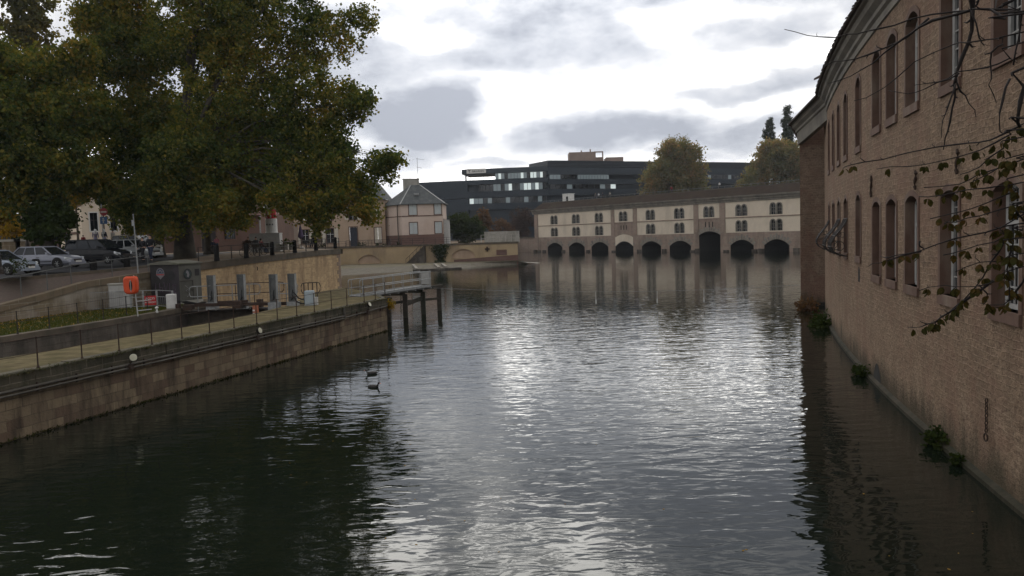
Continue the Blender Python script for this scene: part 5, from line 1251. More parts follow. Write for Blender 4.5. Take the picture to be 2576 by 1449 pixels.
make_tree('lime_tree', at(132, 655, 58), lobes([(140, 550, 42, 58), (112, 530, 38, 58), (165, 540, 26, 58), (135, 582, 32, 57), (88, 560, 30, 58), (95, 590, 24, 57)]), 5, .2, 3.0, M_leaf_green, M_bark, 'small dark green tree left of the cream gabled house', size=.3, dens=1.2, cl_r=.55)
make_tree('young_street_tree', at(198, 622, 92), lobes([(195, 497, 20, 92), (204, 478, 18, 92), (186, 512, 12, 92)]), 5, .12, 5.2, M_leaf_yellow, M_bark, 'young yellowing street tree in front of the cream gabled house', size=.3, dens=.9, cl_r=.5)
make_tree('poplar_tree', at(70, 600, 115), lobes([(60, 30, 46, 115, 1.8), (85, 70, 40, 115, 1.5), (40, 90, 46, 115, 1.6), (100, 120, 34, 115), (40, -40, 46, 115, 1.6), (110, 30, 26, 115, 1.6)]), 5, .5, 12., leafmat('fading_poplar_leaves', [(0., (.04, .05, .018)), (.6, (.09, .085, .025)), (1., (.18, .13, .03))], .2, .35), M_bark, 'tall fading poplar rising behind the square at the top corner', size=.55, dens=.55, cl_r=1.2)
make_tree('chestnut_tree', at(10, 600, 95), lobes([(0, 200, 34, 95, 1.2), (15, 250, 30, 95, 1.2), (-20, 270, 40, 95), (5, 150, 26, 95)]), 4, .35, 9., M_leaf_yellow, M_bark, 'rust yellow tree at the picture edge above the parked cars', size=.45, dens=1., cl_r=.9)
make_tree('garden_tree', at(60, 600, 125), lobes([(60, 575, 34, 125), (20, 570, 34, 125), (-30, 570, 40, 125), (95, 590, 26, 124), (120, 560, 34, 126), (60, 600, 30, 124), (0, 600, 30, 124)]), 3, .3, 3., M_leaf_green, M_bark, 'dark broad tree farthest back behind the gate piers', size=.45, dens=.9, cl_r=.9)
# big autumn trees behind the dam
make_tree('autumn_tree', (56., 284., 4.3), lobes([(1697, 400, 52, 284), (1665, 440, 46, 284), (1738, 430, 42, 284), (1700, 375, 36, 284), (1640, 460, 38, 283), (1738, 385, 28, 284), (1755, 465, 30, 284), (1700, 460, 55, 284)]), 5, .7, 9., M_leaf_autumn, M_bark, 'round russet and green tree behind the middle of the dam', 'tree', 'autumn trees behind the dam', size=.6, dens=.75, cl_r=1.5)
make_tree('autumn_tree', (97., 290., 4.3), lobes([(1950, 400, 52, 290), (1975, 385, 42, 290), (1915, 440, 46, 290), (1885, 462, 26, 290), (1990, 440, 50, 290), (1930, 380, 30, 290), (1870, 472, 18, 290), (2030, 420, 50, 290)]), 5, .7, 9., M_leaf_autumn, M_bark, 'broad orange topped tree behind the dam beside the stone wing', 'tree', 'autumn trees behind the dam', size=.6, dens=.78, cl_r=1.5)
make_tree('columnar_poplar', (107., 330., 4.3), lobes([(1937, 310, 8, 330, 2.2), (1934, 335, 14, 330, 1.8), (1938, 365, 17, 330, 1.6), (1930, 390, 16, 330, 1.5)]), 3, .5, 12., M_leaf_poplar, M_bark, 'shorter of the two columnar poplars behind the dam', 'tree', 'columnar poplars', size=.6, dens=1.3, cl_r=.8)
make_tree('columnar_poplar', (115., 330., 4.3), lobes([(1981, 280, 8, 330, 2.2), (1979, 308, 13, 330, 1.8), (1984, 340, 15, 330, 1.8), (1982, 370, 17, 330, 1.5)]), 3, .5, 12., M_leaf_poplar, M_bark, 'taller of the two columnar poplars behind the dam', 'tree', 'columnar poplars', size=.6, dens=1.3, cl_r=.8)
# garden trees by the black office
make_tree('garden_tree', at(1165, 612, 185), lobes([(1165, 565, 34, 185), (1140, 575, 26, 185), (1190, 570, 28, 185), (1165, 590, 28, 184), (1205, 585, 14, 185)]), 5, .25, 2.5, M_leaf_green, M_bark, 'dark green bushy tree right of the pink house', size=.5, dens=1.1, cl_r=.8)
make_tree('garden_tree', at(1218, 600, 200), lobes([(1220, 538, 17, 200), (1215, 552, 20, 200), (1232, 560, 16, 200)]), 5, .2, 4., M_leaf_brown, M_bark, 'thin russet tree left of the dam end', size=.5, dens=.55, cl_r=.8)
make_tree('garden_tree', at(1312, 600, 290), lobes([(1310, 545, 26, 290), (1295, 570, 22, 290), (1330, 560, 24, 290), (1310, 590, 26, 289)]), 6, .3, 5., leafmat('thin_brown_leaves', [(0., (.05, .035, .03)), (1., (.09, .06, .05))], .3, .2), M_bark, 'sparse brownish tree in front of the black office', size=.5, dens=.5, cl_r=1.2)
make_tree('garden_tree', at(1264, 600, 280), lobes([(1262, 570, 22, 280), (1245, 590, 18, 280), (1280, 592, 20, 280)]), 6, .3, 4., M_leaf_brown, M_bark, 'low brown tree between the pink house and the dam', size=.5, dens=.55, cl_r=1.2)

# ------------------------------------------------------------------ the near tree whose branches reach in from the right
nt = thing('overhanging_tree', (5.4, 5.0, 3.9), 'nearly bare tree reaching thin drooping branches in front of the stone building', 'tree')
tag(MB().prism([(4.0, -6), (14, -6), (9.5, 5.6), (4.4, 5.6)], -.6, 3.9).build('near_bank', M_soil), kind='structure')
c5 = lambda x, y: (1887 + .3038 * x, .3038 * y)
c6 = lambda x, y: (1887 + .3038 * x, 377.4 + .3038 * y)
tm = MB()
tm.path([(5.4, 5.0, 3.6), (5.38, 5.0, 4.6), (5.3, 5.02, 6.0), (5.25, 5.05, 7.4), (5.1, 5.1, 9.2), (4.9, 5.2, 11.)], [.17, .13, .115, .1, .075, .05], 10)
leaves_at = []
def branch(f, pts, Y0, Y1, r0, r1, leafy=0., root=None, spurs=1., lsz=.056):
    P = [at(*f(*p), Y0 + (Y1 - Y0) * i / (len(pts) - 1)) for i, p in enumerate(pts)]
    if not root and pts[0][0] >= 2255 and f in (c5, c6): root = (5.3, 5.03, min(9.5, max(4.4, P[0].z + .12)))
    if root: P = [Vector(root)] + P
    # refine and roughen
    Q = []
    for i in range(len(P) - 1):
        n = max(2, int((P[i + 1] - P[i]).length / .09))
        for k in range(n):
            u = k / n; q = P[i].lerp(P[i + 1], u)
            a = P[max(i - 1, 0)]; d = P[min(i + 2, len(P) - 1)]
            q = .5 * ((2 * P[i]) + (P[i + 1] - a) * u + (2 * a - 5 * P[i] + 4 * P[i + 1] - d) * u * u + (3 * P[i] - a - 3 * P[i + 1] + d) * u ** 3)
            Q.append(q + Vector((rng.gauss(0, .004), rng.gauss(0, .004), rng.gauss(0, .005))))
    Q.append(P[-1]); m = len(Q)
    rad = [r0 + (r1 - r0) * (i / (m - 1)) ** .8 for i in range(m)]
    rad = [r * (1.35 if i % 5 == 2 else 1.) for i, r in enumerate(rad)]
    tm.path(Q, rad, 6)
    for i in range(2, m - 1):                              # buds and short spurs
        if rng.random() < .5 * spurs:
            d = (Q[i] - Q[i - 1]).normalized(); s = Vector((rng.gauss(0, 1), rng.gauss(0, 1), rng.gauss(0, 1))); s = (s - d * s.dot(d)).normalized()
            L = rng.choice((.02, .025, .03, .05)) ; tm.path([Q[i], Q[i] + s * L * .6 + d * L * .5, Q[i] + s * L + d * L * .4], [rad[i] * .8, rad[i] * .5, .0015], 4)
        if leafy and rng.random() < leafy * 2.0: leaves_at.append((Q[i], lsz))
    return Q
T1, T2, T3 = (5.25, 5.05, 7.4), (5.3, 5.02, 6.2), (5.12, 5.1, 8.9)
branch(c5, [(2300, -60), (2050, -40), (1900, -10), (1835, 75), (1500, 115), (1190, 205), (980, 255), (800, 300), (640, 305), (480, 290), (285, 243)], 5.0, 6.4, .016, .003, 0, T3)
branch(c5, [(1880, -120), (1830, 0), (1850, 150), (1800, 350), (1710, 580), (1690, 800), (1660, 1000), (1625, 1150), (1600, 1240)], 5.1, 5.5, .018, .003, 0)
branch(c5, [(1710, 640), (1740, 750), (1820, 850), (1870, 970)], 5.3, 5.35, .007, .002)
branch(c5, [(1690, 700), (1640, 880), (1590, 1000), (1585, 1140)], 5.3, 5.3, .006, .002)
branch(c5, [(1850, 100), (1900, 300), (1940, 380)], 5.15, 5.2, .006, .002)
branch(c5, [(1835, 85), (1500, 170), (1300, 300), (1100, 410), (860, 480), (690, 520), (612, 550)], 5.2, 6.2, .010, .0025)
branch(c5, [(1480, 150), (1200, 370), (1020, 520), (830, 630), (650, 690)], 5.4, 6.0, .008, .002)
branch(c5, [(2330, 250), (2100, 320), (1800, 360), (1680, 370), (1360, 520), (1100, 740), (860, 835)], 4.9, 5.9, .012, .0025, 0, T1)
branch(c5, [(2330, 330), (2150, 480), (1950, 560), (1720, 590), (1640, 650), (1450, 740), (1300, 770), (1150, 750)], 4.9, 5.7, .011, .0025, .02)
branch(c5, [(1720, 600), (1560, 680), (1360, 705)], 5.2, 5.4, .006, .002)
branch(c5, [(2290, -40), (2255, 100), (2230, 280), (2180, 540)], 4.8, 4.9, .014, .005, 0)
branch(c5, [(2255, 100), (2100, 150), (1990, 60), (1840, 75)], 4.8, 5.1, .012, .006)
branch(c5, [(2330, 90), (2200, 90), (1870, 75)], 4.8, 5.1, .010, .006)
branch(c5, [(2090, 360), (1995, 430), (2010, 600), (1990, 700), (2040, 850)], 5.0, 5.1, .007, .002)
branch(c5, [(2140, 650), (2090, 830), (2060, 1050), (2100, 1110)], 5.0, 5.0, .008, .003, .05)
branch(c5, [(2400, 500), (2270, 720), (2220, 960), (2235, 1050)], 4.7, 4.8, .012, .010)
branch(c5, [(2400, 980), (2235, 1040), (2060, 1130), (1900, 1182), (1700, 1190), (1350, 1260), (1100, 1320), (830, 1365), (770, 1395)], 4.7, 5.9, .014, .003, .16, T2)
branch(c5, [(2400, 1060), (2150, 1110), (1900, 1250), (1600, 1335), (1300, 1370), (1050, 1400)], 4.7, 5.7, .013, .0025, .28)
branch(c5, [(2400, 1120), (2100, 1220), (1900, 1380), (1740, 1445)], 4.7, 5.1, .011, .003, .4)
branch(c5, [(2400, 1250), (2150, 1350), (1980, 1430), (1850, 1500)], 4.7, 5.0, .011, .003, .55)
branch(c6, [(2420, 20), (2269, 80), (1900, 200), (1730, 285), (1440, 310)], 4.7, 5.4, .012, .003, .5)
branch(c6, [(2420, 170), (2150, 290), (1800, 330), (1600, 370), (1400, 385)], 4.7, 5.4, .010, .003, .55)
branch(c6, [(2420, 240), (2200, 330), (1950, 440), (1700, 520), (1490, 570)], 4.7, 5.3, .010, .003, .6)
branch(c6, [(2420, 400), (2269, 440), (1900, 540), (1700, 580), (1610, 610)], 4.7, 5.2, .010, .003, .35)
branch(c6, [(2420, 540), (2269, 600), (1950, 680), (1700, 735), (1400, 830), (1200, 880), (1080, 882)], 4.7, 5.7, .016, .003, .3, (5.38, 5., 5.2))
branch(c6, [(1420, 830), (1250, 880), (1080, 925), (975, 965)], 5.4, 5.8, .007, .002, .12)
branch(c6, [(2420, 620), (2250, 650), (2000, 760), (1800, 820), (1600, 870)], 4.7, 5.2, .010, .003, .5)
branch(c6, [(2420, 700), (2100, 780), (2000, 940), (1870, 1130), (1700, 1300), (1580, 1380), (1500, 1425)], 4.7, 5.4, .012, .003, .4)
branch(c6, [(2420, 930), (2100, 1060), (1850, 1130), (1600, 1130), (1400, 1165)], 4.7, 5.3, .009, .0025, .35)
branch(c6, [(2300, 520), (2180, 780), (2130, 1000), (2150, 1250)], 4.8, 4.9, .012, .004, .45)
branch(c6, [(2420, 820), (2200, 900), (1900, 940), (1700, 1010)], 4.7, 5.1, .009, .003, .6)
branch(c6, [(1900, 1120), (1960, 1200), (1930, 1280)], 5.0, 5.0, .006, .002, .8)
branch(lambda x, y: (1980.7 + .479 * x, 754.7 + .479 * y), [(1080, -100), (920, 10), (850, 60), (770, 120), (700, 140), (630, 142)], 5.0, 5.6, .010, .002, .45)
branch(lambda x, y: (1980.7 + .479 * x, 754.7 + .479 * y), [(1260, -140), (1200, -40), (1130, 20), (1010, 15)], 4.8, 5.1, .008, .002, .6)
branch(c6, [(1400, 760), (1410, 800), (1440, 830)], 5.35, 5.4, .007, .003)
tm.build('trunk', M_twig, nt, smooth=True)
V = []; Fc = []
for p, sz in leaves_at:
    for k in range(rng.choice((2, 3, 4, 5, 6))):
        L = sz * rng.uniform(.7, 1.25); a = rng.random() * 6.28
        d = Vector((math.cos(a) * .45, math.sin(a) * .45, -1 + rng.random() * .5)).normalized(); s = d.cross(Vector((rng.gauss(0, 1), rng.gauss(0, 1), .2))).normalized(); f = d.cross(s)
        o = p + d * .015; b = len(V); prof = ((0, 0), (.22, .24), (.5, .30), (.8, .17), (1, 0))
        row = []
        for u, w in prof:
            m = o + d * L * u + f * L * .12 * math.sin(u * 3); row.append((m - s * w * L + f * L * .06 * (w > 0), m, m + s * w * L + f * L * .06 * (w > 0)))
        for (l0, m0, r0_), (l1, m1, r1_) in zip(row, row[1:]):
            b = len(V); V += [tuple(l0), tuple(m0), tuple(r0_), tuple(l1), tuple(m1), tuple(r1_)]; Fc += [(b, b + 1, b + 4, b + 3), (b + 1, b + 2, b + 5, b + 4)]
link_mesh('leaves', np.array(V), Fc, M_leaf_near, nt)

# ------------------------------------------------------------------ cars
def paint(name, c, met=.3):
    m, t, b = newmat(name); b.inputs['Base Color'].default_value = c + (1,); b.inputs['Metallic'].default_value = met; b.inputs['Roughness'].default_value = .32; b.inputs['Coat Weight'].default_value = .25; b.inputs['Coat Roughness'].default_value = .08
    ob = t.n('ShaderNodeTexCoord').outputs['Object']; t.l(t.mix(t.m('MULTIPLY', t.noise(ob, 2.5, 4), .35), c, tuple(x * .6 + .02 for x in c)), b.inputs['Base Color'])
    return m
M_lens = plain('headlight_lens', (.55, .57, .58), (.45, .47, .48), rough=.12, spec=.8)
M_tail = plain('tail_lens', (.28, .02, .015), rough=.2)
def make_car(L, Wd, Ht, pt, label, style='hatch', group='cars parked along the street'):
    """car along +x with its front at +x, standing on z = 0"""
    t = thing('parked_car', (0, 0, 0), label, 'car', group)
    belt = Ht * .63
    if style == 'hatch': prof = [(-.5, .36, .56), (-.485, .33, .80), (-.44, .31, .97), (-.30, .30, 1.0), (-.1, .29, 1.0), (.12, .29, .985), (.20, .29, .96), (.36, .30, .86), (.44, .31, .76), (.485, .34, .62), (.5, .40, .52)]
    elif style == 'mpv': prof = [(-.5, .34, .62), (-.485, .31, .86), (-.45, .30, 1.0), (-.3, .3, 1.0), (0, .29, 1.0), (.2, .29, .98), (.34, .3, .88), (.44, .31, .74), (.485, .34, .6), (.5, .4, .5)]
    b = MB(); n = len(prof); w = Wd / 2
    def ring(u, zlo, zb):
        k = 1 - .55 * max(0, abs(u) - .40) / .1 * .35
        W_ = w * k; zt = belt * zb; z0 = Ht * zlo * .48
        return [(L * u, -W_ * .86, z0), (L * u, -W_ * .985, z0 + .10), (L * u, -W_, z0 + (zt - z0) * .55), (L * u, -W_ * .965, zt - .05), (L * u, -W_ * .9, zt), (L * u, 0, zt + .025),
                (L * u, W_ * .9, zt), (L * u, W_ * .965, zt - .05), (L * u, W_, z0 + (zt - z0) * .55), (L * u, W_ * .985, z0 + .10), (L * u, W_ * .86, z0)]
    rings = [ring(*p) for p in prof]; m = len(rings[0])
    for r in rings: b.v += r
    for i in range(n - 1):
        for j in range(m): b.f.append((i * m + j, i * m + (j + 1) % m, (i + 1) * m + (j + 1) % m, (i + 1) * m + j))
    b.f.append(tuple(range(m))[::-1]); b.f.append(tuple(range((n - 1) * m, n * m)))
    body = b.build('body', pt, t, smooth=False)
    bev = body.modifiers.new('soft', 'BEVEL'); bev.width = .03; bev.segments = 2; bev.limit_method = 'ANGLE'; bev.angle_limit = R(22)
    # greenhouse: base outline and roof outline
    if style == 'hatch': B = (-.455, .215); T = (-.335, .045)
    else: B = (-.475, .30); T = (-.43, .10)
    zb, zt = belt - .02, Ht; wb, wt = w * .92, w * .70
    gx = [(B[0], T[0]), (B[0] + (B[1] - B[0]) * .32, T[0] + (T[1] - T[0]) * .30), (B[0] + (B[1] - B[0]) * .62, T[0] + (T[1] - T[0]) * .66), (B[1], T[1])]
    g = MB(); base = [(L * B[0], -wb), (L * B[1], -wb * .96), (L * B[1], wb * .96), (L * B[0], wb)]; rt = [(L * T[0], -wt), (L * T[1], -wt), (L * T[1], wt), (L * T[0], wt)]
    for i in range(4): j = (i + 1) % 4; g.quad((*base[i], zb), (*base[j], zb), (*rt[j], zt - .03), (*rt[i], zt - .03))
    g.build('glazing', M_glass, t)
    r = MB(); 
    ro = [(L * (T[0] - .012), -wt - .03), (L * (T[1] + .01), -wt - .03), (L * (T[1] + .01), wt + .03), (L * (T[0] - .012), wt + .03)]
    r.prism(ro, zt - .055, zt - .01); r.prism([(x * .93 + .035 * L * T[0], y * .8) for x, y in ro], zt - .01, zt + .02)
    for s in (-1, 1):
        for k, (xb, xt) in enumerate(gx):
            y0, y1 = wb * s * 1.005, wt * s * 1.02; r.bar((L * xb, y0, zb), (L * xt, y1, zt - .03), .075 if k in (0, 3) else .05, .05)
        r.bar((L * B[0], wb * s, zb + .01), (L * B[1], wb * s * .97, zb + .01), .04, .05)
    r.build('roof', pt, t)
    wr = Ht * .215 if style == 'hatch' else Ht * .19
    for u in (-.305, .315):
        for s in (-1, 1):
            am = MB(); c = Vector((L * u, s * w * 1.004, wr + .02)); k = len(am.v); N_ = 18
            for q in range(N_): th = 2 * math.pi * q / N_; am.v.append((c.x + (wr + .075) * math.cos(th), c.y, max(.17, c.z + (wr + .075) * math.sin(th))))
            am.f.append(tuple(range(N_))); am.build('wheel_arch', M_rubber, t)
            wm = MB(); cx, cy = L * u, s * (w - .09)
            def disc(mb, r0, r1, ya, yb):
                k = len(mb.v); N_ = 18
                for (rr, yy) in ((r0, ya), (r1, ya), (r1, yb), (r0, yb)):
                    for q in range(N_): th = 2 * math.pi * q / N_; mb.v.append((cx + rr * math.cos(th), yy, wr + rr * math.sin(th)))
                for a_ in range(4):
                    for q in range(N_): q2 = (q + 1) % N_; mb.f.append((k + a_ * N_ + q, k + a_ * N_ + q2, k + ((a_ + 1) % 4) * N_ + q2, k + ((a_ + 1) % 4) * N_ + q))
            disc(wm, wr * .62, wr, cy - .1, cy + .105 * 1.0); wheel = wm.build('wheel', M_rubber, t)
            rm = MB(); disc(rm, .001, wr * .63, cy - .06, cy + s * .085)
            for q in range(6): th = q * 1.047; rm.bar((cx, cy + s * .1, wr), (cx + wr * .58 * math.cos(th), cy + s * .1, wr + wr * .58 * math.sin(th)), .05, .03)
            rm.build('rim', M_galv, wheel)
    for s in (-1, 1):
        h = MB(); x0 = L * .452; h.poly((x0 - .12, s * w * .93, belt * .80), (x0 + .06, s * w * .86, belt * .74), (x0 + .15, s * w * .60, belt * .70), (x0 + .165, s * w * .60, belt * .56), (x0 + .10, s * w * .89, belt * .56), (x0 - .1, s * w * .965, belt * .66))
        e = h.build('headlight', M_lens, t); so_ = e.modifiers.new('thick', 'SOLIDIFY'); so_.thickness = .05; so_.offset = 0
        tl = MB(); tl.box(-L * .497, -L * .478, min(s * w * .55, s * w * .86), max(s * w * .55, s * w * .86), belt * .66, belt * .92); tl.build('tail_light', M_tail, t)
        mi = MB(); mi.box(L * .15, L * .185, min(s * w * .98, s * w * 1.13), max(s * w * .98, s * w * 1.13), belt * 1.02, belt * 1.16); mi.build('mirror', pt, t)
        hd = MB(); hd.bar((L * -.02, s * (w + .012), belt * .80), (L * .03, s * (w + .012), belt * .80), .03, .03); hd.build('door_handle', M_iron, t)
        ln = MB(); ln.bar((L * -.2, s * (w + .006), belt * .5), (L * .22, s * (w + .006), belt * .5), .012, .05); ln.build('side_strip', M_rubber, t)
    gr = MB(); gr.box(L * .488, L * .506, -w * .38, w * .38, belt * .48, belt * .64); gr.build('grille', M_iron, t)
    bp = MB(); bp.box(L * .47, L * .511, -w * .8, w * .8, .22, .40); bp.build('bumper', pt if style == 'hatch' else M_rubber, t)
    npl = MB(); npl.box(L * .511, L * .516, -.26, .26, .36, .47); npl.build('number_plate', M_white, t)
    return t
P_silver = paint('silver_paint', (.22, .23, .275)); P_black = paint('black_paint', (.006, .007, .010), .0)
for n_ in P_black.node_tree.nodes:
    if n_.type == 'BSDF_PRINCIPLED': n_.inputs['Specular IOR Level'].default_value = .25; n_.inputs['Coat Weight'].default_value = 0; n_.inputs['Roughness'].default_value = .22; P_white = paint('pale_paint', (.24, .25, .25), .2); P_beige = paint('beige_paint', (.33, .29, .22), .2); P_grey = paint('grey_blue_paint', (.20, .23, .28))
def carpos(px, py, Y): p = at(px, py, Y); return (p.x, p.y, p.z)
place(make_car(4.35, 1.75, 1.42, P_silver, 'silver two door hatchback parked side on behind the first bollard', 'hatch'), carpos(121, 675, 51.5), R(-9))
place(make_car(4.5, 1.8, 1.75, P_black, 'black people carrier parked behind the silver hatchback', 'mpv'), carpos(250, 664, 57.), R(-12))
place(make_car(4.2, 1.75, 1.5, P_white, 'pale car whose bonnet shows behind the couple', 'hatch'), carpos(338, 651, 62.), R(-16))
place(make_car(4.2, 1.75, 1.45, P_grey, 'silver blue car cut off by the picture edge beside the lamp post', 'hatch'), carpos(-3, 692, 46.5), R(-8))
place(make_car(4.3, 1.8, 1.9, P_beige, 'beige van parked farthest back behind the pale car', 'mpv'), carpos(345, 644, 71.), R(-14))
place(make_car(4.3, 1.75, 1.45, paint('dark_red_paint', (.06, .012, .012)), 'dark car farthest left in the back row behind the silver hatchback', 'hatch'), carpos(150, 645, 66.), R(-10)) if False else None

# ------------------------------------------------------------------ people
M_skin = plain('skin', (.40, .25, .18), (.34, .21, .15), rough=.6)
M_cloth = {k: plain(k + '_cloth', c, rough=.9, scale=5) for k, c in dict(black=(.014, .014, .017), navy=(.022, .028, .05), white=(.62, .62, .62), lilac=(.20, .19, .28), grey=(.10, .10, .10), red=(.26, .025, .03), pink=(.45, .16, .2), brown=(.06, .04, .028), denim=(.05, .07, .12), pale=(.35, .33, .30)).items()}
M_hair = {k: plain(k + '_hair', c, rough=.7, scale=20) for k, c in dict(dark=(.018, .012, .009), brown=(.05, .03, .018), blond=(.22, .15, .07), grey=(.3, .29, .28)).items()}
def skin_mesh(name, pts, edges, mat, parent, root=0, sub=1):
    me = bpy.data.meshes.new(name); me.from_pydata([p[:3] for p in pts], edges, []); o = bpy.data.objects.new(name, me); C.objects.link(o)
    md = o.modifiers.new('skin', 'SKIN'); md.use_smooth_shade = True
    for v, p in zip(me.skin_vertices[0].data, pts): v.radius = (p[3], p[4] if len(p) > 4 else p[3])
    me.skin_vertices[0].data[root].use_root = True
    if sub: s = o.modifiers.new('sub', 'SUBSURF'); s.levels = s.render_levels = sub
    dg = bpy.context.evaluated_depsgraph_get(); m2 = bpy.data.meshes.new_from_object(o.evaluated_get(dg)); bpy.data.objects.remove(o)
    m2.materials.clear(); m2.materials.append(mat); m2.polygons.foreach_set('use_smooth', [True] * len(m2.polygons))
    o = bpy.data.objects.new(name, m2); C.objects.link(o); o.parent = parent
    return o
def person(loc, rz, h, label, top='black', legs='navy', hair='dark', pose='stand', scarf=None, group=None, skirt=False):
    """a figure facing +y"""
    t = thing('person', (0, 0, 0), label, 'person', group); k = h / 1.75
    hip = .92; dz = 0
    if pose == 'sit': dz = -.45
    def S(*p): return (p[0] * k, p[1] * k, (p[2] + dz) * k) + tuple(r * k for r in p[3:])
    st = .16 if pose == 'walk' else .0
    if pose == 'sit': L1 = [(-.1, .0, .92, .1), (-.11, .40, .90, .075), (-.11, .44, .50, .05), (-.11, .44, .50, .05), (-.11, .58, .47, .04)]; L2 = [(-q[0],) + q[1:] for q in L1]
    else:
        L1 = [(-.09, 0, .90, .10), (-.10, .03 + st, .50, .065), (-.10, .0 + st * .8, .10, .045), (-.10, .02 + st * .8, .04, .045), (-.11, .16 + st * .8, .03, .038)]
        L2 = [(.09, 0, .90, .10), (.10, .03 - st * .4, .50, .065), (.10, -.03 - st, .10, .045), (.10, -.01 - st, .04, .045), (.11, .13 - st, .03, .038)]
    arm = lambda s: [(s * .19, 0, 1.42, .06), (s * .25, .0 + s * st * .5, 1.16, .045), (s * .24, (.10 if pose != 'sit' else .26) + s * st, .95, .032), (s * .235, (.14 if pose != 'sit' else .33) + s * st, .87, .03, .018)]
    sp = [(0, 0, .95, .14, .10), (0, -.01, 1.15, .135, .10), (0, -.01, 1.38, .16, .10), (0, .0, 1.50, .06), (0, .015, 1.60, .075, .09), (0, .01, 1.68, .075, .09), (0, 0, 1.735, .04)]
    pts = [S(*p) for p in sp]; ed = [(i, i + 1) for i in range(6)]
    for leg in (L1, L2): b = len(pts); pts += [S(*p) for p in leg]; ed += [(0, b)] + [(b + i, b + i + 1) for i in range(4)]
    for s in (-1, 1): b = len(pts); pts += [S(*p) for p in arm(s)]; ed += [(2, b)] + [(b + i, b + i + 1) for i in range(3)]
    body = skin_mesh('body', pts, ed, M_skin, t)
    # jacket
    jp = [S(0, 0, .86, .175, .135), S(0, -.01, 1.15, .16, .125), S(0, -.01, 1.40, .185, .125), S(0, 0, 1.47, .09)]; je = [(0, 1), (1, 2), (2, 3)]
    for s in (-1, 1): b = len(jp); jp += [S(*(p[:3] + (p[3] + .018,))) for p in arm(s)[:3]]; je += [(2, b), (b, b + 1), (b + 1, b + 2)]
    skin_mesh('jacket', jp, je, M_cloth[top], t)
    if skirt:
        MB().lathe((0, 0, 0), [(.24 * k, .12 * k), (.23 * k, .3 * k), (.19 * k, .7 * k), (.16 * k, 1.0 * k)], 12).build('skirt', M_cloth[legs], t, smooth=True)
    else:
        tp_ = [S(0, 0, .97, .15, .12)]; te = []
        for leg in (L1, L2): b = len(tp_); tp_ += [S(*(p[:3] + (p[3] + .016,))) for p in leg[:3]]; te += [(0, b), (b, b + 1), (b + 1, b + 2)]
        skin_mesh('trousers', tp_, te, M_cloth[legs], t)
    sm = MB()
    for leg in (L1, L2): a, b = S(*leg[3]), S(*leg[4]); sm.path([(a[0], a[1] - .06 * k, a[2]), (a[0], a[1] + .03, a[2]), b[:3]], [.045 * k, .05 * k, .035 * k], 8)
    sm.build('shoes', M_rubber, t)
    hm = MB()
    if scarf: hm.lathe(S(0, -.015, 0)[:2] + (dz * k,), [(.19 * k, 1.30 * k), (.16 * k, 1.45 * k), (.115 * k, 1.6 * k), (.118 * k, 1.68 * k), (.085 * k, 1.75 * k), (.02 * k, 1.785 * k)], 12); hm.build('headscarf', M_cloth[scarf], t, smooth=True)
    else:
        hm.ball(S(0, -.022, 1.675)[:3], .092 * k, .108 * k, .098 * k, 12); hm.build('hair', M_hair[hair], t, smooth=True)
        fm = MB(); fm.ball(S(0, .085, 1.625)[:3], .014 * k, .022 * k, .02 * k, 6)
        for s in (-1, 1): fm.ball(S(s * .08, .01, 1.63)[:3], .012 * k, .02 * k, .03 * k, 6)
        fm.build('face', M_skin, t, smooth=True)
        em = MB()
        for s in (-1, 1): em.ball(S(s * .03, .088, 1.65)[:3], .009 * k, .008 * k, .007 * k, 6)
        em.bar(S(-.022, .092, 1.572)[:3], S(.022, .092, 1.572)[:3], .006 * k); em.build('eyes', M_dark, t)
    return place(t, loc, rz)
def at3(px, py, Y): p = at(px, py, Y); return (p.x, p.y, p.z)
person(at3(361, 656, 56.), R(160), 1.66, 'shorter person of the dark dressed couple seen from behind by the cars', 'black', 'black', 'dark', 'walk')
person(at3(381, 657, 55.5), R(175), 1.84, 'taller person in black of the couple seen from behind by the cars', 'black', 'navy', 'dark', 'walk')
person(at3(242, 622, 74.), R(20), 1.66, 'person with a white headscarf and lilac dress, left of the no entry sign', 'lilac', 'lilac', 'dark', 'stand', 'white', None, True)
person(at3(264, 622, 74.), R(-10), 1.68, 'person with a white headscarf and dark cape under the no entry sign', 'navy', 'lilac', 'dark', 'stand', 'white', None, True)
for (px, py, Y, hh, lab, tp_, lg, pose, hr) in ((119, 634, 66., 1.75, 'person in dark clothes and pale trousers at the left of the standing group', 'black', 'pale', 'walk', 'brown'), (140, 634, 67., 1.72, 'person in a dark jacket in the middle of the standing group left of the house', 'navy', 'black', 'stand', 'blond'),
                                       (153, 638, 64., 1.62, 'person in brown at the right of the standing group behind the silver hatchback', 'brown', 'black', 'stand', 'dark'), (171, 628, 70., 1.7, 'person leaning alone in grey in front of the cream house wall', 'grey', 'denim', 'stand', 'dark'),
                                       (211, 625, 72., 1.2, 'child with a red top in front of the cream house corner', 'red', 'denim', 'stand', 'brown'),
                                       (286, 623, 78., 1.75, 'person with a pale backpack right of the no entry sign', 'pale', 'black', 'walk', 'dark'), (312, 624, 80., 1.7, 'person in dark clothes under the small street lantern', 'black', 'navy', 'walk', 'dark')):
    person(at3(px, py, Y), R(rng.uniform(-60, 240)), hh, lab, tp_, lg, hr, pose)
person(at3(546, 633, 66.), R(200), 1.25, 'child in pink walking in front of the huge plane tree', 'pink', 'denim', 'brown', 'walk')
person(at3(536, 636, 65.), R(20), 1.05, 'small child in dark clothes beside the child in pink', 'navy', 'black', 'dark', 'walk')
bz = None
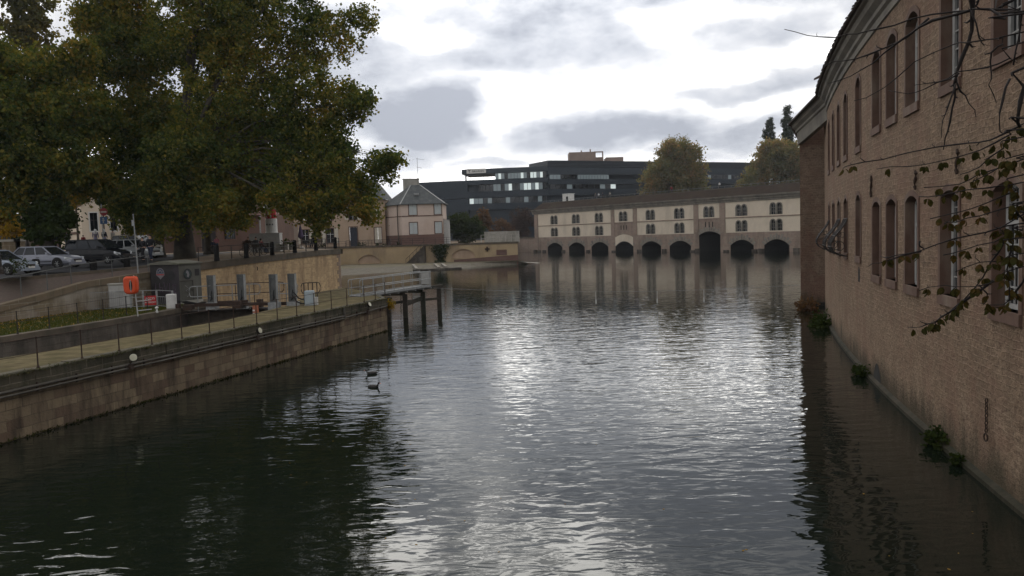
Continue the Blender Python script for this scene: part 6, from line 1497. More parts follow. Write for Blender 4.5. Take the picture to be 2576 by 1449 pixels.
def bench(loc, rz, label):
    t = thing('park_bench', (0, 0, 0), label, 'bench', 'benches on the plaza'); s = MB()
    for i in range(4): s.box(-.9, .9, -.02 + .11 * i - .2, .07 + .11 * i - .2, .43, .46)
    s.build('seat', M_timber, t); b = MB()
    for i in range(3): b.box(-.9, .9, -.28 - .02 * i, -.25 - .02 * i, .52 + .13 * i, .62 + .13 * i)
    b.build('backrest', M_timber, t)
    l = MB()
    for x in (-.75, .75): l.bar((x, -.2, 0), (x, -.3, .85), .05); l.bar((x, .2, 0), (x, .2, .45), .05); l.bar((x, -.25, .42), (x, .22, .42), .05)
    l.build('leg', M_iron, t); return place(t, loc, rz)
g = at3(634, 631, 72.); bench(g, R(185), 'dark park bench carrying the two seated friends'); person((g[0] - .35, g[1] + .05, g[2] - .0), R(185), 1.7, 'seated person with dark hair, left of the two friends on the bench', 'brown', 'black', 'brown', 'sit'); person((g[0] + .38, g[1] + .05, g[2]), R(178), 1.68, 'seated person with dark hair, right of the two friends on the bench', 'grey', 'black', 'dark', 'sit')
g = at3(661, 637, 68.5); bench(g, R(-20), 'park bench in front of the advertising column base'); person((g[0] - .1, g[1], g[2]), R(-40), 1.7, 'seated person in red beside the parked bicycles', 'red', 'denim', 'dark', 'sit')
g = at3(790, 622, 82.); bench(g, R(160), 'park bench near the wall corner of the plaza'); person((g[0], g[1], g[2]), R(160), 1.7, 'seated person in black near the wall corner of the plaza', 'black', 'black', 'dark', 'sit')
# people on the roof terrace of the dam
for i, (s, tp_, lab) in enumerate(((72.5, 'grey', 'person in grey, leftmost of the people on the dam roof'), (71.0, 'white', 'person in white on the dam roof terrace'), (69.2, 'navy', 'person in navy next to the one in white on the dam roof'), (66.0, 'pale', 'person in a pale jacket standing apart on the dam roof'), (54.8, 'black', 'person in black above the plastered arch on the dam roof'), (41.5, 'red', 'person in red on the dam roof below the big autumn tree'), (25.0, 'white', 'person in white on the dam roof right of the big autumn tree'))):
    p = BP(s, 16.02, -5.0); person(p, R(rng.uniform(120, 240)), 1.75, lab, tp_, 'black', 'dark', 'stand', None, 'people on the dam roof')

# ------------------------------------------------------------------ street furniture
def lamp(loc, h, label, s=1.):
    t = thing('street_lamp', loc, label, 'street lamp', 'old street lamps'); p = Vector(loc); m = MB()
    m.lathe(p, [(.16 * s, 0), (.16 * s, .25), (.10 * s, .4), (.075 * s, 1.0), (.09 * s, 1.05), (.055 * s, 1.15), (.05 * s, h - .75), (.08 * s, h - .7), (.05 * s, h - .62)], 10); m.build('pole', M_iron, t)
    l = MB(); l.lathe(p, [(.10 * s, h - .62), (.17 * s, h - .12), (.17 * s, h - .10)], 6); g = l.build('lantern', M_lamp_off, t)
    c = MB(); c.lathe(p, [(.21 * s, h - .10), (.19 * s, h - .05), (.08 * s, h + .08), (.04 * s, h + .16), (.01 * s, h + .22)], 6)
    for k in range(6): a = k * 1.047; c.bar((p.x + .10 * s * math.cos(a), p.y + .10 * s * math.sin(a), p.z + h - .62), (p.x + .17 * s * math.cos(a), p.y + .17 * s * math.sin(a), p.z + h - .1), .02)
    c.build('cap', M_iron, g); return t
M_lamp_off = plain('lantern_glass', (.30, .29, .26), (.24, .23, .21), rough=.3)
p = at(1, 690, 43.); lamp((p.x - .02, p.y, p.z), 4.4, 'dark lamp post at the picture edge beside the silver blue car', 1.3)
p = at(69, 620, 68.); lamp((p.x, p.y, p.z), 2.65, 'dark lamp post by the gate piers under the trees')
p = at(319, 622, 84.); lamp((p.x, p.y, p.z), 3.6, 'small lamp post with a white lantern right of the no entry sign')
# no entry sign with the blue panel under it
p = at(262, 632, 61.); t = thing('traffic_sign', (p.x, p.y, p.z), 'red round no entry sign above a blue square panel on a post', 'sign'); 
MB().tube(p, (p.x, p.y, p.z + 3.6), .04, n=8).build('pole', M_galv, t)
def yd(mb, c, r, y0, y1, n=24):
    k = len(mb.v)
    for yy in (y0, y1):
        for q in range(n): a = 2 * math.pi * q / n; mb.v.append((c[0] + r * math.cos(a), yy, c[1] + r * math.sin(a)))
    mb.f.append(tuple(range(k, k + n))); mb.f.append(tuple(range(k + 2 * n - 1, k + n - 1, -1)))
    for q in range(n): mb.f.append((k + q, k + (q + 1) % n, k + n + (q + 1) % n, k + n + q))
M_shaded_red = plain('shaded_red_sign', (.20, .03, .032), (.17, .028, .03), rough=.6)  # shade of the trees put into the colour as a darker, duller red
dc = at(260.5, 533, 60.9); m = MB(); yd(m, (dc.x, dc.z), .30, dc.y, dc.y + .03); d = m.build('disc', M_shaded_red, t)
MB().box(dc.x - .22, dc.x + .22, dc.y - .012, dc.y, dc.z - .055, dc.z + .055).build('white_bar', M_concrete, d)
bc = at(260.5, 554.5, 60.9); m = MB().box(bc.x - .27, bc.x + .27, bc.y, bc.y + .03, bc.z - .27, bc.z + .27).build('panel', M_blue, t)
fg = MB(); fg.box(bc.x - .06, bc.x + .02, bc.y - .01, bc.y, bc.z - .2, bc.z + .05); yd(fg, (bc.x - .02, bc.z + .13), .06, bc.y - .01, bc.y); fg.box(bc.x - .13, bc.x + .1, bc.y - .01, bc.y, bc.z - .02, bc.z + .04); fg.build('pictogram', M_concrete, m)
# leaning grey mast near the cabin
p, q = at(348, 690, 53.), at(335, 540, 53.); t = thing('metal_mast', p, 'thin pale leaning metal mast behind the dark cabin', 'mast'); MB().tube(p, q, .05, .035).ball(tuple(q), .05).build('pole', M_galv, t)
MB().box(q.x - .12, q.x + .02, q.y - .05, q.y + .05, q.z - .75, q.z - .35).build('bracket', M_galv, t)
# advertising column on its white base
p = at(686, 630, 78.); t = thing('advertising_column', (p.x, p.y, p.z), 'white round advertising column with a red poster on a broad white base', 'column')
P_ = Vector(p); MB().obox((p.x - .6, p.y), (1, .05), 2.9, 1.2, p.z - .1, p.z + 1.62).obox((p.x - .6, p.y), (1, .05), 2.95, 1.25, p.z + 1.62, p.z + 1.7).build('base', M_whiteframe, t)
MB().lathe((p.x, p.y, p.z + 1.7), [(.60, 0), (.60, .1), (.56, .12), (.56, 1.35), (.50, 1.38), (.50, 2.35), (.56, 2.4), (.5, 2.6), (.2, 2.8), (.05, 3.0)], 20).build('shaft', M_white, t)
ps = MB(); N_ = 12
for i in range(N_):
    a0, a1 = R(200 + 160 * i / N_), R(200 + 160 * (i + 1) / N_); r_ = .512
    ps.quad((p.x + r_ * math.cos(a0), p.y + r_ * math.sin(a0), p.z + 3.1), (p.x + r_ * math.cos(a1), p.y + r_ * math.sin(a1), p.z + 3.1), (p.x + r_ * math.cos(a1), p.y + r_ * math.sin(a1), p.z + 4.0), (p.x + r_ * math.cos(a0), p.y + r_ * math.sin(a0), p.z + 4.0))
po_ = ps.build('poster', M_red, t)
mk = MB(); mk.box(p.x - .16, p.x - .04, p.y - .55, p.y - .54, p.z + 3.45, p.z + 3.9); mk.box(p.x + .06, p.x + .2, p.y - .55, p.y - .54, p.z + 3.2, p.z + 3.45); mk.box(p.x + .1, p.x + .26, p.y - .55, p.y - .54, p.z + 3.6, p.z + 3.85); mk.build('poster_mark', M_white, po_)
text('TATION', 'lettering', .26, M_dark, t, (p.x, p.y - .59, p.z + 2.55), (R(90), 0, 0), .004) if False else None
mk = MB()
for i, w in enumerate((.1, .06, .09, .05, .1)): mk.box(p.x - .35 + .15 * i, p.x - .35 + .15 * i + w, p.y - .585, p.y - .575, p.z + 2.45, p.z + 2.6)
mk.build('small_print', M_emblem, t)
# bicycles leaning by the railing
def bicycle(loc, rz, label):
    t = thing('bicycle', (0, 0, 0), label, 'bicycle', 'bicycles parked on the plaza')
    for x in (-.52, .52):
        w = MB(); w.path([(x + .34 * math.cos(a), 0, .35 + .34 * math.sin(a)) for a in [k * .3927 for k in range(17)]], .022, 6, False)
        for k in range(6): a = k * 1.047; w.tube((x, 0, .35), (x + .33 * math.cos(a), 0, .35 + .33 * math.sin(a)), .004, n=4)
        w.build('wheel', M_rubber, t)
    f = MB(); A, B_, Cc, D, E = (-.52, 0, .35), (-.08, 0, .30), (-.2, 0, .82), (.36, 0, .85), (.52, 0, .35)
    for a, b in ((A, B_), (A, Cc), (B_, Cc), (B_, D), (Cc, D), (D, E)): f.tube(a, b, .017, n=6)
    f.build('frame', M_iron, t); MB().ball((-.22, 0, .9), .13, .07, .035).tube((-.2, 0, .8), (-.22, 0, .9), .015).build('saddle', M_rubber, t)
    MB().path([(.42, -.28, 1.0), (.36, -.15, 1.02), (.34, 0, 1.0), (.36, .15, 1.02), (.42, .28, 1.0)], .014, 6).tube((.36, 0, .85), (.34, 0, 1.0), .015).build('handlebar', M_iron, t)
    return place(t, loc, rz)
bicycle(at3(631, 646, 62.5), R(5), 'bicycle parked at the railing next to the second plaza bollard'); bicycle(at3(650, 642, 64.5), R(-15), 'bicycle parked behind the other one, nearer the person in red')
# furled parasol, flower tubs
p = at(758, 625, 78.); t = thing('parasol', (p.x, p.y, p.z), 'furled purple parasol lying over a cafe table on the plaza', 'parasol'); m = MB(); m.lathe(p, [(.05, .9), (.30, 1.15), (.22, 1.5), (.12, 2.0), (.03, 2.3)], 10); m.build('canopy', plain('purple_canvas', (.10, .075, .13), rough=.9), t)
MB().tube(p, (p.x, p.y, p.z + 2.3), .03).lathe(p, [(.25, 0), (.25, .06), (.04, .1)], 10).build('pole', M_iron, t)
for (px, Y, lab) in ((712, 76., 'leafy planter just right of the advertising column'), (728, 77., 'leafy planter beside the furled parasol')):
    p = at(px, 629, Y); t = bush('planter', (p.x, p.y, p.z + .55), .6, .4, .5, 220, .14, M_leaf_green, lab, 'planter', 'leafy planters on the plaza'); MB().prism([(p.x - .55, p.y - .3), (p.x + .55, p.y - .3), (p.x + .5, p.y + .3), (p.x - .5, p.y + .3)], p.z, p.z + .55).build('tub', M_concrete, t)
p = at(40, 700, 44.); bush('flower_box', (p.x, p.y, p.z + .75), .75, .3, .35, 260, .10, M_leaf_green, 'dark trailing flower box hanging on the handrail at the picture edge', 'flower box')

# ------------------------------------------------------------------ lock furniture
cab = thing('dark_cabin', (-22.5, 53.6, 2.08), 'dark two tone metal cabin with round emblems beside the lock', 'cabin')
Bc = Vector((-21.85, 52.2)); ca = Vector((-math.cos(R(24)), math.sin(R(24)))); cc = Vector((math.sin(R(24)), math.cos(R(24))))
Ac, Cc, Dc = Bc + ca * 2.55, Bc + cc * 1.9, Bc + ca * 2.55 + cc * 1.9
wm = MB(); wm.prism([tuple(Bc), tuple(Cc), tuple(Dc), tuple(Ac)], 2.08, 4.72); wm.build('wall', M_cab_dark, cab)
def CF(u, z, o=0.): q = Bc + ca * u - cc * o; return (q.x, q.y, z)      # dark face
def CS(u, z, o=0.): q = Bc + cc * u - ca * o; return (q.x, q.y, z)      # grey face
MB().quad(CS(0, 2.3, .012), CS(1.9, 2.3, .012), CS(1.9, 4.72, .012), CS(0, 4.72, .012)).build('side_panel', M_cab, cab)
MB().quad(CS(-.02, 2.05, .05), CS(1.95, 2.05, .05), CS(1.95, 2.3, .05), CS(-.02, 2.3, .05)).quad(CS(-.02, 2.3, .05), CS(1.95, 2.3, .05), CS(1.95, 2.3, 0), CS(-.02, 2.3, 0)).build('plinth', M_concrete, cab)
dm = MB(); dm.quad(CS(.1, 2.35, .03), CS(1.1, 2.35, .03), CS(1.1, 3.55, .03), CS(.1, 3.55, .03)).build('door', plain('cabin_door', (.085, .083, .07), (.07, .068, .058), rough=.7), cab)
MB().bar(CS(1.0, 2.9, .05), CS(1.0, 3.05, .05), .03).bar(CS(.05, 3.6, .03), CS(1.15, 3.6, .03), .03).bar(CS(1.13, 2.33, .03), CS(1.13, 3.6, .03), .03).build('door_frame', M_iron, cab)
MB().quad(CS(1.35, 3.9, .02), CS(1.75, 3.9, .02), CS(1.75, 4.35, .02), CS(1.35, 4.35, .02)).build('vent_grille', M_cab_dark, cab)
rf = MB(); o_ = .10; top = [tuple(Bc - ca * o_ - cc * o_), tuple(Bc + cc * (1.9 + o_) - ca * o_), tuple(Dc + ca * o_ + cc * o_), tuple(Ac + ca * o_ - cc * o_)]
rf.prism(top, 4.72, 4.80); mid = [Vector(top[0]).lerp(Vector(top[3]), .5), Vector(top[1]).lerp(Vector(top[2]), .5)]
rf.quad((*top[0], 4.8), (*top[1], 4.8), (*mid[1], 4.98), (*mid[0], 4.98)); rf.quad((*top[3], 4.8), (*top[2], 4.8), (*mid[1], 4.98), (*mid[0], 4.98)); rf.poly((*top[0], 4.8), (*mid[0], 4.98), (*top[3], 4.8)); rf.poly((*top[1], 4.8), (*mid[1], 4.98), (*top[2], 4.8)); rf.build('roof', M_cab_roof, cab)
def round_on(FN, u, z, r, o, name, mat, parent, n=20, sq=1.):
    m = MB(); m.poly(*[FN(u + r * math.cos(2 * math.pi * k / n) * sq, z + r * math.sin(2 * math.pi * k / n), o) for k in range(n)]); return m.build(name, mat, parent)
e = round_on(CS, .72, 4.05, .36, .035, 'emblem', M_emblem, cab); round_on(CS, .72, 4.05, .30, .04, 'emblem_disc', plain('deep_emblem', (.035, .05, .05), rough=.6), e)
m = MB(); m.poly(CS(.66, 4.32, .05), CS(.80, 4.2, .05), CS(.86, 4.0, .05), CS(.76, 3.82, .05), CS(.62, 3.9, .05), CS(.68, 4.05, .05), CS(.58, 4.15, .05)); m.build('emblem_figure', M_pale_spray, e)
b_ = MB(); P_ = [(1.62 + .37 * math.cos(a), 4.14 + .37 * math.sin(a)) for a in [k * math.pi / 10 for k in range(11)]]
badge = MB(); badge.poly(*[CF(u, z, .02) for u, z in P_ + [(1.25, 4.0), (1.62, 3.72), (1.99, 4.0)][0:1] + [(1.62, 3.70)] + [(1.99, 4.0)]][:0] or [CF(u, z, .02) for u, z in P_ + [(1.25, 4.02), (1.5, 3.86), (1.62, 3.74), (1.74, 3.86), (1.99, 4.02)]]); bo = badge.build('badge', M_pale_spray, cab)
P2_ = [(1.62 + .31 * math.cos(a), 4.15 + .30 * math.sin(a)) for a in [k * math.pi / 10 for k in range(11)]]
MB().poly(*[CF(u, z, .026) for u, z in P2_]).build('badge_field', plain('badge_blue', (.04, .055, .10), rough=.6), bo)
m = MB()
for (u, z, w, h) in ((1.4, 4.2, .12, .1), (1.58, 4.26, .1, .14), (1.72, 4.2, .14, .09), (1.5, 4.32, .2, .05)): m.quad(CF(u, z, .03), CF(u + w, z, .03), CF(u + w, z + h, .03), CF(u, z + h, .03))
m.build('badge_figure', M_pale_spray, bo); MB().quad(CF(1.28, 4.03, .03), CF(1.96, 4.03, .03), CF(1.96, 4.09, .03), CF(1.28, 4.09, .03)).build('badge_stripe', M_red, bo)
round_on(CF, .62, 4.0, .30, .015, 'round_hatch', M_emblem, cab)
gm = MB()                                                   # sprayed scrawl on the dark face
for pts in ([(1.75, 3.5), (1.75, 2.9), (1.55, 2.9), (1.5, 3.2), (1.75, 3.2)], [(1.35, 3.55), (1.2, 2.9), (1.05, 3.45)], [(.85, 3.5), (.85, 2.8)], [(.6, 3.35), (.3, 3.4), (.35, 3.05), (.55, 2.95), (.25, 2.8)], [(2.1, 3.5), (2.15, 2.8)], [(1.0, 2.6), (.5, 2.55)]):
    gm.path([CF(u, z, .006) for u, z in pts], .022, 4)
gm.build('spray_scrawl', M_graffiti, cab)
gm = MB(); gm.path([CS(.45, 3.3, .035), CS(.75, 3.1, .035), CS(.5, 2.95, .035), CS(.8, 2.75, .035), CS(.6, 2.55, .035)], .022, 4); gm.build('chalk_scrawl', M_pale_spray, cab)
# pale meter cabinet
p = Vector((-24.85, 50.4)); t = thing('meter_cabinet', (p.x, p.y, 2.08), 'plain pale grey double door meter cabinet against the ramp wall', 'cabinet'); d_ = Vector((.97, .22))
MB().obox(p, d_, 1.25, .7, 2.08, 3.62).build('body', M_concrete, t); MB().obox(p, d_, 1.32, .77, 3.62, 3.7).build('lid', M_concrete, t)
n_ = Vector((d_.y, -d_.x)).normalized() * .36
for s in (-.3, .3): q = p + d_.normalized() * s + n_; MB().obox(q, d_, .57, .03, 2.2, 3.55).build('door', M_whiteframe, t)
# lifebuoy housing on its pole
p = atz(347, 796, 2.1); t = thing('lifebuoy_station', p, 'bright orange lifebuoy housing on a pale pole by the lock', 'lifebuoy')
q = Vector((p.x - .1, p.y, 2.1 + 2.3)); MB().tube(p, q, .035).build('pole', M_whiteframe, t)
hm = MB(); w, h = .385, .5; cx, cy, cz = q.x - .13, p.y - .09, 3.86; N_ = 28
ring = []
for k in range(N_):
    a = 2 * math.pi * k / N_; ca_, sa_ = math.cos(a), math.sin(a); e_ = .42
    ring.append((math.copysign(abs(ca_) ** e_, ca_) * w * (1 - .13 * max(0, -sa_)), math.copysign(abs(sa_) ** e_, sa_) * h))
rows = ((.80, .19), (.97, .12), (1.0, .02), (1.0, -.10), (.9, -.16))
k0_ = len(hm.v)
for sc1, y_ in rows: hm.v += [(cx + x * sc1, cy - y_, cz + z * sc1) for x, z in ring]
for i in range(len(rows) - 1):
    for k in range(N_): k2 = (k + 1) % N_; hm.f.append((i * N_ + k, i * N_ + k2, (i + 1) * N_ + k2, (i + 1) * N_ + k))
hm.f.append(tuple(range(N_ - 1, -1, -1))); hm.f.append(tuple(range((len(rows) - 1) * N_, len(rows) * N_)))
hs_ = hm.build('housing', M_orange, t, smooth=False)
sm = MB(); sm.poly(*[(cx + .07 + .09 * math.copysign(abs(math.cos(a)) ** .7, math.cos(a)), cy - .195, cz - .02 + .27 * math.sin(a)) for a in [k * .35 for k in range(18)]]); sm.build('hand_slot', M_dark, hs_)
sm = MB(); sm.tube((cx + .06, cy - .2, cz + .3), (cx + .075, cy - .2, cz - .35), .018); 
sm.build('strap', M_whiteframe, hs_)
sm = MB()
for u in (-.12, 0, .12): sm.box(cx + u - .035, cx + u + .035, cy - .06, cy + .02, cz + h - .006, cz + h + .006)
sm.build('vent_slot', M_dark, hs_)
# steps / rungs beside the pole and the grey mesh gate with its red board
gt = thing('mesh_gate', (-23., 50.6, 2.08), 'low grey steel gate and mesh panels before the dark cabin', 'gate')
gp = [at(75 * 0 + 330, 776, 50.2), at(362, 775, 50.3), at(396, 775, 50.4), at(436, 778, 49.)]
gp = [Vector((v.x, v.y, 2.08)) for v in gp]
fm = MB()
for v in gp: fm.bar(v, v + Vector((0, 0, 1.12)), .09)
for a, b in zip(gp, gp[1:]):
    for f in (1.1, .7, .12): fm.bar(a + Vector((0, 0, f)), b + Vector((0, 0, f)), .04)
fm.build('frame', M_galv, gt)
fm = MB()
for (a, b) in ((Vector((-26.2, 49.3, 2.08)), gp[0]),):
    for f in (1.12, .1): fm.bar(a + Vector((0, 0, f)), b + Vector((0, 0, f)), .03)
    for k in range(22): u = k / 21; v = a.lerp(b, u); fm.bar(v + Vector((0, 0, .1)), v + Vector((0, 0, 1.14)), .012)
fm.build('mesh_panel', M_galv, gt); fm = MB()
for k in range(9): v = gp[2].lerp(gp[3], k / 8); fm.bar(v + Vector((0, 0, .12)), v + Vector((0, 0, .7)), .012)
fm.build('mesh_panel', M_galv, gt)
p = atz(347, 796, 2.1); lm = MB(); tr = thing('side_bars', (p.x + .1, p.y, 2.4), 'two white bars joining the lifebuoy pole to the railing', 'bracket')
for z in (2.42, 2.95): lm.bar((p.x, p.y, z), (p.x + .62, p.y + .4, z + .03), .05)
lm.build('bar', M_whiteframe, tr)
sa, sb = at(364.5, 774, 49.6), at(393.5, 772, 49.7); sz0, sz1 = 2.28, 2.86
t = thing('warning_sign', ((sa.x + sb.x) / 2, sa.y, sz0), 'red board with white letters reading ACCES INTERDIT on the steel gate', 'sign')
sbm = MB(); sbm.prism([(sa.x, sa.y), (sb.x, sb.y), (sb.x, sb.y + .03), (sa.x, sa.y + .03)], sz0 + .02, sz1 + .02); sbm.build('board', M_red, t)
rzs = math.atan2(sb.y - sa.y, sb.x - sa.x); mx_, my_ = (sa.x + sb.x) / 2, (sa.y + sb.y) / 2 - .012
text('ACCES', 'lettering', .185, M_white, t, (mx_, my_, sz0 + .43), (R(90), 0, rzs)); text('INTERDIT', 'lettering', .155, M_white, t, (mx_, my_, sz0 + .19), (R(90), 0, rzs))
# mushroom bollard, white control box, second control box
p = atz(395, 787, 2.1); tag(MB().lathe(p, [(.07, 0), (.07, .1), (.05, .13), (.05, .24), (.10, .27), (.10, .33), (.03, .37)], 12).build('marker_light', M_white), 'tiny white mushroom light on the lock edge under the red board', 'light')
def control_box(px, py, Y, w, h, mat, label):
    p = at(px, py, Y); p.z = 2.1; t = thing('control_box', p, label, 'control box', 'control boxes of the lock'); m = MB()
    m.box(p.x - w / 2, p.x + w / 2, p.y - .2, p.y + .2, 2.14, 2.1 + h); b = m.build('body', mat, t); bv = b.modifiers.new('soft', 'BEVEL'); bv.width = .05; bv.segments = 3
    MB().box(p.x - w / 2 - .02, p.x + w / 2 + .02, p.y - .22, p.y + .22, 2.08, 2.15).build('plinth', M_concrete, t); MB().box(p.x - w * .38, p.x + w * .38, p.y - .215, p.y - .2, 2.3, 2.1 + h * .85).build('door', mat, t); return p, t
control_box(432.5, 776, 48.5, .52, .92, M_white, 'rounded white control box right of the red warning board')
p, t = control_box(780, 770, 47.6, .54, .92, M_bluebox, 'grey blue control box at the end of the lift posts'); MB().box(p.x + .27, p.x + .48, p.y - .12, p.y + .12, 2.16, 2.62).build('side_box', M_whiteframe, t)
# the four gate lifting posts
def liftpost(px, pyb, Y, label, flip=1):
    b = at(px, pyb, Y); b.z = 2.0; t = thing('lift_post', b, label, 'gate post', 'steel lifting posts of the lock gate'); m = MB(); w = .40
    m.box(b.x - w / 2, b.x + w / 2, b.y - .06, b.y + .0, 2.0, 4.06); m.box(b.x + w / 2 - .06, b.x + w / 2 + .02, b.y - .2, b.y + .2, 2.0, 4.06); m.box(b.x - w / 2 - .02, b.x - w / 2 + .04, b.y - .13, b.y + .2, 2.0, 4.06); m.box(b.x - w / 2, b.x + w / 2, b.y - .12, b.y + .1, 3.78, 3.84); m.build('column', M_steel, t)
    MB().box(b.x - .3, b.x + .34, b.y - .28, b.y + .28, 1.9, 2.36).build('foot', M_galv, t)
    MB().box(b.x + w / 2 + .02, b.x + w / 2 + .035, b.y - .2, b.y + .2, 2.1, 4.04).build('edge_strip', M_galv, t)
    c = MB(); c.path([(b.x + .05, b.y - .09, 3.1), (b.x + .0, b.y - .12, 2.8), (b.x + .08, b.y - .14, 2.6), (b.x - .05, b.y - .12, 2.45), (b.x + .04, b.y - .1, 2.75)], .022, 6); c.build('cable', M_rubber, t)
liftpost(534, 770, 49.4, 'lift post nearest the dark cabin, first of the four'); liftpost(609.5, 769, 49.5, 'second lift post from the dark cabin'); liftpost(690, 770, 48.0, 'third lift post from the dark cabin'); liftpost(737, 769, 48.0, 'lift post nearest the grey blue control box')
# gate leaves with walkway and loops of tube rail
lg = thing('lock_gate', (-16.6, 50.2, -.5), 'dark timber lock gate closing the chamber with a narrow walkway on top', 'lock gate')
gA_, gM_, gB_ = Vector((-20.3, 49.6)), Vector((-16.7, 50.9)), Vector((-13.4, 49.0))
for (a, b) in ((gA_, gM_), (gM_, gB_)):
    d_ = b - a; MB().obox((a + b) / 2, d_, d_.length + .1, .45, -.6, 1.75).build('leaf', M_timber, lg); MB().obox((a + b) / 2, d_, d_.length + .1, .85, 1.76, 1.86).build('walkway', M_iron, lg)
bm2 = MB(); bm2.bar((-20.4, 49.3, 2.25), (-13.0, 48.6, 2.2), .16, .2).bar((-18.2, 49., 2.35), (-16.4, 49.2, 2.35), .22, .22); bm2.build('push_rod', M_rust, lg)
def tube_rail(pts, mat, label, r=.028):
    t = thing('tube_rail', pts[0], label, 'railing', 'tube rails on the lock gate'); m = MB()
    a, b = Vector(pts[0]), Vector(pts[1]); up = lambda v, z: (v.x, v.y, z); d_ = (b - a).normalized(); 
    m.path([up(a + d_ * .25, 2.75), up(a, 2.78), up(a - d_ * .06, 2.95), up(a - d_ * .06, 3.2), up(a, 3.36), up(a + d_ * .2, 3.4), up(b - d_ * .2, 3.4), up(b, 3.36), up(b + d_ * .05, 3.2), up(b + d_ * .02, 2.9), up(b - d_ * .1, 2.75)], r, 7)
    m.path([up(a + d_ * .2, 2.76), up(b - d_ * .1, 2.76)], r, 7); m.build('rail', mat, t); k = 4
    for i in range(k): v = a.lerp(b, (i + .4) / k); MB().tube((v.x, v.y, 1.85), (v.x, v.y, 3.4), r, n=6).build('post', mat, t)
tube_rail([(-19.9, 49.1, 1.9), (-15.9, 50.0, 1.9)], M_galv, 'pale tube rail on the half of the lock gate nearer the cabin'); tube_rail([(-15.3, 50.2, 1.9), (-13.2, 48.8, 1.9)], M_galv, 'pale tube rail on the half of the lock gate nearer the control box'); tube_rail([(-19.5, 51.2, 1.9), (-14.8, 51.4, 1.9)], M_rust, 'dark tube rail behind the pale ones on the lock gate')
tube_rail([(-13.0, 49.2, 2.1), (-12.0, 49.5, 2.1)], M_iron, 'short dark tube rail by the grey blue control box')
hz = MB()
for k in range(3): hz.path([(-21.0 + .1 * k, 49.3, 2.1), (-20.8, 49.2, 2.45 + .05 * k), (-20.2, 49.1, 2.5 - .06 * k), (-19.6, 49.2, 2.35), (-19.0, 49.2, 2.4 - .1 * k)], .045, 6)
tag(hz.build('hydraulic_hose', M_rubber), 'black hydraulic hoses looping at the foot of the first lift post', 'hose')
hz = MB(); hz.path([(-13.1, 47.6, 2.7), (-12.9, 47.4, 2.4), (-12.6, 47.5, 2.25), (-12.1, 47.5, 2.3)], .045, 6).path([(-13.1, 47.6, 2.95), (-12.8, 47.5, 2.6), (-12.3, 47.6, 2.4)], .04, 6)
tag(hz.build('hydraulic_hose', M_rubber), 'black hydraulic hoses between the last lift post and the control box', 'hose')
for (x, y, r_, h) in ((-20.6, 48.6, .22, .3), (-19.9, 48.7, .3, .22), (-16.9, 48.7, .25, .35), (-15.6, 49., .16, .4)): MB().box(x - r_, x + r_, y - .2, y + .2, 2.0, 2.1 + h).build('valve_box', M_rust, lg)
p = at(746, 790, 46.5); t = thing('gauge_board', (-15.75, 48.6, .2), 'orange gauge board in the dark mouth of the lock gate', 'gauge board'); MB().box(-15.93, -15.57, 48.55, 48.62, .3, 2.15).build('board', M_terracotta, t)
mk = MB(); [mk.box(-15.93, -15.8, 48.54, 48.549, .4 + .2 * i, .5 + .2 * i) for i in range(8)]; mk.build('scale_mark', M_white, t)
# pipes on the river face with three floodlights
pp = thing('service_pipes', (quay_x(40), 40, 1.6), 'two long service pipes clipped along the river face of the quay', 'pipe')
def qf(y, z, o): n = Vector((1, -.28666)).normalized() * o; return (quay_x(y) + n.x, y + n.y, z)
m = MB(); m.path([qf(y, 1.60, .14) for y in (8, 20, 30, 38, 45.8)], .05, 8).path([qf(y, 1.47, .16) for y in (8, 20, 30, 38, 45.8)], .04, 8).path([qf(45.8, 2.1, .13), qf(45.8, 1.45, .15)], .07, 8).path([qf(45.8, 1.5, .14), qf(51.4, 1.62, .12)], .045, 8); m.build('pipe', plain('pipe_paint', (.085, .075, .06), (.06, .052, .042), rough=.7, scale=5, stain=(.16, .15, .13)), pp)
m = MB(); [m.bar(qf(y, 1.4, .11), qf(y, 1.7, .11), .06) for y in np.arange(21, 51, 1.55)]; m.build('clip', M_rust, pp)
def flood(y, z, tilt, label, face):
    c = Vector(qf(y, z, .32)); t = thing('floodlight', c, label, 'floodlight', 'round floodlights on the quay wall'); d_ = Vector(face).normalized(); m = MB()
    m.path([c - d_ * .16, c - d_ * .10, c - d_ * .02, c + d_ * .03], [.05, .12, .15, .155], 16); m.build('housing', M_iron, t); m = MB(); m.path([c + d_ * .031, c + d_ * .045], [.135, .125], 16); m.build('lens', M_lamp_glass, t)
    m = MB(); w = Vector(qf(y, 1.6, .12)); m.path([w, (w + c) / 2 + Vector((0, 0, -.05)), c - d_ * .1], .022, 6); m.box(w.x - .1, w.x + .12, w.y - .15, w.y + .12, 1.42, 1.62); m.build('arm', M_rust, t)
flood(29.55, 1.86, 0, 'round pale floodlight facing the viewer on the near quay wall', (.55, -.8, .22)); flood(37.4, 1.85, 0, 'floodlight turned side on at the middle of the quay wall', (.95, -.30, .25)); flood(48.6, 2.0, 0, 'floodlight at the far end of the quay wall', (.9, -.35, .45))
bush('yellow_plant', (-8.2, 51.8, 1.75), .38, .38, .45, 420, .12, M_leaf_yellow, 'yellowing plant growing from the end of the mossy quay', 'plant')
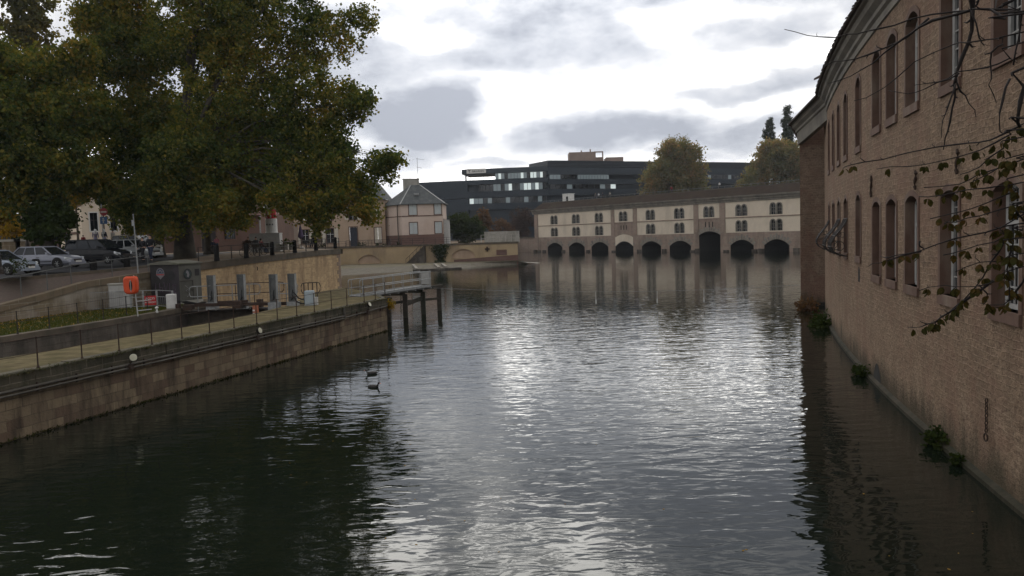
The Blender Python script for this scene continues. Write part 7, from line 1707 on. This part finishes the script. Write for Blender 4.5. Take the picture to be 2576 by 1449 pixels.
# light metal footbridge on timber piles
g0, g1 = Vector((-10.6, 53.6, 2.16)), Vector((-6.75, 62.2, 2.22)); gd = (g1 - g0).normalized(); gn = Vector((gd.y, -gd.x, 0)).normalized()
fb = thing('footbridge', g0, 'narrow galvanised footbridge running out from the quay end', 'footbridge'); m = MB()
dk_ = MB(); 
for i in range(30): a = g0 + gd * (g1 - g0).length * i / 30; dk_.bar(a + gd * .15 - gn * .42, a + gd * .15 + gn * .42, .26, .05)
dk_.build('deck', M_galv, fb); m.bar(g0 + gn * .45, g1 + gn * .45, .06, .18).bar(g0 - gn * .45, g1 - gn * .45, .06, .18)
for i in range(9): a = g0.lerp(g1, i / 8); m.bar(a + gn * .5 - Vector((0, 0, .18)), a - gn * .5 - Vector((0, 0, .18)), .08, .08)
m.build('beam', M_galv, fb)
for s in (1, -1):
    r_ = MB(); o = gn * .47 * s; L = (g1 - g0).length
    for z in (1.12, .55): r_.path([g0 + o + Vector((0, 0, z)), g1 + o + Vector((0, 0, z))], .03, 7)
    r_.path([g0 + o + Vector((0, 0, 1.12)), g0 + o - gd * .1 + Vector((0, 0, 1.0)), g0 + o - gd * .1 + Vector((0, 0, .1))], .03, 7)
    for i in range(8): a = g0.lerp(g1, (i + .2) / 7.3) + o; r_.tube(a - Vector((0, 0, .1)), a + Vector((0, 0, 1.12)), .025, n=6)
    r_.build('railing', M_galv, fb)
en = MB(); a = g1 + gd * .02; en.quad(a + gn * .47 + Vector((0, 0, .1)), a - gn * .47 + Vector((0, 0, .1)), a - gn * .47 + Vector((0, 0, 1.1)), a + gn * .47 + Vector((0, 0, 1.1))); en.build('end_panel', M_whiteframe, fb)
pl_ = thing('timber_piles', (-7.5, 60, -1), 'row of dark timber piles with cross beams under the footbridge', 'piles')
PL = [(-8.9, 56.8), (-8.05, 59.5), (-6.95, 61.8), (-5.95, 64.6)]
PB = [(-9.7, 59.6), (-8.9, 62.), (-8.1, 64.6)]
for (x, y) in PL + PB[:1]: MB().prism([(x - .17, y - .17), (x + .17, y - .17), (x + .17, y + .17), (x - .17, y + .17)], -1.5, 1.78 if (x, y) != PL[3] else 1.95).build('pile', M_timber, pl_)
m = MB(); m.bar((PL[0][0] - 1.2, PL[0][1] + 1.2, 1.65), (PL[0][0] + .2, PL[0][1], 1.65), .2, .24)
for a, b in zip(PL[1:3], PB[:2]): m.bar((a[0], a[1], 1.8), (b[0] - .2, b[1] + .3, 1.8), .2, .24)
m.bar((PL[2][0] - .6, PL[2][1], 1.92), (PL[3][0] + .25, PL[3][1], 2.02), .22, .22).bar((PB[0][0], PB[0][1], 1.1), (PL[3][0], PL[3][1], 1.0), .14, .2).bar((PL[1][0], PL[1][1], 1.0), (PL[2][0], PL[2][1], 1.3), .12, .3); m.build('cross_beam', M_timber, pl_)
# cable with hanging markers over the river
A_ = Vector((-6.2, 62.5, 2.0)); B_ = Vector((21.3, 58.7, 1.6)); pts = []
for i in range(25): u = i / 24; q = A_.lerp(B_, u); q.z -= .75 * 4 * u * (1 - u) * .55; pts.append(q)
cb = thing('river_cable', A_, 'thin cable strung across the river from the footbridge to the stone wing', 'cable'); MB().path(pts, .012, 5).build('wire', M_galv, cb)
for px in (1490, 1636, 1772):
    q = min(pts, key=lambda v: abs((v.x / v.y) - (px - 1288) / 2000)); m = MB(); m.tube(q, q - Vector((0, 0, .9)), .02, n=6); m.lathe(q - Vector((0, 0, .95)), [(.02, 0), (.05, .08), (.05, .3), (.02, .4)], 8); m.build('hanging_marker', M_white, cb)
# duck
def duck(loc, rz, label):
    t = thing('duck', (0, 0, 0), label, 'duck', 'ducks on the river'); m = MB(); n = 12
    prof = [(-.27, .015, .07), (-.22, .05, .075), (-.12, .10, .06), (0, .12, .05), (.1, .11, .05), (.17, .075, .075), (.20, .048, .13), (.205, .04, .17), (.225, .05, .21), (.255, .045, .225), (.285, .02, .215)]
    k = 0
    for (x, r_, z) in prof:
        for j in range(n): a = 2 * math.pi * j / n; m.v.append((x, r_ * math.cos(a) * 1.15, z + r_ * math.sin(a) * (.85 if x < .15 else 1.)))
    for i in range(len(prof) - 1):
        for j in range(n): j2 = (j + 1) % n; m.f.append((i * n + j, i * n + j2, (i + 1) * n + j2, (i + 1) * n + j))
    m.f.append(tuple(range(n))); m.f.append(tuple(range((len(prof) - 1) * n, len(prof) * n))); m.build('body', plain('duck_feathers', (.05, .045, .04), (.022, .022, .022), rough=.8, scale=9), t, smooth=True)
    MB().poly((.27, -.025, .21), (.345, -.02, .195), (.345, .02, .195), (.27, .025, .21)).poly((.27, -.025, .222), (.345, -.02, .2), (.345, .02, .2), (.27, .025, .222)).build('beak', M_terracotta, t); m = MB(); [m.ball((.245, s * .048, .225), .007) for s in (-1, 1)]; m.build('eye', M_dark, t)
    return place(t, loc, rz)
d = atz(935, 941, 0); duck((d.x, d.y, -.02), R(200), 'dark duck swimming off the quay, upper of the two'); d = atz(940, 974, 0); duck((d.x, d.y, -.04), R(-20), 'dark duck swimming off the quay, nearer to the viewer')
# yellow leaves and scum drifting on the water
V = []; Fc = []
for (px, py) in [(rng.uniform(650, 2450), rng.uniform(880, 1440)) for _ in range(34)]:
    p = atz(px, py, .004)
    if p.x > rx(p.y) - .3 or p.x < quay_x(p.y) + .2: continue
    a = rng.random() * 6.28; L = rng.uniform(.02, .045); d = Vector((math.cos(a), math.sin(a), 0)) * L; s = Vector((-math.sin(a), math.cos(a), 0)) * L * .6; b = len(V)
    V += [tuple(p - d), tuple(p - s), tuple(p + d), tuple(p + s)]; Fc.append((b, b + 1, b + 2, b + 3))
tag(link_mesh('floating_leaves', np.array(V), Fc, M_litter), 'small fallen leaves drifting on the dark river', 'leaves', kind='stuff')
for o in bpy.data.objects:
    if o.parent is None and 'category' in o and 'kind' not in o: o['kind'] = 'thing'

# ------------------------------------------------------------------ autumn haze
hzm = bpy.data.materials.new('haze'); hzm.use_nodes = True; t = NT(hzm.node_tree)
v = t.n('ShaderNodeVolumePrincipled'); v.inputs['Color'].default_value = (.86, .91, 1, 1); v.inputs['Density'].default_value = .00012; v.inputs['Anisotropy'].default_value = .35
o_ = t.n('ShaderNodeOutputMaterial'); t.l(v.outputs[0], o_.inputs['Volume'])
tag(MB().box(-920, 920, -70, 1510, -2., 75.).build('haze', hzm), kind='stuff')
